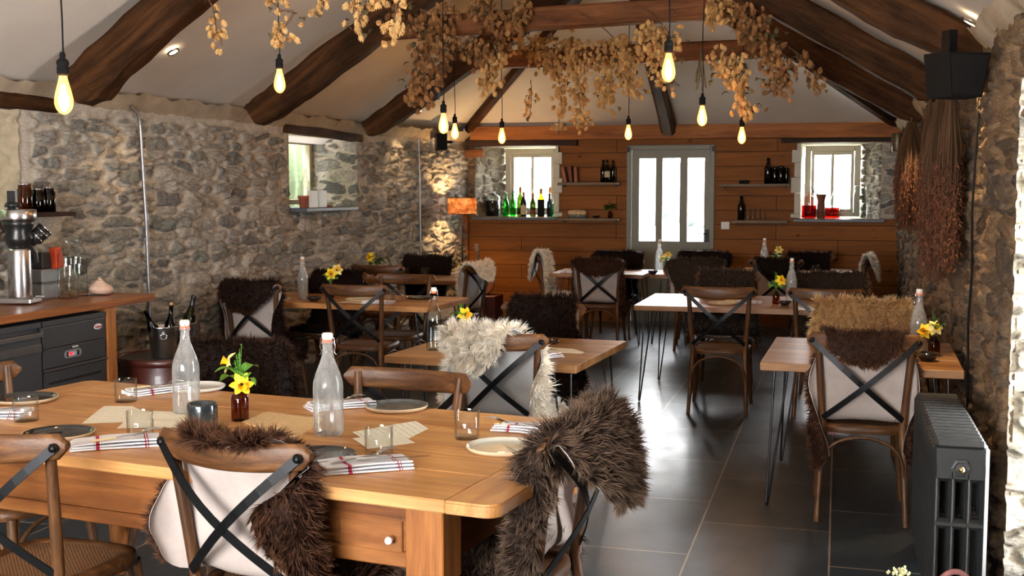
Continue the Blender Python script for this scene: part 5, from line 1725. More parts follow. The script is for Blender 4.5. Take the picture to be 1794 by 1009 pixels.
def napkin(loc, ang, label, L=0.23, W=0.13, seed=0, group=None):
    """Folded linen napkin: three soft layers with a rolled fold at one long edge."""
    rn = random.Random(seed)
    m = MB(); uv = []
    nl = 3
    for k in range(nl):
        z0 = 0.001 + 0.0055 * k
        P = []
        for i in range(17):
            u = i / 16; row = []
            for j in range(9):
                v = j / 8
                x = (u - 0.5) * L * (1 - 0.02 * k) + 0.004 * k
                y = (v - 0.5) * W * (1 - 0.05 * k) + 0.004 * k + 0.01 * (u - 0.5) * (k - 1)
                z = z0 + 0.0035 * math.sin(u * 5 + k * 2 + seed) * (0.4 + v) * 0.5 + 0.004 + 0.005 * (1 - v) ** 3 * (k + 0.5) * 0.5 + 0.002 * math.sin(v * 7 + u * 3)
                row.append((x, y, z))
            P.append(row)
        n0 = len(m.v)
        m.grid(P, True)
        m.grid([[(p[0], p[1], p[2] - 0.0052) for p in r_] for r_ in P], True, flip=True)
        for a, b_ in (([r_[0] for r_ in P], 1), ([r_[-1] for r_ in P], -1), (P[0], -1), (P[-1], 1)):
            m.grid([[p, (p[0], p[1], p[2] - 0.0052)] for p in a], True, flip=(b_ < 0))
    o = m.build('linen_napkin', M['linen'], None)
    me = o.data; uvl = me.uv_layers.new(name='UVMap')
    co = np.zeros(len(me.vertices) * 3, np.float32); me.vertices.foreach_get('co', co); co = co.reshape(-1, 3)
    li = np.zeros(len(me.loops), np.int32); me.loops.foreach_get('vertex_index', li)
    U = np.stack([co[li, 0] / L + 0.5, co[li, 1] / W + 0.5], -1)
    uvl.data.foreach_set('uv', U.astype(np.float32).ravel())
    o.location = loc; o.rotation_euler = (0, 0, ang)
    return tag(o, label, 'napkin', group)

def fork(loc, ang, label, handle='bright_steel', tilt=0.0, group=None):
    t = empty('fork', loc, ang, label, 'fork', group)
    t.rotation_euler = (0, -tilt, ang)
    m = MB(); P = []
    for i in range(9):
        q = i / 8; x = 0.02 + 0.045 * q; w = 0.003 + 0.0085 * math.sin(min(1, q * 1.5) * PI / 2); z = 0.004 + 0.010 * q * q
        P.append([(x, -w, z), (x, 0, z - 0.001), (x, w, z)])
    m.grid(P, True); m.grid([[(a, b, c - 0.0015) for a, b, c in r_] for r_ in P], True, flip=True)
    for k in (-1.5, -0.5, 0.5, 1.5):
        y = k * 0.0062
        m.tube([(0.062, y, 0.0135), (0.08, y, 0.0165), (0.10, y, 0.014), (0.112, y, 0.010)], [0.0016, 0.0014, 0.0012, 0.0006], 6)
    m.tube([(0.022, 0, 0.004), (-0.01, 0, 0.006), (-0.035, 0, 0.005)], 0.0022, 8)
    m.build('tines', M['bright_steel'], t)
    m = MB(); m.tube([(-0.033, 0, 0.005), (-0.06, 0, 0.005), (-0.10, 0, 0.004), (-0.112, 0, 0.004)], [0.0030, 0.0045, 0.0055, 0.003], 10, flat=1.0)
    m.build('handle', M[handle], t, label='cream handle' if handle == 'bone' else None)
    return t

def knife(loc, ang, label, handle='bright_steel', group=None):
    t = empty('table_knife', loc, ang, label, 'knife', group)
    m = MB()
    pl = [(0.0, -0.006), (0.09, -0.007), (0.115, -0.003), (0.12, 0.003), (0.115, 0.005), (0.0, 0.005)]
    m.prism(pl, 0.0, 0.0016)
    m.build('blade', M['bright_steel'], t)
    m = MB(); m.tube([(0.002, 0, 0.002), (-0.04, 0, 0.003), (-0.09, 0, 0.003), (-0.10, 0, 0.003)], [0.004, 0.005, 0.006, 0.004], 10)
    m.build('handle', M[handle], t)
    return t
M['bone'] = m_plain('bone_handle', srgb(226, 204, 158), 0.4, var=0.05)

def sheet(name, corners, z, mat, label, cat, th=0.0006):
    """Flat sheet given by four corners in plan, with uv."""
    n = 8
    c = [np.array(p, float) for p in corners]
    ctr = sum(c) / 4
    P = []
    for i in range(n + 1):
        row = []
        for j in range(n + 1):
            u, v = i / n, j / n
            p = (c[0] * (1 - u) + c[3] * u) * (1 - v) + (c[1] * (1 - u) + c[2] * u) * v
            row.append((p[0] - ctr[0], p[1] - ctr[1], 0.0012 * math.sin(u * 3 + v * 2)))
        P.append(row)
    m = MB(); m.grid([[(a, b, q + th) for a, b, q in r_] for r_ in P], True, flip=False); m.grid(P, True, flip=True)
    for line, fl in (([r_[0] for r_ in P], 0), ([r_[-1] for r_ in P], 1), (P[0], 1), (P[-1], 0)):
        m.grid([[(a, b, q + th), (a, b, q)] for a, b, q in line], False, flip=bool(fl))
    o = m.build(name, mat, None)
    me = o.data; uvl = me.uv_layers.new(name='UVMap')
    k = (n + 1) ** 2
    for lp in me.loops:
        vi = lp.vertex_index % k
        if lp.vertex_index < 2 * k: uvl.data[lp.index].uv = ((vi // (n + 1)) / n, (vi % (n + 1)) / n)
    o.location = (ctr[0], ctr[1], z)
    return tag(o, label, cat)

def amber_vase(loc, label, h=0.115, r=0.03):
    m = MB()
    m.lathe([(0.0005, 0.003), (r * 0.9, 0.0), (r, 0.005), (r, h * 0.66), (r * 0.9, h * 0.76), (r * 0.5, h * 0.86), (r * 0.42, h * 0.9), (r * 0.42, h * 0.97), (r * 0.5, h), (r * 0.40, h)], 26)
    o = m.build('amber_bottle_vase', M['amber'], None); o.location = loc
    return tag(o, label, 'vase')

def leaf_mesh(m, base, tipv, w, bend=0.02, n=6):
    base = Vector(base); tipv = Vector(tipv); d = tipv - base
    side = d.cross(Vector((0.1, 0.2, 1))).normalized(); up = side.cross(d).normalized()
    P = []
    for i in range(n + 1):
        q = i / n; ww = w * math.sin(PI * min(1, q * 0.95 + 0.04)) ** 0.8
        c = base + d * q + up * (bend * math.sin(PI * q))
        P.append([tuple(c - side * ww + up * 0.25 * ww), tuple(c), tuple(c + side * ww + up * 0.25 * ww)])
    m.grid(P, True)

def daffodil(parent, c, dirv, s=1.0, pale=False):
    c = Vector(c); d = Vector(dirv).normalized()
    q = d.to_track_quat('Z', 'Y').to_matrix().to_4x4(); T = Matrix.Translation(c) @ q @ Matrix.Scale(s, 4)
    m = MB()
    for k in range(6):
        a = 2 * PI * k / 6 + (0.1 if k % 2 else 0)
        ca, sa = math.cos(a), math.sin(a)
        P = []
        for i in range(7):
            t_ = i / 6; r_ = 0.006 + 0.036 * t_; w = 0.0125 * math.sin(PI * (t_ * 0.82 + 0.16)) + 0.0005; z = 0.004 * math.sin(t_ * 3 + k) - 0.008 * t_ * t_ + 0.002 * (k % 2)
            P.append([(r_ * ca - b * w * sa, r_ * sa + b * w * ca, z + 0.003 * abs(b)) for b in (-1, 0, 1)])
        m.grid(P, True)
    m.v = [tuple(T @ Vector(p)) for p in m.v]
    fl = m.build('flower', M['petal_pale'] if pale else M['petal'], parent)
    m = MB()
    P = []
    for i in range(6):
        t_ = i / 5; row = []
        for k in range(25):
            a = 2 * PI * k / 24; r_ = 0.007 + 0.005 * t_ + 0.004 * t_ ** 4 * (1 + 0.5 * math.sin(a * 8)); row.append((r_ * math.cos(a), r_ * math.sin(a), 0.024 * t_))
        P.append(row)
    m.grid(P, True, flip=True)
    m.v = [tuple(T @ Vector(p)) for p in m.v]
    m.build('trumpet', M['trumpet'], fl)
    return fl

def posy(loc, h0, label, seed, flowers, s=1.0, leaves=3, fern=True, dark=False):
    """Small bunch standing in a vase; h0 is the height of the vase mouth."""
    rn = random.Random(seed)
    t = empty('flower_posy', loc, 0, label, 'flowers')
    m = MB()
    for i in range(5):
        a = rn.uniform(0, 6.28); m.tube([(0.003 * math.cos(a), 0.003 * math.sin(a), 0.012), (0, 0, h0), (0.012 * math.cos(a), 0.012 * math.sin(a), h0 + 0.05 * s)], 0.0014, 6)
    for (c, d, p) in flowers:
        m.tube([(0, 0, h0 - 0.01), (c[0] * 0.4, c[1] * 0.4, h0 + (c[2]) * 0.6), (c[0], c[1], h0 + c[2])], 0.0016, 6)
    m.build('stems', M['stem'], t)
    lv = MB()
    for i in range(leaves):
        a = 2 * PI * i / leaves + rn.uniform(-0.5, 0.5) + seed
        r_ = rn.uniform(0.055, 0.085) * s; z = rn.uniform(-0.01, 0.06) * s
        leaf_mesh(lv, (0.01 * math.cos(a), 0.01 * math.sin(a), h0 + 0.02 * s + z * 0.5), (r_ * math.cos(a), r_ * math.sin(a), h0 + z + 0.012), 0.027 * s, 0.018)
    if leaves: lv.build('leaves', M['leaf_dark'] if dark else M['leaf'], t)
    if fern:
        f = MB()
        for i in range(9):
            a = rn.uniform(0, 6.28); tl = rn.uniform(0.0, 0.028) * s; hh = rn.uniform(0.07, 0.15) * s
            f.tube([(0, 0, h0), (tl * math.cos(a) * 0.5, tl * math.sin(a) * 0.5, h0 + hh * 0.5), (tl * math.cos(a), tl * math.sin(a), h0 + hh)], 0.0009, 5)
            for k in range(26):
                q = 0.25 + 0.75 * k / 26; b = rn.uniform(0, 6.28); c = (tl * math.cos(a) * q, tl * math.sin(a) * q, h0 + hh * q)
                l = 0.018 * s * (1.1 - q * 0.6)
                e = (c[0] + l * math.cos(b), c[1] + l * math.sin(b), c[2] + l * 0.6)
                w = 0.0009
                f.add([c, (c[0] + w, c[1] + w, c[2] + 0.001), e], [(0, 1, 2)], True)
        f.build('feathery_sprigs', M['leaf_dark'] if dark else M['leaf'], t)
    for (c, d, p) in flowers: daffodil(t, (c[0], c[1], h0 + c[2]), d, s, p)
    return t

# ------------------------------------------------------------------ on the farmhouse table
K = 0.9643
def t1(x, y, z=0.0): return (x * K, y * K, ZT1 + z)
bottle_swing(t1(-2.376, 3.834), 'misted swing-top water bottle left of the dark cup and the daffodils', h=0.335, r=0.049)
bottle_swing(t1(-1.687, 3.619), 'ribbed clear swing-top water bottle at the centre of the farmhouse table', h=0.335, r=0.0505, facets=16)
tumbler(t1(-2.734, 3.969), 'water tumbler in front of the far left napkin on the farmhouse table', r=0.043, h=0.087)
tumbler(t1(-2.854, 3.528), 'water tumbler at the left edge, overlapping the dark plate', r=0.043, h=0.083)
tumbler(t1(-2.289, 3.40), 'water tumbler standing on the menu sheets, left front', r=0.044, h=0.088)
tumbler(t1(-1.396, 3.368, 0.001), 'water tumbler on the corner of the right menu sheet', r=0.044, h=0.088)
tumbler(t1(-1.202, 3.68), 'bubbly-based water tumbler left of the cream plate', r=0.041, h=0.094)
plate(t1(-3.13, 3.87), 'black-glazed plate with pale rim at the far left end of the table', 0.12)
plate(t1(-2.565, 3.332), 'black-glazed plate with pale rim behind the front left chair', 0.115)
plate(t1(-1.631, 4.117), 'grey-glazed plate with sandy rim in front of the golden-brown chair', 0.118, 'ceramic_grey')
plate(t1(-1.034, 3.547), 'cream plate at the right end beside the shaggy fleece', 0.118, 'ceramic_cream', 'ceramic_rim')
plate(t1(-2.61, 4.295), 'white plate at the far side behind the left water bottle', 0.115, 'ceramic_white', 'ceramic_white')
plate(t1(-1.56, 3.27), 'dark plate half hidden behind the front chair rail', 0.115, 'ceramic_dark', 'ceramic_dark')
m = MB(); r, h = 0.052, 0.088
m.lathe([(0.0005, 0), (r * 0.93, 0.0), (r, 0.006), (r * 0.99, h * 0.93), (r * 0.95, h), (r * 0.88, h * 0.97), (r * 0.86, 0.012), (0.0005, 0.010)], 36)
o = m.build('stoneware_cup', M['cup_dark'], None); o.location = t1(-2.16, 3.586); tag(o, 'dark blue-grey stoneware cup without handle beside the amber vase', 'cup')
amber_vase(t1(-2.102, 3.75), 'brown glass bottle vase holding daffodils on the farmhouse table', 0.118, 0.031)
posy(t1(-2.102, 3.75), 0.118, 'posy of two daffodils with broad leaves and a feathery sprig', 4,
     [((0.028, -0.035, 0.018), (0.55, -0.8, -0.2), False), ((-0.038, -0.005, 0.088), (-0.75, -0.45, 0.35), True)], s=1.05, leaves=5)
sheet('woven_mat', [(-1.999, 3.583), (-2.001, 3.768), (-1.751, 3.706), (-1.679, 3.338)], ZT1, M['mat'], 'tan woven mat lying between the amber vase and the centre bottle', 'mat', 0.004)
sheet('menu_sheet', [(-2.531, 3.412), (-2.653, 3.711), (-2.477, 3.773), (-2.275, 3.526)], ZT1, M['menu'], 'cream handwritten menu sheet at the left of the farmhouse table', 'paper')
sheet('menu_sheet', [(-2.36, 3.37), (-2.48, 3.66), (-2.30, 3.70), (-2.14, 3.44)], ZT1 + 0.0012, M['menu'], 'second cream sheet slipped under the front left tumbler', 'paper')
sheet('menu_sheet', [(-1.562, 3.537), (-1.421, 3.768), (-1.264, 3.574), (-1.389, 3.334)], ZT1, M['menu'], 'cream handwritten menu sheet right of the centre bottle', 'paper')
sheet('menu_sheet', [(-1.52, 3.44), (-1.40, 3.55), (-1.30, 3.44), (-1.41, 3.31)], ZT1 + 0.0013, M['paper'], 'small cream sheet crossed over the right menu sheet', 'paper')
def rot(a): return math.radians(a)
napkin((-2.215, 3.150, ZT1), rot(36), 'red-striped napkin between the black plate and the front chair', 0.27, 0.15, 1)
napkin((-1.330, 3.085, ZT1), rot(36), 'red-striped napkin at the near edge, right of the front chair', 0.27, 0.15, 2)
napkin((-2.640, 4.045, ZT1), rot(58), 'red-striped napkin at the far left beside the white plate', 0.24, 0.13, 3)
napkin((-1.790, 3.945, ZT1), rot(40), 'crumpled striped napkin behind the centre bottle', 0.25, 0.12, 4)
napkin((-1.01, 3.72, ZT1), rot(-6), 'folded striped napkin above the cream plate', 0.21, 0.11, 5)
napkin((-2.93, 3.44, ZT1), rot(20), 'napkin cut by the left edge of the photo', 0.24, 0.14, 6)
fork((-2.185, 3.17, ZT1 + 0.022), rot(48), 'fork with cream handle lying on the near left napkin', 'bone', 0.05)
fork((-1.335, 3.11, ZT1 + 0.022), rot(52), 'steel fork on the near right napkin', 'bright_steel', 0.05)
knife((-1.26, 3.13, ZT1 + 0.022), rot(30), 'steel knife on the near right napkin')
fork((-2.64, 4.05, ZT1 + 0.022), rot(60), 'fork with cream handle on the far left napkin', 'bone')
knife((-2.62, 4.02, ZT1 + 0.022), rot(58), 'dark-bladed knife on the far left napkin')
fork((-1.80, 3.95, ZT1 + 0.022), rot(50), 'fork on the crumpled napkin behind the centre bottle')
fork((-1.05, 3.73, ZT1 + 0.020), rot(172), 'steel fork on the napkin above the cream plate')
knife((-1.0, 3.70, ZT1 + 0.020), rot(175), 'steel knife on the napkin above the cream plate')
knife((-2.93, 3.44, ZT1 + 0.022), rot(48), 'knife on the napkin at the left edge')

# ------------------------------------------------------------------ other tables
def g2(x, y): return (x, y, ZT)
bottle_swing(g2(-2.10, 5.86), 'clear water bottle on the square table left of the white fleece', h=0.335, r=0.043, fog=False)
posy(g2(-2.03, 6.12), 0.10, 'daffodil posy with leafy greens behind the bottle on the square table', 8, [((0.03, -0.02, 0.07), (0.6, -0.7, 0.1), False)], s=1.15, leaves=7, dark=False)
amber_vase(g2(-2.03, 6.12), 'brown bottle vase behind the white fleece on the square table', 0.10, 0.028)
sheet('menu_sheet', [(-1.55, 5.92), (-1.52, 6.12), (-1.27, 6.10), (-1.30, 5.93)], ZT, M['paper'], 'cream sheet on the square hairpin table', 'paper')
napkin((-1.46, 5.73, ZT), rot(60), 'striped napkin at the near edge of the square table', 0.2, 0.12, 11)
fork((-1.48, 5.74, ZT + 0.02), rot(50), 'fork on the napkin of the square table')
plate(g2(-1.62, 6.30), 'thin-rimmed plate on the far side of the square table', 0.11, 'ceramic_dark', 'ceramic_dark')
# right wall table
bottle_swing(g2(0.42, 6.40), 'water bottle on the table against the right wall', h=0.34, r=0.045, fog=True)
amber_vase(g2(0.495, 6.33), 'brown bottle vase on the right wall table', 0.105, 0.03)
posy(g2(0.495, 6.33), 0.105, 'posy with a yellow daffodil and dark sprays by the right wall', 12, [((-0.05, -0.02, 0.03), (-0.4, -0.9, 0.1), False), ((0.0, -0.03, 0.05), (0.3, -0.9, 0.3), True)], s=1.05, leaves=5, dark=True)
small_bowl(g2(0.45, 6.16), 'small black bowl on the right wall table', 0.062, 0.042)
# long right table
bottle_swing(g2(-0.34, 9.20), 'water bottle in the middle of the long right table', h=0.335, r=0.043)
amber_vase(g2(-0.445, 8.98), 'brown bottle vase on the long right table', 0.10, 0.027)
posy(g2(-0.445, 8.98), 0.10, 'daffodil posy leaning on the long right table', 16, [((0.035, -0.02, 0.085), (0.4, -0.8, 0.3), False)], s=1.15, leaves=6)
small_bowl(g2(-0.375, 8.86), 'small black bowl beside the vase on the long right table', 0.05, 0.036)
plate(g2(-0.84, 8.86), 'pale plate behind the bare chair rail on the long right table', 0.115, 'ceramic_cream', 'ceramic_rim')
napkin((-0.66, 9.0, ZT), rot(10), 'napkin right of the pale plate on the long right table', 0.2, 0.1, 21)
sheet('menu_sheet', [(-0.86, 9.05), (-0.84, 9.26), (-0.60, 9.26), (-0.60, 9.05)], ZT, M['paper'], 'cream sheet on the long right table', 'paper')
tumbler(g2(-0.97, 9.2), 'tumbler near the left end of the long right table', r=0.04, h=0.08)
# far table by the door
bottle_swing(g2(-1.84, 12.30), 'frosted water bottle on the far table before the door', h=0.335, r=0.045)
small_bowl(g2(-1.84, 11.86), 'small black bowl on the far table', 0.055, 0.04)
amber_vase(g2(-1.72, 11.98), 'orange-brown bottle vase on the far table', 0.10, 0.028)
posy(g2(-1.72, 11.98), 0.10, 'posy of pale blooms and greens on the far table', 19, [((0.02, -0.02, 0.10), (0.2, -0.7, 0.6), True), ((-0.03, 0.0, 0.07), (-0.5, -0.7, 0.4), True)], s=1.15, leaves=7)
sheet('menu_sheet', [(-2.30, 11.75), (-2.28, 11.98), (-1.98, 11.98), (-1.98, 11.75)], ZT, M['paper'], 'cream sheet on the far table before the door', 'paper')
napkin((-2.72, 11.85, ZT), rot(5), 'napkin at the left end of the far table', 0.2, 0.11, 25)
# corner table
bottle_swing(g2(-0.78, 13.02), 'water bottle on the hidden far right corner table', h=0.335, r=0.043)
posy(g2(-0.64, 12.95), 0.12, 'pale daffodil posy on the hidden far right corner table', 23, [((0.02, -0.01, 0.10), (0.1, -0.9, 0.3), True)], s=1.2, leaves=5)
amber_vase(g2(-0.64, 12.95), 'bottle vase on the hidden far right corner table', 0.11, 0.028)
tumbler(g2(-0.22, 12.6), 'tumbler at the right end of the corner table', r=0.04, h=0.08)
# left wall tables
bottle_swing(g2(-4.10, 8.35), 'water bottle on the nearer left wall table', h=0.335, r=0.043, fog=True)
amber_vase(g2(-3.93, 8.50), 'brown bottle vase on the nearer left wall table', 0.10, 0.028)
posy(g2(-3.93, 8.50), 0.10, 'tall daffodil posy on the nearer left wall table', 27, [((0.02, -0.03, 0.10), (0.3, -0.9, 0.1), False), ((0.06, 0, 0.13), (0.5, -0.8, 0.3), True)], s=1.25, leaves=7)
small_bowl(g2(-3.93, 8.20), 'dark bowl in front of the vase on the nearer left wall table', 0.065, 0.04)
plate(g2(-3.62, 8.38), 'pale plate behind the bare chair on the left wall table', 0.12, 'ceramic_cream', 'ceramic_rim')
plate(g2(-3.22, 8.66), 'dark-rimmed plate near the round corner of the left wall table', 0.115, 'ceramic_grey', 'ceramic_dark')
napkin((-4.28, 8.22, ZT), rot(8), 'white napkin left of the water bottle on the left wall table', 0.22, 0.12, 31)
napkin((-3.40, 8.22, ZT), rot(5), 'striped napkin near the right end of the left wall table', 0.24, 0.12, 32)
sheet('menu_sheet', [(-3.72, 8.16), (-3.72, 8.34), (-3.45, 8.32), (-3.47, 8.14)], ZT, M['paper'], 'cream sheet on the left wall table', 'paper')
tumbler(g2(-3.40, 8.42), 'left tumbler of the pair on the left wall table', r=0.04, h=0.09)
tumbler(g2(-3.30, 8.38), 'right tumbler of the pair on the left wall table', r=0.036, h=0.09)
amber_vase(g2(-4.46, 10.75), 'bottle vase on the table under the window recess', 0.10, 0.028)
posy(g2(-4.46, 10.75), 0.10, 'dark-leaved posy with one yellow daffodil under the window recess', 29, [((-0.06, -0.02, 0.10), (-0.3, -0.9, 0.2), False)], s=1.4, leaves=8, dark=True)
tumbler(g2(-4.20, 10.85), 'left tumbler on the table under the window recess', r=0.045, h=0.09)
tumbler(g2(-4.02, 10.95), 'right tumbler on the table under the window recess', r=0.042, h=0.09)
small_bowl(g2(-4.28, 10.45), 'dark bowl on the table under the window recess', 0.07, 0.06)

# ------------------------------------------------------------------ pendants
def pendant(x, y, z, ztop, label, s=1.0, power=5):
    """z is the centre of the bulb."""
    t = empty('pendant_bulb', (x, y, z), 0, label, 'pendant light')
    m = MB(); top = ztop - z
    m.tube([(0.004 * math.sin(k * 1.3), 0.004 * math.cos(k * 1.7), 0.10 + (top - 0.10) * k / 10) for k in range(11)], 0.0032, 6)
    m.build('cord', M['matt_black'], t)
    m = MB()
    m.lathe([(0.003, 0.145), (0.008, 0.143), (0.011, 0.132), (0.009, 0.124), (0.016, 0.118), (0.021, 0.112), (0.021, 0.100), (0.018, 0.097), (0.021, 0.092), (0.0205, 0.07), (0.017, 0.062), (0.0005, 0.062)][::-1], 20)
    m.build('bulb_holder', M['matt_black'], t)
    m = MB()
    m.lathe([(0.0005, -0.072), (0.006, -0.071), (0.016, -0.066), (0.026, -0.054), (0.0318, -0.036), (0.0315, -0.018), (0.027, 0.005), (0.020, 0.032), (0.0145, 0.052), (0.0135, 0.064)], 28)
    b = m.build('bulb_glass', M['bulb_glass'], t)
    m = MB()
    for k in range(8):
        a = 2 * PI * k / 8; a2 = a + PI / 8
        m.tube([(0.006 * math.cos(a), 0.006 * math.sin(a), 0.03), (0.014 * math.cos(a), 0.014 * math.sin(a), -0.04), (0.014 * math.cos(a2), 0.014 * math.sin(a2), -0.043), (0.006 * math.cos(a2), 0.006 * math.sin(a2), 0.028)], 0.0009, 5)
    m.build('filament', M['filament'], b)
    l = bpy.data.lights.new('bulb_light', 'POINT'); l.energy = power; l.color = (1.0, 0.52, 0.20); l.shadow_soft_size = 0.022
    lo = bpy.data.objects.new('bulb_light', l); COL.objects.link(lo); lo.parent = t; lo.location = (0, 0, -0.02)
    return t
def roof_z(x):
    return 3.95 - abs(x - RIDGE_X) * (0.57 if x < RIDGE_X else 0.618) - 0.02
for (x, y, z, label, zt) in (
        (-2.62, 3.49, 1.94, 'biggest glowing pendant bulb at the top left of the photo', None),
        (-3.03, 5.92, 2.22, 'glowing pendant bulb on a long cord beside the second left rafter foot', None),
        (-2.52, 7.24, 2.05, 'larger of the two overlapping pendant bulbs left of the rear window', None),
        (-3.20, 9.49, 2.12, 'smaller of the two overlapping pendant bulbs left of the rear window', None),
        (-2.81, 9.60, 2.08, 'small pendant bulb hanging in front of the rear left window top', None),
        (-1.83, 10.29, 2.13, 'small pendant bulb just left of the rear door', None),
        (-0.78, 5.44, 2.18, 'large pendant bulb tangled in hops right of the centre', None),
        (-0.88, 7.71, 2.10, 'pendant bulb above the right edge of the rear door', None),
        (-0.76, 9.44, 2.05, 'low pendant bulb with dry sprigs right of the rear door', None)):
    pendant(x, y, z, roof_z(x), label)

# recessed downlights in the left slope
def downlight(x, y, z, nrm, label, power=18, spot=95, target=None, tilt=0.0):
    n = Vector(nrm).normalized()
    q = n.to_track_quat('Z', 'Y').to_matrix().to_4x4()
    T = Matrix.Translation((x, y, z)) @ q
    t = bpy.data.objects.new('recessed_downlight', None); COL.objects.link(t); t.empty_display_size = 0.03
    t.matrix_world = T
    tag(t, label, 'ceiling light')
    m = MB(); m.lathe([(0.030, 0.006), (0.034, 0.010), (0.044, 0.008), (0.046, 0.0)][::-1], 30); m.build('bezel', M['steel'], t)
    m = MB(); m.lathe([(0.031, 0.005), (0.0005, 0.007)], 26); m.build('lens', M['lens'], t)
    l = bpy.data.lights.new('downlight_lamp', 'SPOT'); l.energy = power; l.spot_size = math.radians(spot); l.spot_blend = 0.6; l.color = (1.0, 0.66, 0.34); l.shadow_soft_size = 0.03
    lo = bpy.data.objects.new('downlight_lamp', l); COL.objects.link(lo); lo.parent = t
    d = Vector(target) - (Vector((x, y, z)) + n * 0.03)
    lo.matrix_parent_inverse = Matrix.Identity(4)
    lo.matrix_local = T.inverted() @ (Matrix.Translation(Vector((x, y, z)) + n * 0.03) @ d.to_track_quat('-Z', 'Y').to_matrix().to_4x4())
    return t
NLS = (0.497, 0, -0.868)
def on_left(y, d):   # d along the slope in x from the wall
    x = XL(y) + d
    return x, y, EL + 0.025 + 0.573 * (d + 0.06) - 0.02
x, y, z = on_left(7.0, 0.52); downlight(x, y, z - 0.012, NLS, 'small lit downlight in the left ceiling slope between the first two rafters', 16, 80, (XL(7.0) + 0.15, 7.0, 0.6))
x, y, z = on_left(11.7, 0.30); downlight(x, y, z + 0.02, NLS, 'small lit downlight in the left ceiling slope above the small speaker', 16, 80, (XL(11.8), 11.8, 0.8))
NRS = (-0.526, 0, -0.85)
for (y, lab, pw) in ((5.92, 'downlight in the right slope grazing the stone beside the large speaker', 90), (9.35, 'downlight in the right slope above the dried bunches', 90)):
    dd = 0.12 if y < 7 else 0.22
    downlight(XR - dd, y, 2.33 + 0.612 * dd - 0.005, NRS, lab, pw, 50, (XR - 0.0, y, 0.9))
# ------------------------------------------------------------------ coffee counter on the left
CX_F = -4.33
m = MB(); m.box((-4.60, 5.32, 0.905), (0.56, 2.62, 0.045), ch=0.004)
o = m.build('worktop', M['counter_wood'], None); tag(o, 'orange-brown wooden counter top with the coffee machine on it', 'counter')
m = MB(); m.box((-4.36, 6.17, 0.4405), (0.05, 0.09, 0.881), ch=0.003); m.box((-4.85, 6.17, 0.4405), (0.05, 0.09, 0.881), ch=0.003); m.box((-4.605, 6.17, 0.85), (0.44, 0.05, 0.06))
o = m.build('counter_trestle', M['leg_pine'], None); tag(o, 'pale wooden upright carrying the end of the counter top', 'counter support')

def fridge(y0, y1, label):
    t = empty('under_counter_fridge', (-4.60, (y0 + y1) / 2, 0), 0, label, 'fridge')
    x = CX_F + 4.60; w = y1 - y0
    m = MB(); m.box((-0.012, 0, 0.425), (2 * x - 0.05, w, 0.81)); m.box((-0.01, 0, 0.845), (2 * x, w + 0.0, 0.03)); 
    for sx in (-1, 1):
        for sy in (-1, 1): m.lathe([(0.0005, 0), (0.02, 0), (0.015, 0.02)], 12, (sx * 0.2, sy * (w / 2 - 0.05), 0))
    m.build('cabinet', M['grey_metal'], t)
    return t, x, w
tf, x, w = fridge(5.53, 6.115, 'dark grey fridge unit with red digital display and oval logo under the counter')
def panel(t, name, x, z0, z1, w, mat, th=0.02, edge=True):
    m = MB(); m.box((x + th / 2, 0, (z0 + z1) / 2), (th, w, z1 - z0), ch=0.002)
    o = m.build(name, M[mat], t)
    if edge:
        e = MB(); e.box((x + th + 0.001, 0, z1 - 0.003), (0.003, w, 0.005)); e.box((x + th + 0.001, -w / 2 + 0.002, (z0 + z1) / 2), (0.003, 0.004, z1 - z0))
        e.build('metal_edge', M['alu'], o)
    return o
xf = x - 0.033
p1 = panel(tf, 'top_panel', xf, 0.700, 0.826, w, 'grey_metal')
p2 = panel(tf, 'display_panel', xf, 0.585, 0.697, w, 'grey_metal')
m = MB(); m.box((xf + 0.012, 0, 0.574), (0.035, w, 0.014)); m.build('rail', M['alu'], tf)
p3 = panel(tf, 'lower_grille', xf - 0.004, 0.10, 0.560, w, 'grey_metal')
m = MB()
for k in range(26): m.box((xf + 0.0165, -w / 2 + 0.05 + k * 0.019, 0.495), (0.002, 0.010, 0.014))
m.build('vent_slots', M['matt_black'], p3)
# oval logo with lettering
m = MB()
m.lathe([(0.0005, 0.0012), (0.040, 0.0012), (0.041, 0.0)], 40, squash=0.44, M_=Matrix.Translation((xf + 0.0205, w / 2 - 0.075, 0.776)) @ Matrix.Rotation(PI / 2, 4, 'Z') @ Matrix.Rotation(PI / 2, 4, 'X'))
lg = m.build('logo_badge', M['logo_pale'], p1)
def text_mesh(txt, size, mat, parent, T, ext=0.0006, name='lettering'):
    cu = bpy.data.curves.new('lettering', 'FONT'); cu.body = txt; cu.size = size; cu.extrude = ext; cu.align_x = 'CENTER'; cu.align_y = 'CENTER'
    tmp = bpy.data.objects.new('tmp', cu); COL.objects.link(tmp)
    dg = bpy.context.evaluated_depsgraph_get()
    me = bpy.data.meshes.new_from_object(tmp.evaluated_get(dg))
    bpy.data.objects.remove(tmp)
    me.transform(T); me.materials.clear(); me.materials.append(mat)
    o = bpy.data.objects.new(name, me); COL.objects.link(o); o.parent = parent
    return o
FACE = Matrix(((0, 0, 1, 0), (1, 0, 0, 0), (0, 1, 0, 0), (0, 0, 0, 1)))   # text facing +x, reading along +y
# reads from the room: text x axis runs along +y
text_mesh('Valenco', 0.0235, M['logo_red'], lg, Matrix.Translation((xf + 0.0225, w / 2 - 0.075, 0.776)) @ FACE)
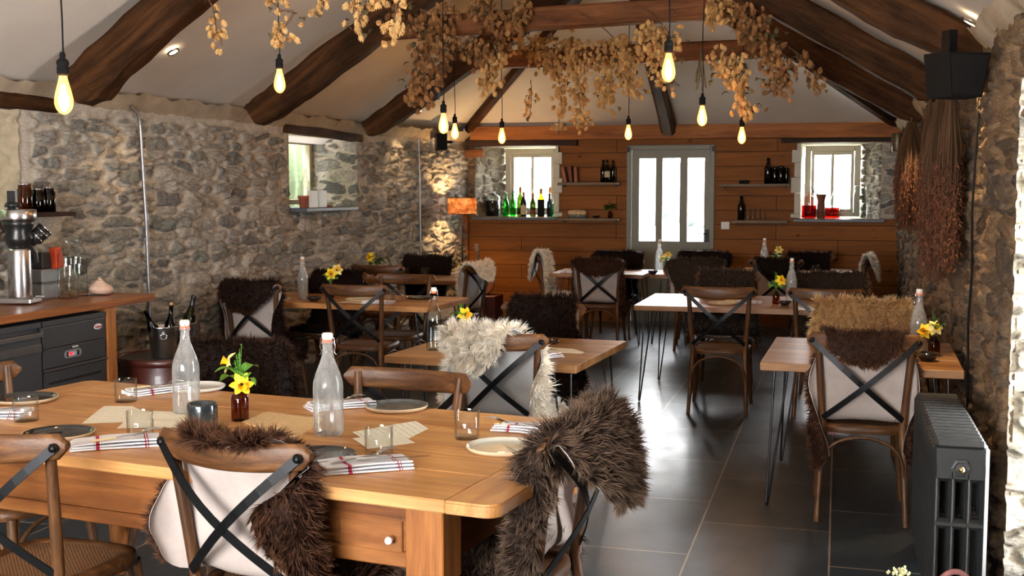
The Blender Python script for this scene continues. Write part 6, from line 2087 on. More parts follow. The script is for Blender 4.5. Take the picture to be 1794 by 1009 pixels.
# controller
m = MB(); pl = rounded_rect(0.155, 0.046, 0.0225, 8)
m.prism(pl, 0, 0.004, M_=Matrix.Translation((xf + 0.020, -0.03, 0.645)) @ FACE)
bz = m.build('controller_bezel', M['bezel'], p2)
m = MB(); m.box((xf + 0.0250, -0.035, 0.645), (0.003, 0.112, 0.031)); m.build('controller_face', M['black_plastic'], bz)
m = MB(); m.box((xf + 0.0266, -0.04, 0.645), (0.001, 0.074, 0.025)); m.build('key_plate', M['logo_pale'], bz)
m = MB(); m.box((xf + 0.0274, -0.056, 0.646), (0.001, 0.034, 0.018)); m.build('display_window', M['led_red'], bz)
m = MB()
for i in range(3):
    for k in range(2): m.lathe([(0.0005, 0.001), (0.0042, 0.001), (0.0045, 0)], 12, M_=Matrix.Translation((xf + 0.0272, -0.024 + i * 0.0105, 0.650 - k * 0.0115)) @ Matrix.Rotation(PI / 2, 4, 'Y'))
m.build('keys', M['panel_lilac'], bz)
text_mesh('2.5', 0.017, M['black_plastic'], bz, Matrix.Translation((xf + 0.0281, -0.056, 0.646)) @ FACE, 0.0002, 'digits')
m = MB(); m.box((xf + 0.021, -0.005, 0.6825), (0.002, 0.052, 0.010)); m.build('white_sticker', M['white_plastic'], p2)
tf, x, w = fridge(4.55, 5.515, 'dark grey drawer fridge with bright metal handles at the left edge of the photo')
panel(tf, 'upper_drawer', x - 0.033, 0.72, 0.80, w, 'grey_metal', edge=False)
panel(tf, 'door', x - 0.033, 0.10, 0.70, w, 'grey_metal', edge=False)
m = MB(); m.box((x + 0.004, 0, 0.790), (0.022, w - 0.02, 0.026), ch=0.003); m.build('handle', M['alu'], tf)
m = MB(); m.box((x - 0.008, 0, 0.712), (0.018, w - 0.02, 0.045), M_=Matrix.Translation((x * 0, 0, 0)), ch=0.003); m.build('handle', M['alu'], tf)

# coffee brewer
ZC = 0.9277
t = empty('coffee_grinder', (-4.70, 5.80, ZC), 0.25, 'steel and black coffee grinder at the left edge of the counter', 'coffee machine')
m = MB(); m.box((0, 0, 0.022), (0.19, 0.17, 0.035), ch=0.008); m.box((0.11, 0.02, 0.045), (0.05, 0.03, 0.014), ch=0.004); m.build('base', M['steel'], t)
m = MB(); m.lathe([(0.0005, 0.04), (0.066, 0.04), (0.067, 0.045), (0.066, 0.32), (0.060, 0.335), (0.0005, 0.336)], 36); m.build('steel_body', M['steel'], t)
m = MB(); m.lathe([(0.0005, 0.335), (0.058, 0.335), (0.075, 0.37), (0.085, 0.40), (0.07, 0.43), (0.088, 0.47), (0.095, 0.505), (0.0005, 0.505)], 30); m.build('grinder_head', M['black_plastic'], t)
m = MB(); m.lathe([(0.0005, 0.503), (0.104, 0.503), (0.106, 0.509), (0.106, 0.56), (0.10, 0.566), (0.0005, 0.566)], 36); m.build('steel_band', M['steel'], t)
m = MB(); m.box((-0.03, 0.0, 0.62), (0.05, 0.03, 0.11)); m.lathe([(0.0005, 0.575), (0.05, 0.58), (0.04, 0.605), (0.0005, 0.61)], 24, (0.0, -0.06, 0)); m.build('hopper_lid', M['black_plastic'], t)
m = MB()
T = Matrix.Translation((0.075, 0.08, 0.40)) @ Matrix.Rotation(rot(40), 4, 'Y') @ Matrix.Rotation(rot(-30), 4, 'X')
m.lathe([(0.0005, -0.07), (0.03, -0.07), (0.033, -0.03), (0.046, -0.02), (0.048, 0.06), (0.0005, 0.062)], 28, M_=T)
m.build('dosing_chute', M['black_plastic'], t)
m = MB()
for z in (-0.012, 0.03, 0.06): m.lathe([(0.046, z), (0.0505, z), (0.0505, z + 0.006), (0.046, z + 0.006)], 28, M_=T)
m.build('chrome_rings', M['bright_steel'], t)
m = MB(); m.tube([(0.03, 0.02, 0.36), (0.06, 0.06, 0.30), (0.065, 0.075, 0.24)], [0.03, 0.024, 0.018], 14); m.build('spout', M['black_plastic'], t)

def flask(loc, label, h=0.40, r=0.055):
    m = MB()
    m.lathe([(0.0005, 0.004), (r * 0.9, 0.0), (r, 0.008), (r, h * 0.66), (r * 0.94, h * 0.72), (r * 0.6, h * 0.83), (r * 0.40, h * 0.88), (r * 0.38, h * 0.95), (r * 0.46, h * 0.985), (r * 0.46, h), (r * 0.36, h)], 30)
    o = m.build('glass_flask', M['bottle_glass'], None); o.location = loc
    return tag(o, label, 'bottle')
flask((-4.65, 6.18, ZC), 'left one of two tall clear glass flasks on the counter', 0.385, 0.062)
flask((-4.69, 6.33, ZC), 'right one of two tall clear glass flasks on the counter', 0.385, 0.058)
# shell: spired whelk
m = MB(); P_ = []
for i in range(57):
    q = i / 56; a = q * 2 * PI * 4.2; R_ = 0.040 * q ** 1.2; rr = 0.004 + 0.026 * q ** 1.2
    row = []
    for k in range(13):
        b = 2 * PI * k / 12; rad = R_ + rr * math.cos(b)
        row.append((rad * math.cos(a), rad * math.sin(a), 0.075 - 0.085 * q + rr * math.sin(b) * 1.1 + 0.01))
    P_.append(row)
m.grid(P_, True); m.add(P_[-1][:12], [tuple(range(12))], False)
m.v = [(p[0] * 1.15, p[1] * 1.3, p[2]) for p in m.v]
o = m.build('sea_shell', M['shell'], None); zmin = min(v.co.z for v in o.data.vertices); o.location = (-4.60, 6.43, ZC - zmin); tag(o, 'pinkish sea shell lying on the counter beside the flasks', 'shell')
m = MB(); P_ = [[(-0.05 + 0.1 * i / 10, -0.13 + 0.26 * j / 16, 0.008 + 0.005 * math.sin(i * 1.1) * math.sin(j * 0.9)) for j in range(17)] for i in range(11)]
m.grid(P_, True, flip=False); m.grid([[(a, b, 0.0) for a, b, c in r_] for r_ in P_], True, flip=True)
o = m.build('folded_cloth', M['leather'], None); o.location = (-4.60, 6.53, ZC); tag(o, 'crumpled pale cloth at the right end of the counter', 'cloth')
o.location = (-4.66, 6.50, ZC)
t = empty('storage_tub', (-4.80, 6.13, ZC), 0, 'grey stacked plastic tubs behind the flasks on the counter', 'box')
m = MB(); m.box((0, 0, 0.05), (0.13, 0.17, 0.10), ch=0.01); m.build('lower_tub', M['bezel'], t)
m = MB(); m.box((0, 0, 0.145), (0.14, 0.18, 0.085), ch=0.01); m.build('upper_tub', M['bezel'], t)
m = MB(); m.box((0, 0, 0.24), (0.09, 0.11, 0.10), ch=0.006); m.build('small_box', M['grey_metal'], t)
m = MB(); m.box((0, 0, 0.065), (0.05, 0.07, 0.13), M_=Matrix.Rotation(rot(8), 4, 'X'), ch=0.006)
o = m.build('coffee_packet', M['red_tag'], None); o.location = (-4.83, 6.26, ZC); tag(o, 'orange-red packet leaning among the dark things behind the flasks', 'packet'); o.location = (-4.74, 6.20, ZC + 0.19)
m = MB(); m.box((-4.85, 6.13, 1.455), (0.22, 0.55, 0.028), ch=0.003); m.box((-4.935, 5.95, 1.40), (0.03, 0.03, 0.11)); m.box((-4.935, 6.3, 1.40), (0.03, 0.03, 0.11))
o = m.build('wall_shelf', M['dark_wood'], None); tag(o, 'small dark shelf with jars on the stone wall above the coffee grinder', 'shelf')
for i, (dy, mt, hh) in enumerate(((0.0, 'dark_glass', 0.14), (0.10, 'dark_glass', 0.15), (-0.12, 'amber', 0.17))):
    t = empty('storage_jar', (-4.84, 6.16 + dy, 1.4695), 0, ['middle dark glass jar on the small wall shelf', 'right-hand dark glass jar on the small wall shelf', 'amber-tinted jar on the small wall shelf behind the grinder'][i], 'jar')
    m = MB(); m.lathe([(0.0005, 0), (0.042, 0), (0.045, 0.005), (0.045, hh * 0.8), (0.038, hh * 0.88), (0.038, hh)], 24); m.build('jar_glass', M[mt], t)
    m = MB(); m.lathe([(0.0005, hh * 1.07), (0.041, hh * 1.06), (0.041, hh * 0.98), (0.0005, hh * 0.98)], 24); m.build('lid', M['steel'], t)

# conduits on the left wall
m = MB(); x = XL(7.3) + 0.075
m.tube([(x - 0.02, 7.16, 2.20), (x, 7.20, 2.16), (x, 7.23, 2.12), (x + 0.0, 7.24, 2.05), (x, 7.28, 1.4), (x, 7.30, 0.5), (x, 7.30, 0.03)], 0.0125, 10)
for z in (1.9, 1.25, 0.6): m.box((x - 0.02, 7.27, z), (0.05, 0.045, 0.02))
o = m.build('steel_conduit', M['conduit'], None); tag(o, 'grey metal conduit running down the left stone wall beside the counter', 'pipe')
m = MB(); x = XL(12.3) + 0.06
m.tube([(x, 12.26, 2.2), (x, 12.28, 1.6), (x, 12.30, 0.9), (x, 12.30, 0.03)], 0.010, 8)
o = m.build('steel_conduit', M['conduit'], None); tag(o, 'thin conduit on the left stone wall under the small black speaker', 'pipe')

# drum with ice buckets
DX, DY, DH = -4.36, 6.80, 0.50
t = empty('storage_drum', (DX, DY, 0), 0, 'round oxblood-red drum with grey lid holding the ice buckets', 'drum')
m = MB(); r = 0.31
m.lathe([(0.0005, 0), (r * 0.97, 0), (r, 0.01), (r, 0.16), (r * 1.012, 0.17), (r, 0.18), (r, 0.33), (r * 1.012, 0.34), (r, 0.35), (r, DH - 0.05)], 56); m.build('drum_body', M['drum'], t)
m = MB(); m.lathe([(r, DH - 0.05), (r * 1.03, DH - 0.048), (r * 1.03, DH - 0.004), (r * 1.015, DH), (r * 0.985, DH), (r * 0.975, DH - 0.012)], 56); m.build('lid_rim', M['drum'], t)
m = MB(); m.lathe([(r * 0.98, DH - 0.012), (0.0005, DH - 0.012)], 56); m.build('lid', M['drum_top'], t)
def bucket(loc, label):
    t = empty('ice_bucket', loc, 0.6, label, 'ice bucket')
    m = MB(); m.lathe([(0.0005, 0.0), (0.072, 0.0), (0.078, 0.006), (0.100, 0.205), (0.104, 0.212), (0.100, 0.216), (0.096, 0.210), (0.074, 0.010), (0.0005, 0.008)], 44); m.build('bucket_body', M['steel'], t)
    for s in (-1, 1):
        m = MB(); m.lathe([(0.0005, 0.014), (0.012, 0.012), (0.014, 0.0)], 16, M_=Matrix.Translation((0, s * 0.094, 0.17)) @ Matrix.Rotation(-s * PI / 2, 4, 'X'))
        m.tube([(0.020 * math.cos(a), s * 0.112, 0.155 + 0.020 * math.sin(a)) for a in arc(0, 2 * PI, 20)], 0.003, 6)
        m.build('ring_handle', M['bright_steel'], t)
    return t
B1 = (-4.33, 6.72, DH - 0.012); B2 = (-4.33, 6.955, DH - 0.012)
bucket(B1, 'front steel ice bucket on the drum with two wine bottle necks'); bucket(B2, 'rear steel ice bucket on the drum, holding the green-black bottle')
def wine(loc, label, tilt=(0, 0), h=0.30, r=0.037, glass='dark_glass', foil=None, lab=None, labz=(0.07, 0.15), name='wine_bottle', liquid=None, cork=False, cat='bottle', group=None):
    t = bpy.data.objects.new(name, None); COL.objects.link(t); t.empty_display_size = 0.05
    t.location = loc; t.rotation_euler = (tilt[0], tilt[1], 0); tag(t, label, cat, group)
    k = h / 0.30
    prof = [(0.0005, 0.006), (r * 0.9, 0.0), (r, 0.006), (r, 0.17 * k), (r * 0.93, 0.19 * k), (r * 0.62, 0.212 * k), (r * 0.42, 0.235 * k), (r * 0.37, 0.25 * k), (r * 0.36, 0.285 * k), (r * 0.42, 0.287 * k), (r * 0.42, 0.297 * k), (r * 0.34, 0.30 * k), (0.0005, 0.30 * k)]
    m = MB(); m.lathe(prof, 26); m.build('bottle_glass', M[glass], t)
    if foil:
        m = MB(); m.lathe([(r * 0.40, 0.245 * k), (r * 0.395, 0.284 * k), (r * 0.45, 0.287 * k), (r * 0.45, 0.298 * k), (r * 0.36, 0.303 * k), (0.0005, 0.303 * k)], 22); m.build('foil', M[foil], t)
    if lab:
        m = MB(); m.lathe([(r * 1.015, labz[0] * k), (r * 1.015, labz[1] * k)], 26); m.build('label', M[lab], t)
    if cork:
        m = MB(); m.lathe([(r * 0.30, 0.295 * k), (r * 0.30, 0.315 * k), (0.0005, 0.316 * k)], 14); m.build('cork', M['cork'], t)
    return t
wine((-4.35, 6.745, DH + 0.02), 'dark wine bottle leaning left out of the front ice bucket', (rot(26), rot(-6)), h=0.33)
wine((-4.31, 6.745, DH + 0.02), 'dark wine bottle with cork upright in the front ice bucket', (rot(-6), rot(2)), h=0.32, cork=True)
wine((-4.33, 6.955, DH + 0.02), 'greenish black bottle leaning right out of the rear ice bucket', (rot(-12), rot(8)), h=0.37, r=0.043, glass='olive_glass', foil='black_plastic')

# ------------------------------------------------------------------ floor lamp in the corner
LX, LY = -4.28, 12.95
t = empty('floor_lamp', (LX, LY, 0), 0, 'floor lamp with patchwork orange drum shade in the rear left corner', 'lamp')
m = MB(); m.lathe([(0.0005, 0.0), (0.14, 0.0), (0.14, 0.014), (0.03, 0.028), (0.012, 0.04), (0.0005, 0.04)], 36); m.build('base', M['lamp_pole'], t)
m = MB(); m.tube([(0, 0, 0.03), (0, 0, 0.9), (0, 0, 1.40)], 0.0105, 12); m.build('pole', M['lamp_pole'], t)
def mk_shade():
    mt, nt, out = new_mat('patchwork_shade')
    v = coords(nt, (1, 1, 1))
    n = noise(nt, v, 18, 4, 0.7); n2 = noise(nt, coords(nt, (1, 1, 3)), 7, 3)
    r_ = ramp(nt, [(0.3, srgb(176, 104, 60)), (0.5, srgb(240, 196, 140)), (0.7, srgb(252, 238, 208))])
    nt.links.new(n.outputs[0], r_.inputs[0])
    r2 = ramp(nt, [(0.4, (0.5, 0.4, 0.35)), (0.55, (1, 1, 1))]); nt.links.new(n2.outputs[0], r2.inputs[0])
    col = mixc(nt, 0.8, r_.outputs[0], r2.outputs[0], 'MULTIPLY')
    d = nd(nt, 'ShaderNodeBsdfDiffuse'); tl = nd(nt, 'ShaderNodeBsdfTranslucent'); mx = nd(nt, 'ShaderNodeMixShader'); mx.inputs[0].default_value = 0.55
    nt.links.new(col, d.inputs[0]); nt.links.new(col, tl.inputs[0]); nt.links.new(d.outputs[0], mx.inputs[1]); nt.links.new(tl.outputs[0], mx.inputs[2]); nt.links.new(mx.outputs[0], out.inputs[0])
    return mt
M['shade'] = mk_shade()
m = MB(); m.lathe([(0.168, 1.33), (0.170, 1.335), (0.170, 1.52), (0.168, 1.525), (0.166, 1.52), (0.166, 1.335), (0.168, 1.33)], 48); m.build('lamp_shade', M['shade'], t)
m = MB()
for z in (1.333, 1.522): m.tube([(0.1705 * math.cos(a), 0.1705 * math.sin(a), z) for a in arc(0, 2 * PI, 40)], 0.003, 6)
for a in (0.3, 2.4, 4.5): m.tube([(0.02 * math.cos(a), 0.02 * math.sin(a), 1.37), (0.167 * math.cos(a), 0.167 * math.sin(a), 1.345)], 0.002, 6)
m.build('shade_ring', M['lamp_pole'], t)
m = MB(); m.lathe([(0.0005, 1.40), (0.018, 1.40), (0.018, 1.43), (0.03, 1.46), (0.03, 1.485), (0.0005, 1.51)], 20); m.build('bulb', M['lens'], t)
l = bpy.data.lights.new('floor_lamp_light', 'POINT'); l.energy = 90; l.color = (1.0, 0.60, 0.26); l.shadow_soft_size = 0.04
lo = bpy.data.objects.new('floor_lamp_light', l); COL.objects.link(lo); lo.parent = t; lo.location = (0, 0, 1.45)

# ------------------------------------------------------------------ speakers
t = empty('wall_speaker', (0.50, 5.62, 2.02), rot(28), 'large black wedge speaker hanging under the nearest right rafter', 'speaker')
m = MB()
vs = [(-0.10, -0.10, 0), (0.10, -0.10, 0), (0.12, 0.10, 0), (-0.12, 0.10, 0), (-0.135, -0.12, 0.24), (0.135, -0.12, 0.24), (0.14, 0.12, 0.25), (-0.14, 0.12, 0.25)]
m.add(vs, [(0, 3, 2, 1), (4, 5, 6, 7), (0, 1, 5, 4), (1, 2, 6, 5), (2, 3, 7, 6), (3, 0, 4, 7)], False); m.build('cabinet', M['matt_black'], t, bevel=0.006)
m = MB(); m.add([(-0.09, -0.107, 0.015), (0.09, -0.107, 0.015), (0.12, -0.124, 0.225), (-0.12, -0.124, 0.225)], [(0, 1, 2, 3)], False); m.add([(-0.09, -0.101, 0.015), (0.09, -0.101, 0.015), (0.12, -0.118, 0.225), (-0.12, -0.118, 0.225)], [(3, 2, 1, 0)], False); m.build('grille', M['black_plastic'], t)
m = MB(); m.box((0.0, 0.08, 0.30), (0.05, 0.08, 0.16)); m.build('bracket', M['iron'], t)
t.scale = (0.80, 0.80, 0.82)
t = empty('wall_speaker', (XL(12.72) + 0.14, 12.72, 2.07), rot(-60), 'small black speaker high on the left stone wall near the corner', 'speaker')
m = MB(); m.box((0, 0, 0.10), (0.15, 0.12, 0.20), ch=0.006); m.box((0, 0.09, 0.10), (0.03, 0.08, 0.03)); m.build('cabinet', M['matt_black'], t)
m = MB(); m.box((0, -0.062, 0.10), (0.13, 0.006, 0.18)); m.build('grille', M['black_plastic'], t)
t = empty('tin_wall_lamp', (0.60, 13.30, 2.03), 0, 'small bronze tin canister fixed near the rear right corner', 'wall lamp')
m = MB(); m.lathe([(0.0005, 0.0), (0.052, 0.0), (0.056, 0.01), (0.062, 0.19), (0.058, 0.2), (0.0005, 0.2)], 26); m.build('canister', M['gravy'], t)
m = MB(); m.box((0.05, 0.0, 0.17), (0.08, 0.025, 0.02)); m.tube([(-0.062, 0, 0.18), (-0.07, 0, 0.0), (-0.068, 0, -0.03)], 0.003, 6); m.build('bracket', M['iron'], t)

# ------------------------------------------------------------------ cast iron radiator
RX, RY0, RY1, RH_ = 0.445, 4.36, 5.44, 0.70
NSEC = 17
t = empty('cast_iron_radiator', (RX, (RY0 + RY1) / 2, 0), 0, 'tall dark grey cast-iron column radiator against the right stone wall', 'radiator')
sp = (RY1 - RY0) / NSEC
def section_mesh():
    m = MB(); W_, D_ = 0.165, sp * 0.80
    # outer outline ring swept as rounded bars: headers and four columns with two rows of slots
    def bar(x0, x1, z0, z1, r=0.4):
        m.box(((x0 + x1) / 2, 0, (z0 + z1) / 2), (x1 - x0, D_, z1 - z0), ch=D_ * 0.28)
    xs = [-W_ / 2 + W_ * k / 3 for k in range(4)]
    for xx in xs: bar(xx - 0.013 if abs(xx) < 0.07 else xx - 0.015, xx + 0.013 if abs(xx) < 0.07 else xx + 0.015, 0.09, RH_ - 0.07)
    bar(-W_ / 2 - 0.015, W_ / 2 + 0.015, RH_ - 0.15, RH_ - 0.012); bar(-W_ / 2 - 0.008, W_ / 2 + 0.008, RH_ - 0.03, RH_)
    bar(-W_ / 2 - 0.015, W_ / 2 + 0.015, 0.06, 0.15); bar(-W_ / 2 - 0.012, W_ / 2 + 0.012, 0.375, 0.415)
    m.lathe([(0.026, -sp / 2), (0.026, sp / 2)], 16, M_=Matrix.Translation((0, 0, RH_ - 0.095)) @ Matrix.Rotation(PI / 2, 4, 'X'))
    m.lathe([(0.026, -sp / 2), (0.026, sp / 2)], 16, M_=Matrix.Translation((0, 0, 0.105)) @ Matrix.Rotation(PI / 2, 4, 'X'))
    return m
s0 = None
for k in range(NSEC):
    y = RY0 + sp * (k + 0.5) - (RY0 + RY1) / 2
    if s0 is None: s0 = section_mesh().build('section', M['radiator'], t); s0.location = (0, y, 0)
    else:
        s_ = s0.copy(); COL.objects.link(s_); s_.parent = t; s_.location = (0, y, 0)
ye = RY0 - (RY0 + RY1) / 2
m = MB(); T = Matrix.Translation((0, ye, RH_ - 0.095)) @ Matrix.Rotation(PI / 2, 4, 'X')
m.lathe([(0.036, 0.0), (0.036, 0.006), (0.026, 0.008), (0.024, 0.020), (0.0005, 0.022)], 6, M_=T, smooth=False); m.build('end_plug', M['radiator'], t)
m = MB(); T2_ = Matrix.Translation((0, ye - 0.02, RH_ - 0.095)) @ Matrix.Rotation(PI / 2, 4, 'X'); m.lathe([(0.011, 0.0), (0.011, 0.006), (0.0005, 0.008)], 14, M_=T2_); m.build('bleed_valve', M['brass'], t)
for yy in (-0.48, 0.48):
    m = MB(); m.box((0, yy, 0.03), (0.16, 0.03, 0.06), ch=0.006); m.build('foot', M['radiator'], t)
m = MB(); m.tube([(0.12, ye - 0.03, 0.0), (0.12, ye - 0.03, 0.10), (0.05, ye - 0.03, 0.105), (0.0, ye + 0.01, 0.105)], 0.009, 10)
m.build('supply_pipe', M['copper'], t)

# flower basket on the floor at the lower edge
t = empty('flower_basket', (0.36, 3.93, 0), rot(10), 'basket with a looped pinkish handle at the bottom right corner of the photo', 'basket')
m = MB(); m.lathe([(0.0005, 0.0), (0.12, 0.0), (0.15, 0.10), (0.165, 0.16), (0.160, 0.165), (0.145, 0.10), (0.11, 0.012), (0.0005, 0.012)], 36); m.build('woven_body', M['wicker'], t)
m = MB(); m.tube([(0.09 * math.cos(a) + 0.03, -0.02, 0.16 + 0.205 * math.sin(a)) for a in arc(0, PI, 20)], 0.0095, 10); m.build('handle', M['basket_handle'], t)
m = MB(); rn = random.Random(3)
m.tube([(0.06, 0.08, 0.03), (-0.06, 0.10, 0.2), (-0.115, 0.12, 0.305)], 0.003, 6)
tp = empty('blossom_sprig', (0.36, 3.93, 0), rot(10), 'sprig of cream blossom peeping in at the lower edge, left of the basket handle', 'flowers')
m.build('stem', M['stem'], tp)
m = MB()
for k in range(34):
    c = (-0.115 + rn.uniform(-0.035, 0.035), 0.12 + rn.uniform(-0.03, 0.03), 0.31 + rn.uniform(-0.02, 0.014)); r = rn.uniform(0.004, 0.007)
    m.lathe([(0.0005, -r), (r, 0), (r * 0.5, r * 0.8), (0.0005, r)], 6, c)
m.build('blossoms', M['blossom'], tp)

# ------------------------------------------------------------------ shelves and what stands on them
def shelf(x0, x1, z, label):
    t = empty('wall_shelf', ((x0 + x1) / 2, 13.74, z), 0, label, 'shelf')
    m = MB(); m.box((0, 0, -0.016), (x1 - x0, 0.215, 0.032), ch=0.003); m.build('shelf_board', M['shelf_wood'], t)
    for s in (-1, 1):
        m = MB(); m.box((s * ((x1 - x0) / 2 - 0.05), 0.05, -0.04), (0.02, 0.11, 0.018)); m.build('bracket', M['iron'], t)
shelf(-3.29, -2.545, 1.705, 'upper shelf left of the rear door with books and black bottles')
shelf(-3.29, -2.545, 1.275, 'lower shelf left of the rear door with a wrapped loaf and greenery')
shelf(-1.345, -0.56, 1.685, 'upper shelf right of the rear door with dark bottles and jars')
shelf(-1.20, -0.565, 1.262, 'lower shelf right of the rear door with glasses')
for i, (x, a, hh, mt) in enumerate(((-3.20, 12, 0.19, 'book_tan'), (-3.13, 6, 0.20, 'book_brown'), (-3.07, 3, 0.18, 'book_tan'))):
    m = MB(); m.box((0, 0, hh / 2), (0.035, 0.14, hh), ch=0.002, M_=Matrix.Rotation(rot(-a), 4, 'Y'))
    o = m.build('book', M[mt], None); o.location = (x, 13.74, 1.7085); tag(o, ['leftmost leaning tan book on the upper left shelf', 'brown book in the middle of the three on the upper left shelf', 'rightmost tan book on the upper left shelf'][i], 'book')
for i, (x, y) in enumerate(((-2.75, 13.75), (-2.69, 13.70), (-2.63, 13.75))):
    wine((x, y, 1.7055), ['left black bottle of the trio on the upper left shelf', 'middle black bottle with pale label of the trio on the upper left shelf', 'right black bottle of the trio on the upper left shelf'][i], h=0.27, r=0.033, lab='label_cream' if i == 1 else None)
t = empty('wrapped_loaf', (-3.06, 13.72, 1.2755), rot(0), 'pale wrapped loaf in a dish tied with string on the lower left shelf', 'food parcel')
m = MB(); m.lathe([(0.0005, 0), (0.11, 0), (0.135, 0.035), (0.13, 0.037), (0.10, 0.008), (0.0005, 0.008)], 30, squash=0.6); m.build('dish', M['ceramic_grey'], t)
m = MB(); P_ = []
for i in range(21):
    q = i / 20; xx = -0.12 + 0.24 * q; rr = 0.042 * math.sqrt(max(0.0, 1 - (2 * q - 1) ** 4)) + 0.002
    P_.append([(xx, rr * 1.4 * math.cos(2 * PI * k / 14), 0.062 + rr * 0.9 * math.sin(2 * PI * k / 14)) for k in range(15)])
m.grid(P_, True, flip=True); m.build('parcel', M['bread'], t)
m = MB(); m.tube([(0, 0.061 * math.cos(a), 0.062 + 0.040 * math.sin(a)) for a in arc(0, 2 * PI, 20)], 0.002, 6); m.tube([(0.05, 0.059 * math.cos(a), 0.062 + 0.039 * math.sin(a)) for a in arc(0, 2 * PI, 20)], 0.002, 6); m.build('string', M['vine'], t)
small_bowl((-2.83, 13.72, 1.2755), 'small dark bowl beside the wrapped loaf', 0.05, 0.03)
amber_vase((-2.66, 13.74, 1.2755), 'little vase with greenery at the right end of the lower left shelf', 0.09, 0.026)
posy((-2.66, 13.74, 1.2755), 0.09, 'dark greenery in the little shelf vase left of the door', 33, [], s=1.3, leaves=9, dark=True)
m = MB(); m.box((0, 0, 0.02), (0.11, 0.09, 0.04), ch=0.006)
o = m.build('dark_tin', M['matt_black'], None); o.location = (-1.07, 13.72, 1.6855); tag(o, 'low dark tin on the upper right shelf', 'tin')
wine((-0.80, 13.74, 1.6855), 'tall dark bottle on the upper right shelf', h=0.30, r=0.042)
def jar(loc, label, r, h, glass, lid=None, liquid=None, lh=0.5, name='glass_jar', neck=0.8, cat='jar'):
    t = empty(name, loc, 0, label, cat)
    m = MB(); m.lathe([(0.0005, 0.003), (r * 0.92, 0), (r, 0.008), (r, h * 0.72), (r * 0.93, h * 0.80), (r * neck, h * 0.87), (r * neck, h * 0.97), (r * (neck + 0.05), h)], 28); m.build('jar_glass', M[glass], t)
    if liquid:
        m = MB(); q = r * 0.95; m.lathe([(0.0005, 0.007), (q * 0.9, 0.007), (q, 0.013), (q, h * lh), (0.0005, h * lh + 0.0002)], 26); m.build('contents', M[liquid], t)
    if lid:
        m = MB(); m.lathe([(r * (neck + 0.07), h * 0.96), (r * (neck + 0.07), h * 1.03), (0.0005, h * 1.04)], 24); m.build('lid', M[lid], t)
    return t
jar((-0.72, 13.75, 1.6855), 'left dark jar beside the tall bottle on the upper right shelf', 0.04, 0.19, 'dark_glass', 'matt_black')
jar((-0.65, 13.72, 1.6855), 'middle dark jar on the upper right shelf', 0.036, 0.20, 'dark_glass', 'matt_black')
jar((-0.59, 13.75, 1.6855), 'rightmost dark jar at the end of the upper right shelf', 0.03, 0.18, 'blue_glass', 'matt_black')
wine((-1.10, 13.74, 1.2625), 'grey swing-top bottle on the lower right shelf', h=0.28, r=0.042, glass='blue_glass')
for i, x in enumerate((-1.02, -0.965, -0.905, -0.85)):
    tumbler((x, 13.72 + 0.02 * (i % 2), 1.2625), ['first drinking glass from the left on the lower right shelf', 'second drinking glass from the left on the lower right shelf', 'third drinking glass from the left on the lower right shelf', 'last drinking glass from the left on the lower right shelf'][i], r=0.027, h=0.13)
m = MB(); m.box((0, 0, 0), (0.098, 0.012, 0.088), ch=0.003); m.box((0.02, -0.008, 0), (0.012, 0.006, 0.02)); m.box((-0.02, -0.008, 0), (0.012, 0.006, 0.02))
o = m.build('light_switch', M['white_plastic'], None); o.location = (-1.29, 13.842, 1.195); tag(o, 'pale double switch plate right of the rear door', 'switch')

# left rear sill
SZ = 1.2797
jar((-4.215, 14.0, SZ), 'demijohn of dark wine at the left end of the rear left sill', 0.092, 0.33, 'bottle_glass', None, 'wine_dark', 0.62, 'demijohn', 0.25)
wine((-4.045, 14.0, SZ), 'left of the two bright green bottles on the rear left sill', h=0.30, r=0.037, glass='green_glass')
wine((-3.955, 14.0, SZ), 'right of the two bright green bottles on the rear left sill', h=0.30, r=0.037, glass='green_glass')
wine((-3.865, 14.03, SZ), 'tall olive bottle with orange foil behind the cream-labelled one', h=0.37, r=0.040, glass='olive_glass', foil='foil_orange')
wine((-3.795, 13.93, SZ), 'dark bottle with a large cream label on the rear left sill', h=0.31, r=0.037, glass='dark_glass', foil='foil_orange', lab='label_cream', labz=(0.03, 0.14))
wine((-3.685, 13.97, SZ), 'slim olive bottle with a red label on the rear left sill', h=0.295, r=0.037, glass='olive_glass', foil='foil_orange', lab='label_red', labz=(0.03, 0.09))
wine((-3.575, 13.95, SZ), 'dark bottle with glowing yellow shoulder on the rear left sill', h=0.35, r=0.043, glass='amber_wine', foil='foil_orange', lab='matt_black', labz=(0.005, 0.185))
wine((-3.46, 13.93, SZ), 'blue-black bottle at the right end of the rear left sill', h=0.29, r=0.035, glass='blue_glass', foil='dark_wood')
wine((-3.74, 14.12, SZ), 'clear bottle at the back of the rear left sill', h=0.33, r=0.038, glass='bottle_glass')
wine((-3.50, 14.12, SZ), 'clear bottle with cork at the back right of the rear left sill', h=0.36, r=0.040, glass='bottle_glass', cork=True, foil='foil_orange')
wine((-3.42, 14.04, SZ), 'pale green bottle against the right reveal of the rear left sill', h=0.26, r=0.035, glass='green_glass')
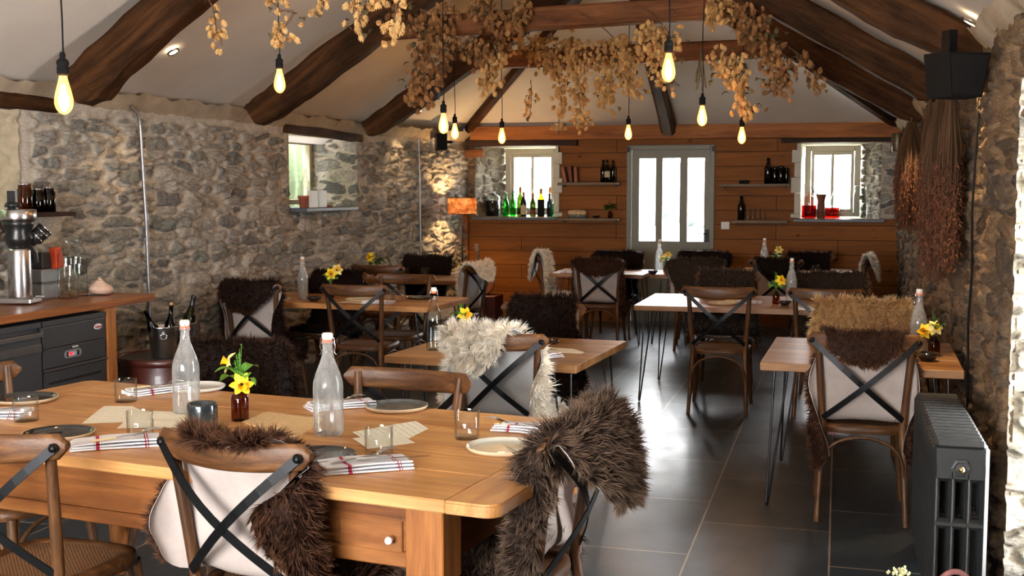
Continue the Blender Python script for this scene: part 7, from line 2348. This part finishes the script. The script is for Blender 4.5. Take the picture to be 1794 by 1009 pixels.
# right rear sill
jar((-0.335, 13.98, SZ), 'red-filled demijohn with wicker neck on the rear right sill', 0.085, 0.31, 'pink_glass', None, 'red_liquid', 0.50, 'demijohn', 0.22)
m = MB(); m.lathe([(0.020, 0.28), (0.022, 0.31), (0.012, 0.33), (0.008, 0.43), (0.0005, 0.43)], 16); o = m.build('airlock', M['glass'], None); o.location = (-0.335, 13.98, SZ + 0.012); tag(o, 'glass airlock standing in the neck of the red demijohn', 'airlock')
m = MB(); m.lathe([(0.0005, 0), (0.045, 0), (0.050, 0.01), (0.045, 0.15), (0.040, 0.20), (0.062, 0.285), (0.056, 0.285), (0.036, 0.20), (0.0005, 0.19)], 26)
o = m.build('stoneware_vase', M['book_brown'], None); o.location = (-0.20, 14.05, SZ); tag(o, 'dark flared stoneware vase between the two red vessels', 'vase')
jar((-0.075, 13.98, SZ), 'round jar of orange-red liquid on the rear right sill', 0.088, 0.27, 'bottle_glass', None, 'orange_liquid', 0.48, 'demijohn', 0.35)
jar((0.075, 14.02, SZ), 'clear glass jar in the middle of the rear right sill', 0.06, 0.22, 'glass')
jar((0.24, 14.0, SZ), 'big ribbed clear jar at the right end of the rear right sill', 0.082, 0.37, 'bottle_glass', 'glass')
wine((-0.05, 14.14, SZ), 'clear flask at the back of the rear right sill', h=0.40, r=0.04, glass='bottle_glass')
# left wall recess sill
SZ2 = 1.4497
t = empty('terracotta_pot', (-4.66, 9.53, SZ2), 0, 'small terracotta pot on the slate sill of the left recess', 'pot')
m = MB(); m.lathe([(0.0005, 0), (0.033, 0), (0.045, 0.085), (0.050, 0.087), (0.050, 0.11), (0.045, 0.11), (0.042, 0.085), (0.03, 0.01), (0.0005, 0.01)], 26); m.build('pot_body', M['terracotta'], t)
for i, (y, w_) in enumerate(((9.72, 0.19), (9.93, 0.15))):
    m = MB(); m.box((0, 0, 0.078), (0.02, w_, 0.156), ch=0.002); m.box((0.0105, 0, 0.078), (0.001, w_ * 0.55, 0.10))
    o = m.build('white_board', M['white_board'], None); o.location = (-4.66, y, SZ2); tag(o, ['wider pale board propped on the sill of the left recess', 'narrower pale board beside the wider one in the left recess'][i], 'board')
wine((-4.86, 9.98, SZ2), 'clear bottle behind the pale boards in the left recess', h=0.36, r=0.045, glass='bottle_misted')
wine((-4.90, 10.20, SZ2), 'second clear bottle deeper in the left recess', h=0.34, r=0.042, glass='bottle_glass')
m = MB(); m.lathe([(0.0005, 0), (0.03, 0), (0.034, 0.02), (0.028, 0.05), (0.020, 0.06), (0.022, 0.085), (0.0005, 0.085)], 20)
o = m.build('tealight_glass', M['glass'], None); o.location = (-4.72, 10.30, SZ2); tag(o, 'tiny glass ornament at the right end of the left recess sill', 'ornament')
m = MB(); m.lathe([(0.0005, 0), (0.06, 0), (0.065, 0.012), (0.0005, 0.022)], 20); o = m.build('wooden_dish', M['plate_wood'], None); o.location = (-4.72, 10.14, SZ2); tag(o, 'small wooden disc lying in the left recess', 'dish')

# ------------------------------------------------------------------ guitar on its box
m = MB(); m.box((0, 0, 0.18), (0.36, 0.34, 0.36), ch=0.008)
o = m.build('storage_box', M['oxblood'], None); o.location = (-4.07, 13.18, 0); tag(o, 'dark oxblood box under the guitar', 'box')
t = empty('guitar', (-4.08, 13.16, 0.3605), rot(8), 'small round-bodied guitar standing on the dark red box by the rear wall', 'guitar')
t.rotation_euler = (rot(-8), rot(-9), rot(8))
out = []
for k in range(48):
    a = 2 * PI * k / 48; r_ = 0.155 * (1 - 0.10 * math.cos(2 * a) * 0.3) - (0.03 if False else 0)
    out.append((r_ * math.cos(a) * (0.98 if math.sin(a) < 0 else 0.86 + 0.12 * (1 - math.sin(a))), 0.155 + 0.155 * math.sin(a)))
m = MB(); FR = Matrix(((1, 0, 0, 0), (0, 0, 1, 0), (0, 1, 0, 0), (0, 0, 0, 1)))
m.prism([(p[0], p[1]) for p in out], -0.04, 0.04, M_=FR, smooth=True); m.build('body', M['guitar_top'], t)
m = MB(); m.lathe([(0.0005, 0.0012), (0.032, 0.0012)], 26, M_=Matrix.Translation((0, -0.0405, 0.18)) @ Matrix.Rotation(PI / 2, 4, 'X')); m.tube([(0.035 * math.cos(a), -0.0415, 0.18 + 0.035 * math.sin(a)) for a in arc(0, 2 * PI, 24)], 0.002, 6); m.build('sound_hole', M['matt_black'], t)
m = MB(); m.box((0, -0.046, 0.075), (0.09, 0.010, 0.014), ch=0.003); m.build('bridge', M['guitar_neck'], t)
m = MB(); m.box((0, -0.040, 0.42), (0.036, 0.026, 0.24), ch=0.005); m.build('neck', M['guitar_neck'], t)
m = MB(); m.box((0, -0.032, 0.575), (0.05, 0.016, 0.085), ch=0.004)
for k in range(3):
    for s in (-1, 1): m.tube([(s * 0.02, -0.03, 0.55 + k * 0.022), (s * 0.04, -0.03, 0.55 + k * 0.022)], 0.004, 6)
m.build('headstock', M['guitar_neck'], t)

# ------------------------------------------------------------------ cable and wall lamp on the right wall
m = MB(); m.tube([(0.655, 6.02, 2.25), (0.635, 6.0, 1.9), (0.625, 6.01, 1.5), (0.63, 5.97, 1.2), (0.625, 6.02, 0.95), (0.63, 5.99, 0.6), (0.64, 6.0, 0.1)], 0.006, 8)
o = m.build('black_cable', M['matt_black'], None); tag(o, 'black cable hanging down the right stone wall beside the table', 'cable')
t = empty('wall_candle_holder', (0.58, 8.40, 1.60), 0, 'small dark wall lamp with glass top and thin rod on the right stone wall', 'wall lamp')
m = MB(); m.lathe([(0.0005, 0.14), (0.035, 0.155), (0.065, 0.19), (0.060, 0.20), (0.03, 0.17), (0.0005, 0.16)], 22); m.box((0.04, 0, 0.16), (0.10, 0.02, 0.015)); m.build('dish', M['iron'], t)
m = MB(); m.lathe([(0.028, 0.17), (0.038, 0.22), (0.036, 0.29)], 20); m.build('glass_shade', M['bottle_glass'], t)
m = MB(); m.tube([(0.02, 0, 0.15), (0.02, 0, -0.05), (0.03, 0.02, -0.09)], 0.004, 8); m.build('rod', M['bright_steel'], t)
m = MB(); m.box((0, 0, 0), (0.03, 0.075, 0.075), ch=0.004)
o = m.build('switch_box', M['white_plastic'], None); o.location = (0.625, 8.55, 1.47); tag(o, 'small white switch box below the wall lamp on the right wall', 'switch')

# ------------------------------------------------------------------ dried bunches on the right wall
def strand_mesh(name, segs, mat, parent=None):
    """segs: array (n,3 points,3) and widths; two crossed ribbons would be too heavy, one ribbon each."""
    P0, P1, P2, wd = segs
    n = len(P0); rng = np.random.RandomState(n)
    D = P2 - P0; T = np.cross(D, rng.normal(0, 1, (n, 3))); T /= np.linalg.norm(T, axis=1)[:, None] + 1e-9
    w = wd[:, None]
    V = np.concatenate([P0 - T * w, P0 + T * w, P1 - T * w, P1 + T * w, P2 - T * w * 0.3, P2 + T * w * 0.3])
    i = np.arange(n)
    F = [np.stack([i, n + i, 3 * n + i, 2 * n + i], -1), np.stack([2 * n + i, 3 * n + i, 5 * n + i, 4 * n + i], -1)]
    return np_mesh(name, V, F, mat, parent)
def dried_bunch(x, y, ztop, zbot, rad, label, seed, n=900):
    rng = np.random.RandomState(seed)
    t = empty('dried_bunch', (x, y, ztop), 0, label, 'dried plants')
    Lh = ztop - zbot
    a = rng.uniform(0, 2 * PI, n); rr = rad * np.sqrt(rng.uniform(0, 1, n)); ln = Lh * rng.uniform(0.55, 1.0, n)
    P0 = np.stack([rr * 0.15 * np.cos(a) * 0.6, rr * 0.15 * np.sin(a), rng.uniform(-0.03, 0.02, n)], -1)
    P2 = np.stack([rr * 0.28 * np.cos(a), rr * np.sin(a), -ln], -1)
    P1 = (P0 + P2) / 2 + np.stack([0.12 * rr * np.cos(a), 0.45 * rr * np.sin(a), 0 * a], -1)
    strand_mesh('stalks', (P0, P1, P2, np.full(n, 0.0016)), M['vine'], t)
    m_ = n * 12
    k = rng.randint(0, n, m_); q = rng.uniform(0.25, 1.0, m_)[:, None]
    B = P1[k] + (P2[k] - P1[k]) * q + rng.normal(0, 0.010, (m_, 3))
    d = rng.normal(0, 1, (m_, 3)); d[:, 2] = -abs(d[:, 2]) - 0.6; d /= np.linalg.norm(d, axis=1)[:, None]
    strand_mesh('seed_heads', (B, B + d * 0.010, B + d * 0.022, np.full(m_, 0.0034)), M['dried'], t)
    m = MB(); m.tube([(0, 0, 0.06), (0, 0, 0.0), (0, 0, -0.02)], [0.003, 0.012, 0.014], 10); m.build('tie', M['vine'], t)
dried_bunch(0.54, 7.0, 2.10, 1.08, 0.28, 'largest dried bunch on the right wall, left of the black cable', 51, 800)
dried_bunch(0.55, 6.45, 2.12, 1.18, 0.20, 'dried bunch hanging beside the black cable on the right wall', 52, 700)
dried_bunch(0.55, 7.9, 2.15, 1.35, 0.18, 'dried bunch between the largest bunch and the wall lamp', 53, 500)
dried_bunch(0.55, 9.9, 2.14, 1.28, 0.38, 'farthest dried bunch on the right wall near the rear window', 54, 1000)

# ------------------------------------------------------------------ hops
def hop_proto(seed):
    """One papery hop cone made of overlapping bracts: vertices and triangles."""
    rn = random.Random(seed); V = []; Fs = []
    for ring in range(6):
        z = -0.15 - 0.85 * ring / 5.0; R_ = 0.35 * math.sin(PI * (0.22 + 0.64 * ring / 5.0))
        nb = 6 if ring < 5 else 3
        for b in range(nb):
            a = 2 * PI * (b + 0.5 * (ring % 2)) / nb + rn.uniform(-0.15, 0.15); w = 0.46
            o0 = len(V)
            V += [(R_ * 0.35 * math.cos(a), R_ * 0.35 * math.sin(a), z + 0.26), (R_ * 1.05 * math.cos(a - w), R_ * 1.05 * math.sin(a - w), z + 0.04), (R_ * 1.42 * math.cos(a), R_ * 1.42 * math.sin(a), z - 0.24), (R_ * 1.05 * math.cos(a + w), R_ * 1.05 * math.sin(a + w), z + 0.04)]
            Fs += [(o0, o0 + 1, o0 + 2), (o0, o0 + 2, o0 + 3)]
    return np.array(V), np.array(Fs)
HP = [hop_proto(k) for k in range(4)]
def hop_garland(spine, n, size, spread, label, seed, dark=False, leaves=20, vine=True, drop=0.0):
    """spine: list of (point) the garland follows. Cones hang around it."""
    rng = np.random.RandomState(seed); rn = random.Random(seed)
    sp_ = np.array(spine, float)
    seg = np.concatenate([[0], np.cumsum(np.linalg.norm(np.diff(sp_, axis=0), axis=1))])
    o0 = sp_[0]
    t = empty('hop_garland', tuple(o0), 0, label, 'dried hops')
    def at(q): return np.stack([np.interp(q * seg[-1], seg, sp_[:, k]) for k in range(3)], -1)
    q = rng.uniform(0, 1, n); c = at(q)
    off = rng.normal(0, 1, (n, 3)) * spread * np.array([0.5, 0.5, 0.55]); off[:, 2] -= abs(rng.normal(0, 1, n)) * spread * 0.3 + drop * rng.uniform(0, 1, n)
    # gather in small clusters
    cl = rng.randint(0, max(1, n // 5), n); coff = rng.normal(0, 1, (max(1, n // 5), 3)) * spread * 0.8; cq = rng.uniform(0, 1, max(1, n // 5)); cc = at(cq)
    useq = rng.uniform(0, 1, n) < 0.75
    c = np.where(useq[:, None], cc[cl] + coff[cl] * np.array([0.6, 0.6, 0.7]) + rng.normal(0, 1, (n, 3)) * size * 0.75, c + off)
    Vs = []; Fs = []; k0 = 0
    for i in range(n):
        V, F_ = HP[i % 4]
        s_ = size * rng.uniform(0.75, 1.2); a = rng.uniform(0, 6.28); tx, ty = rng.normal(0, 0.45, 2)
        R_ = (Matrix.Rotation(tx, 3, 'X') @ Matrix.Rotation(ty, 3, 'Y') @ Matrix.Rotation(a, 3, 'Z'))
        Vs.append((V * s_) @ np.array(R_).T + c[i] - o0); Fs.append(F_ + k0); k0 += len(V)
    o = np_mesh('hop_cones', np.concatenate(Vs), [np.concatenate(Fs)], M['hop_dark'] if dark else M['hop'], t, smooth=False)
    o['kind'] = 'stuff'
    if leaves:
        m = MB()
        for i in range(leaves):
            b = at(np.array([rn.random()]))[0] + rng.normal(0, 1, 3) * spread * 0.7 - o0
            d = rng.normal(0, 1, 3); d[2] = -abs(d[2]); d = d / np.linalg.norm(d) * size * rn.uniform(0.9, 1.6)
            leaf_mesh(m, tuple(b), tuple(b + d), size * rn.uniform(0.3, 0.5), size * 0.4, 4)
        lo_ = m.build('leaves', M['hop_leaf'], t); lo_['kind'] = 'stuff'
    if vine:
        m = MB()
        for r_ in range(2):
            m.tube([tuple(at(np.array([k / 14]))[0] - o0 + rng.normal(0, 1, 3) * spread * 0.15) for k in range(15)], 0.0022, 5)
        m.build('vine', M['vine'], t)
    return t
hop_garland([(-1.83, 4.2, 2.38), (-1.82, 4.2, 2.25)], 13, 0.030, 0.035, 'loose hop cones at the top edge left of the centre, nearest the camera', 14, dark=False, leaves=4)
hop_garland([(-1.71, 4.2, 2.38), (-1.78, 4.2, 2.32), (-1.81, 4.2, 2.22)], 30, 0.030, 0.030, 'pale golden hop cluster at the top edge above the second left rafter', 66, dark=False, leaves=5)
hop_garland([(-1.64, 4.2, 2.35), (-1.66, 4.2, 2.22), (-1.72, 4.2, 2.25)], 27, 0.030, 0.030, 'golden hop cluster hanging just right of the palest one at the top edge', 17, dark=False, leaves=4)
hop_garland([(-2.4, 4.6, 2.45), (-2.35, 4.6, 2.38), (-2.27, 4.6, 2.37), (-2.38, 4.6, 2.26)], 39, 0.030, 0.030, 'hop sprigs trailing at the top around the second pendant cord', 34, dark=False, leaves=4)
hop_garland([(-2.71, 4.6, 2.46), (-2.67, 4.6, 2.41), (-2.66, 4.6, 2.32), (-2.63, 4.6, 2.24)], 21, 0.030, 0.015, 'small hop sprig in front of the first left rafter', 44, dark=False, leaves=3)
hop_garland([(-2.16, 4.6, 2.44), (-2.15, 4.6, 2.37)], 10, 0.030, 0.020, 'few hop cones at the top edge between the two left bulbs', 62, dark=False, leaves=2)
hop_garland([(-3.2, 8.2, 2.94), (-2.93, 8.2, 2.85), (-2.75, 8.2, 2.96)], 126, 0.045, 0.130, 'brown hops bundled over the left end of the nearer cross beam', 44, dark=True, leaves=24)
hop_garland([(-3.02, 8.2, 2.77), (-3.06, 8.2, 2.56), (-3.04, 8.2, 2.39), (-3.09, 8.2, 2.28)], 108, 0.045, 0.070, 'brown hop tail hanging in front of the third left rafter', 46, dark=True, leaves=18)
hop_garland([(-2.88, 8.2, 2.76), (-2.86, 8.2, 2.59), (-2.92, 8.2, 2.43)], 72, 0.045, 0.060, 'brown hops around the double pendant cords', 74, dark=True, leaves=14)
hop_garland([(-2.55, 8.2, 3.04), (-2.5, 8.2, 2.87), (-2.44, 8.2, 2.91)], 81, 0.045, 0.080, 'hop bunch at the top edge over the nearer cross beam', 73, dark=True, leaves=14)
hop_garland([(-2.24, 8.2, 3.02), (-2.27, 8.2, 2.82), (-2.31, 8.2, 2.76)], 64, 0.045, 0.050, 'hop bunch wrapped over the middle of the nearer cross beam', 78, dark=True, leaves=10)
hop_garland([(-2.86, 8.4, 2.72), (-2.59, 8.4, 2.67), (-2.46, 8.4, 2.77)], 144, 0.042, 0.100, 'thick hops under the nearer cross beam left of the rear window', 86, dark=True, leaves=20)
hop_garland([(-2.55, 8.4, 2.69), (-2.54, 8.4, 2.52), (-2.57, 8.4, 2.39)], 108, 0.040, 0.070, 'hop tail left of the small pendant bulb, ending in grey lavender', 96, dark=False, leaves=10)
hop_garland([(-2.9, 10.2, 2.94), (-2.55, 10.2, 2.86), (-2.29, 10.2, 2.8)], 198, 0.042, 0.130, 'golden hops along the left half of the farther cross beam', 96, dark=False, leaves=16)
hop_garland([(-2.53, 10.0, 2.86), (-2.42, 10.0, 2.63), (-2.37, 10.0, 2.43), (-2.41, 10.0, 2.15)], 126, 0.042, 0.070, 'long golden hop tail reaching the wooden wall left of the door', 71, dark=False, leaves=10)
hop_garland([(-2.66, 10.0, 2.59), (-2.65, 10.0, 2.44), (-2.67, 10.0, 2.26)], 18, 0.040, 0.020, 'thin wisp of hops left of the long golden tails', 41, dark=False, leaves=4)
hop_garland([(-2.24, 10.0, 2.72), (-2.22, 10.0, 2.52), (-2.2, 10.0, 2.2)], 108, 0.042, 0.060, 'second long golden hop tail in the middle of the far beam', 47, dark=False, leaves=8)
hop_garland([(-2.3, 10.0, 2.82), (-1.99, 10.0, 2.81), (-1.74, 10.0, 2.86)], 216, 0.042, 0.120, 'golden hops at the centre of the farther cross beam', 31, dark=False, leaves=14)
hop_garland([(-1.95, 9.8, 2.6), (-1.97, 9.8, 2.48), (-1.9, 9.8, 2.35)], 81, 0.042, 0.080, 'golden hop cluster drooping left of the rear door bulb', 46, dark=False, leaves=8)
hop_garland([(-1.75, 9.8, 2.74), (-1.75, 9.8, 2.54), (-1.7, 9.8, 2.5)], 108, 0.042, 0.090, 'golden hop cluster above the rear door', 60, dark=False, leaves=8)
hop_garland([(-1.34, 8.2, 2.71), (-1.22, 8.2, 2.64), (-1.1, 8.2, 2.7)], 108, 0.040, 0.090, 'hops around the large right-hand bulb', 17, dark=False, leaves=10)
hop_garland([(-1.28, 8.2, 2.5), (-1.26, 8.2, 2.42), (-1.1, 8.2, 2.34)], 28, 0.040, 0.050, 'few hops dangling beside and below the large right-hand bulb', 48, dark=False, leaves=6)
hop_garland([(-0.87, 8.0, 2.93), (-0.77, 8.0, 2.81), (-0.85, 8.0, 2.8)], 72, 0.040, 0.070, 'greenish hops at the top edge right of the door pendants', 26, dark=False, leaves=16)
hop_garland([(-0.77, 8.0, 2.54), (-0.69, 8.0, 2.39), (-0.65, 8.0, 2.27)], 144, 0.040, 0.090, 'leafy hops hanging over the right part of the cross beam', 29, dark=False, leaves=24)
hop_garland([(-0.65, 8.0, 2.26), (-0.63, 8.0, 2.18), (-0.56, 8.0, 2.16)], 23, 0.045, 0.035, 'lowest hop cluster tangled above the low right pendant', 15, dark=False, leaves=5)
hop_garland([(-0.69, 8.0, 2.81), (-0.54, 8.0, 2.69), (-0.46, 8.0, 2.54)], 144, 0.040, 0.100, 'leafy hop bundle at the junction of beam and right rafters', 72, dark=True, leaves=40)
hop_garland([(-0.46, 8.0, 2.5), (-0.37, 8.0, 2.38), (-0.46, 8.0, 2.29)], 90, 0.040, 0.090, 'leafy hops hanging in front of the lowest right rafter', 8, dark=True, leaves=36)
hop_garland([(-0.35, 8.0, 2.57), (-0.2, 8.0, 2.45), (-0.14, 8.0, 2.24)], 33, 0.036, 0.040, 'outermost thin hop sprig at the right, over the rafters', 83, dark=True, leaves=14)
m = MB(); rn = random.Random(9)
for k in range(40):
    a = rn.uniform(0, 6.28); m.tube([(0, 0, 0.05), (0.02 * math.cos(a), 0.02 * math.sin(a), -0.03), (0.045 * math.cos(a), 0.045 * math.sin(a), -rn.uniform(0.08, 0.17))], [0.002, 0.003, 0.006], 5)
o = m.build('lavender_bunch', m_plain('dried_lavender', srgb(70, 74, 84), 0.85), None); o.location = (-3.0, 8.4, 2.46); tag(o, 'small grey dried lavender bunch hanging under the brown hop tail', 'dried plants')
m = MB()
for k in range(16):
    a = rn.uniform(0, 6.28); m.tube([(0, 0, 0.10), (0.02 * math.cos(a), 0.02 * math.sin(a), -0.03), (0.04 * math.cos(a), 0.04 * math.sin(a), -rn.uniform(0.1, 0.2))], [0.0015, 0.002, 0.003], 5)
o = m.build('herb_bunch', M['hop_leaf'], None); o.location = (-0.95, 8.2, 2.50); tag(o, 'thin grey-green herb bunch beside the pendant cord above the door edge', 'dried plants')
m = MB()
for (x0, x1, y, z) in ((-2.6, -2.2, 8.3, 2.84), (-2.0, -1.6, 8.3, 2.86), (-1.5, -1.2, 8.3, 2.88)):
    m.tube([(x0 + (x1 - x0) * k / 8, y + 0.06 * math.sin(k), z + 0.08 * math.sin(PI * k / 8) - 0.15 * (k / 8)) for k in range(9)], 0.004, 5)
o = m.build('hop_bine', M['vine'], None); tag(o, 'bare twisting vine stems looping over the nearer cross beam', 'dried plants')
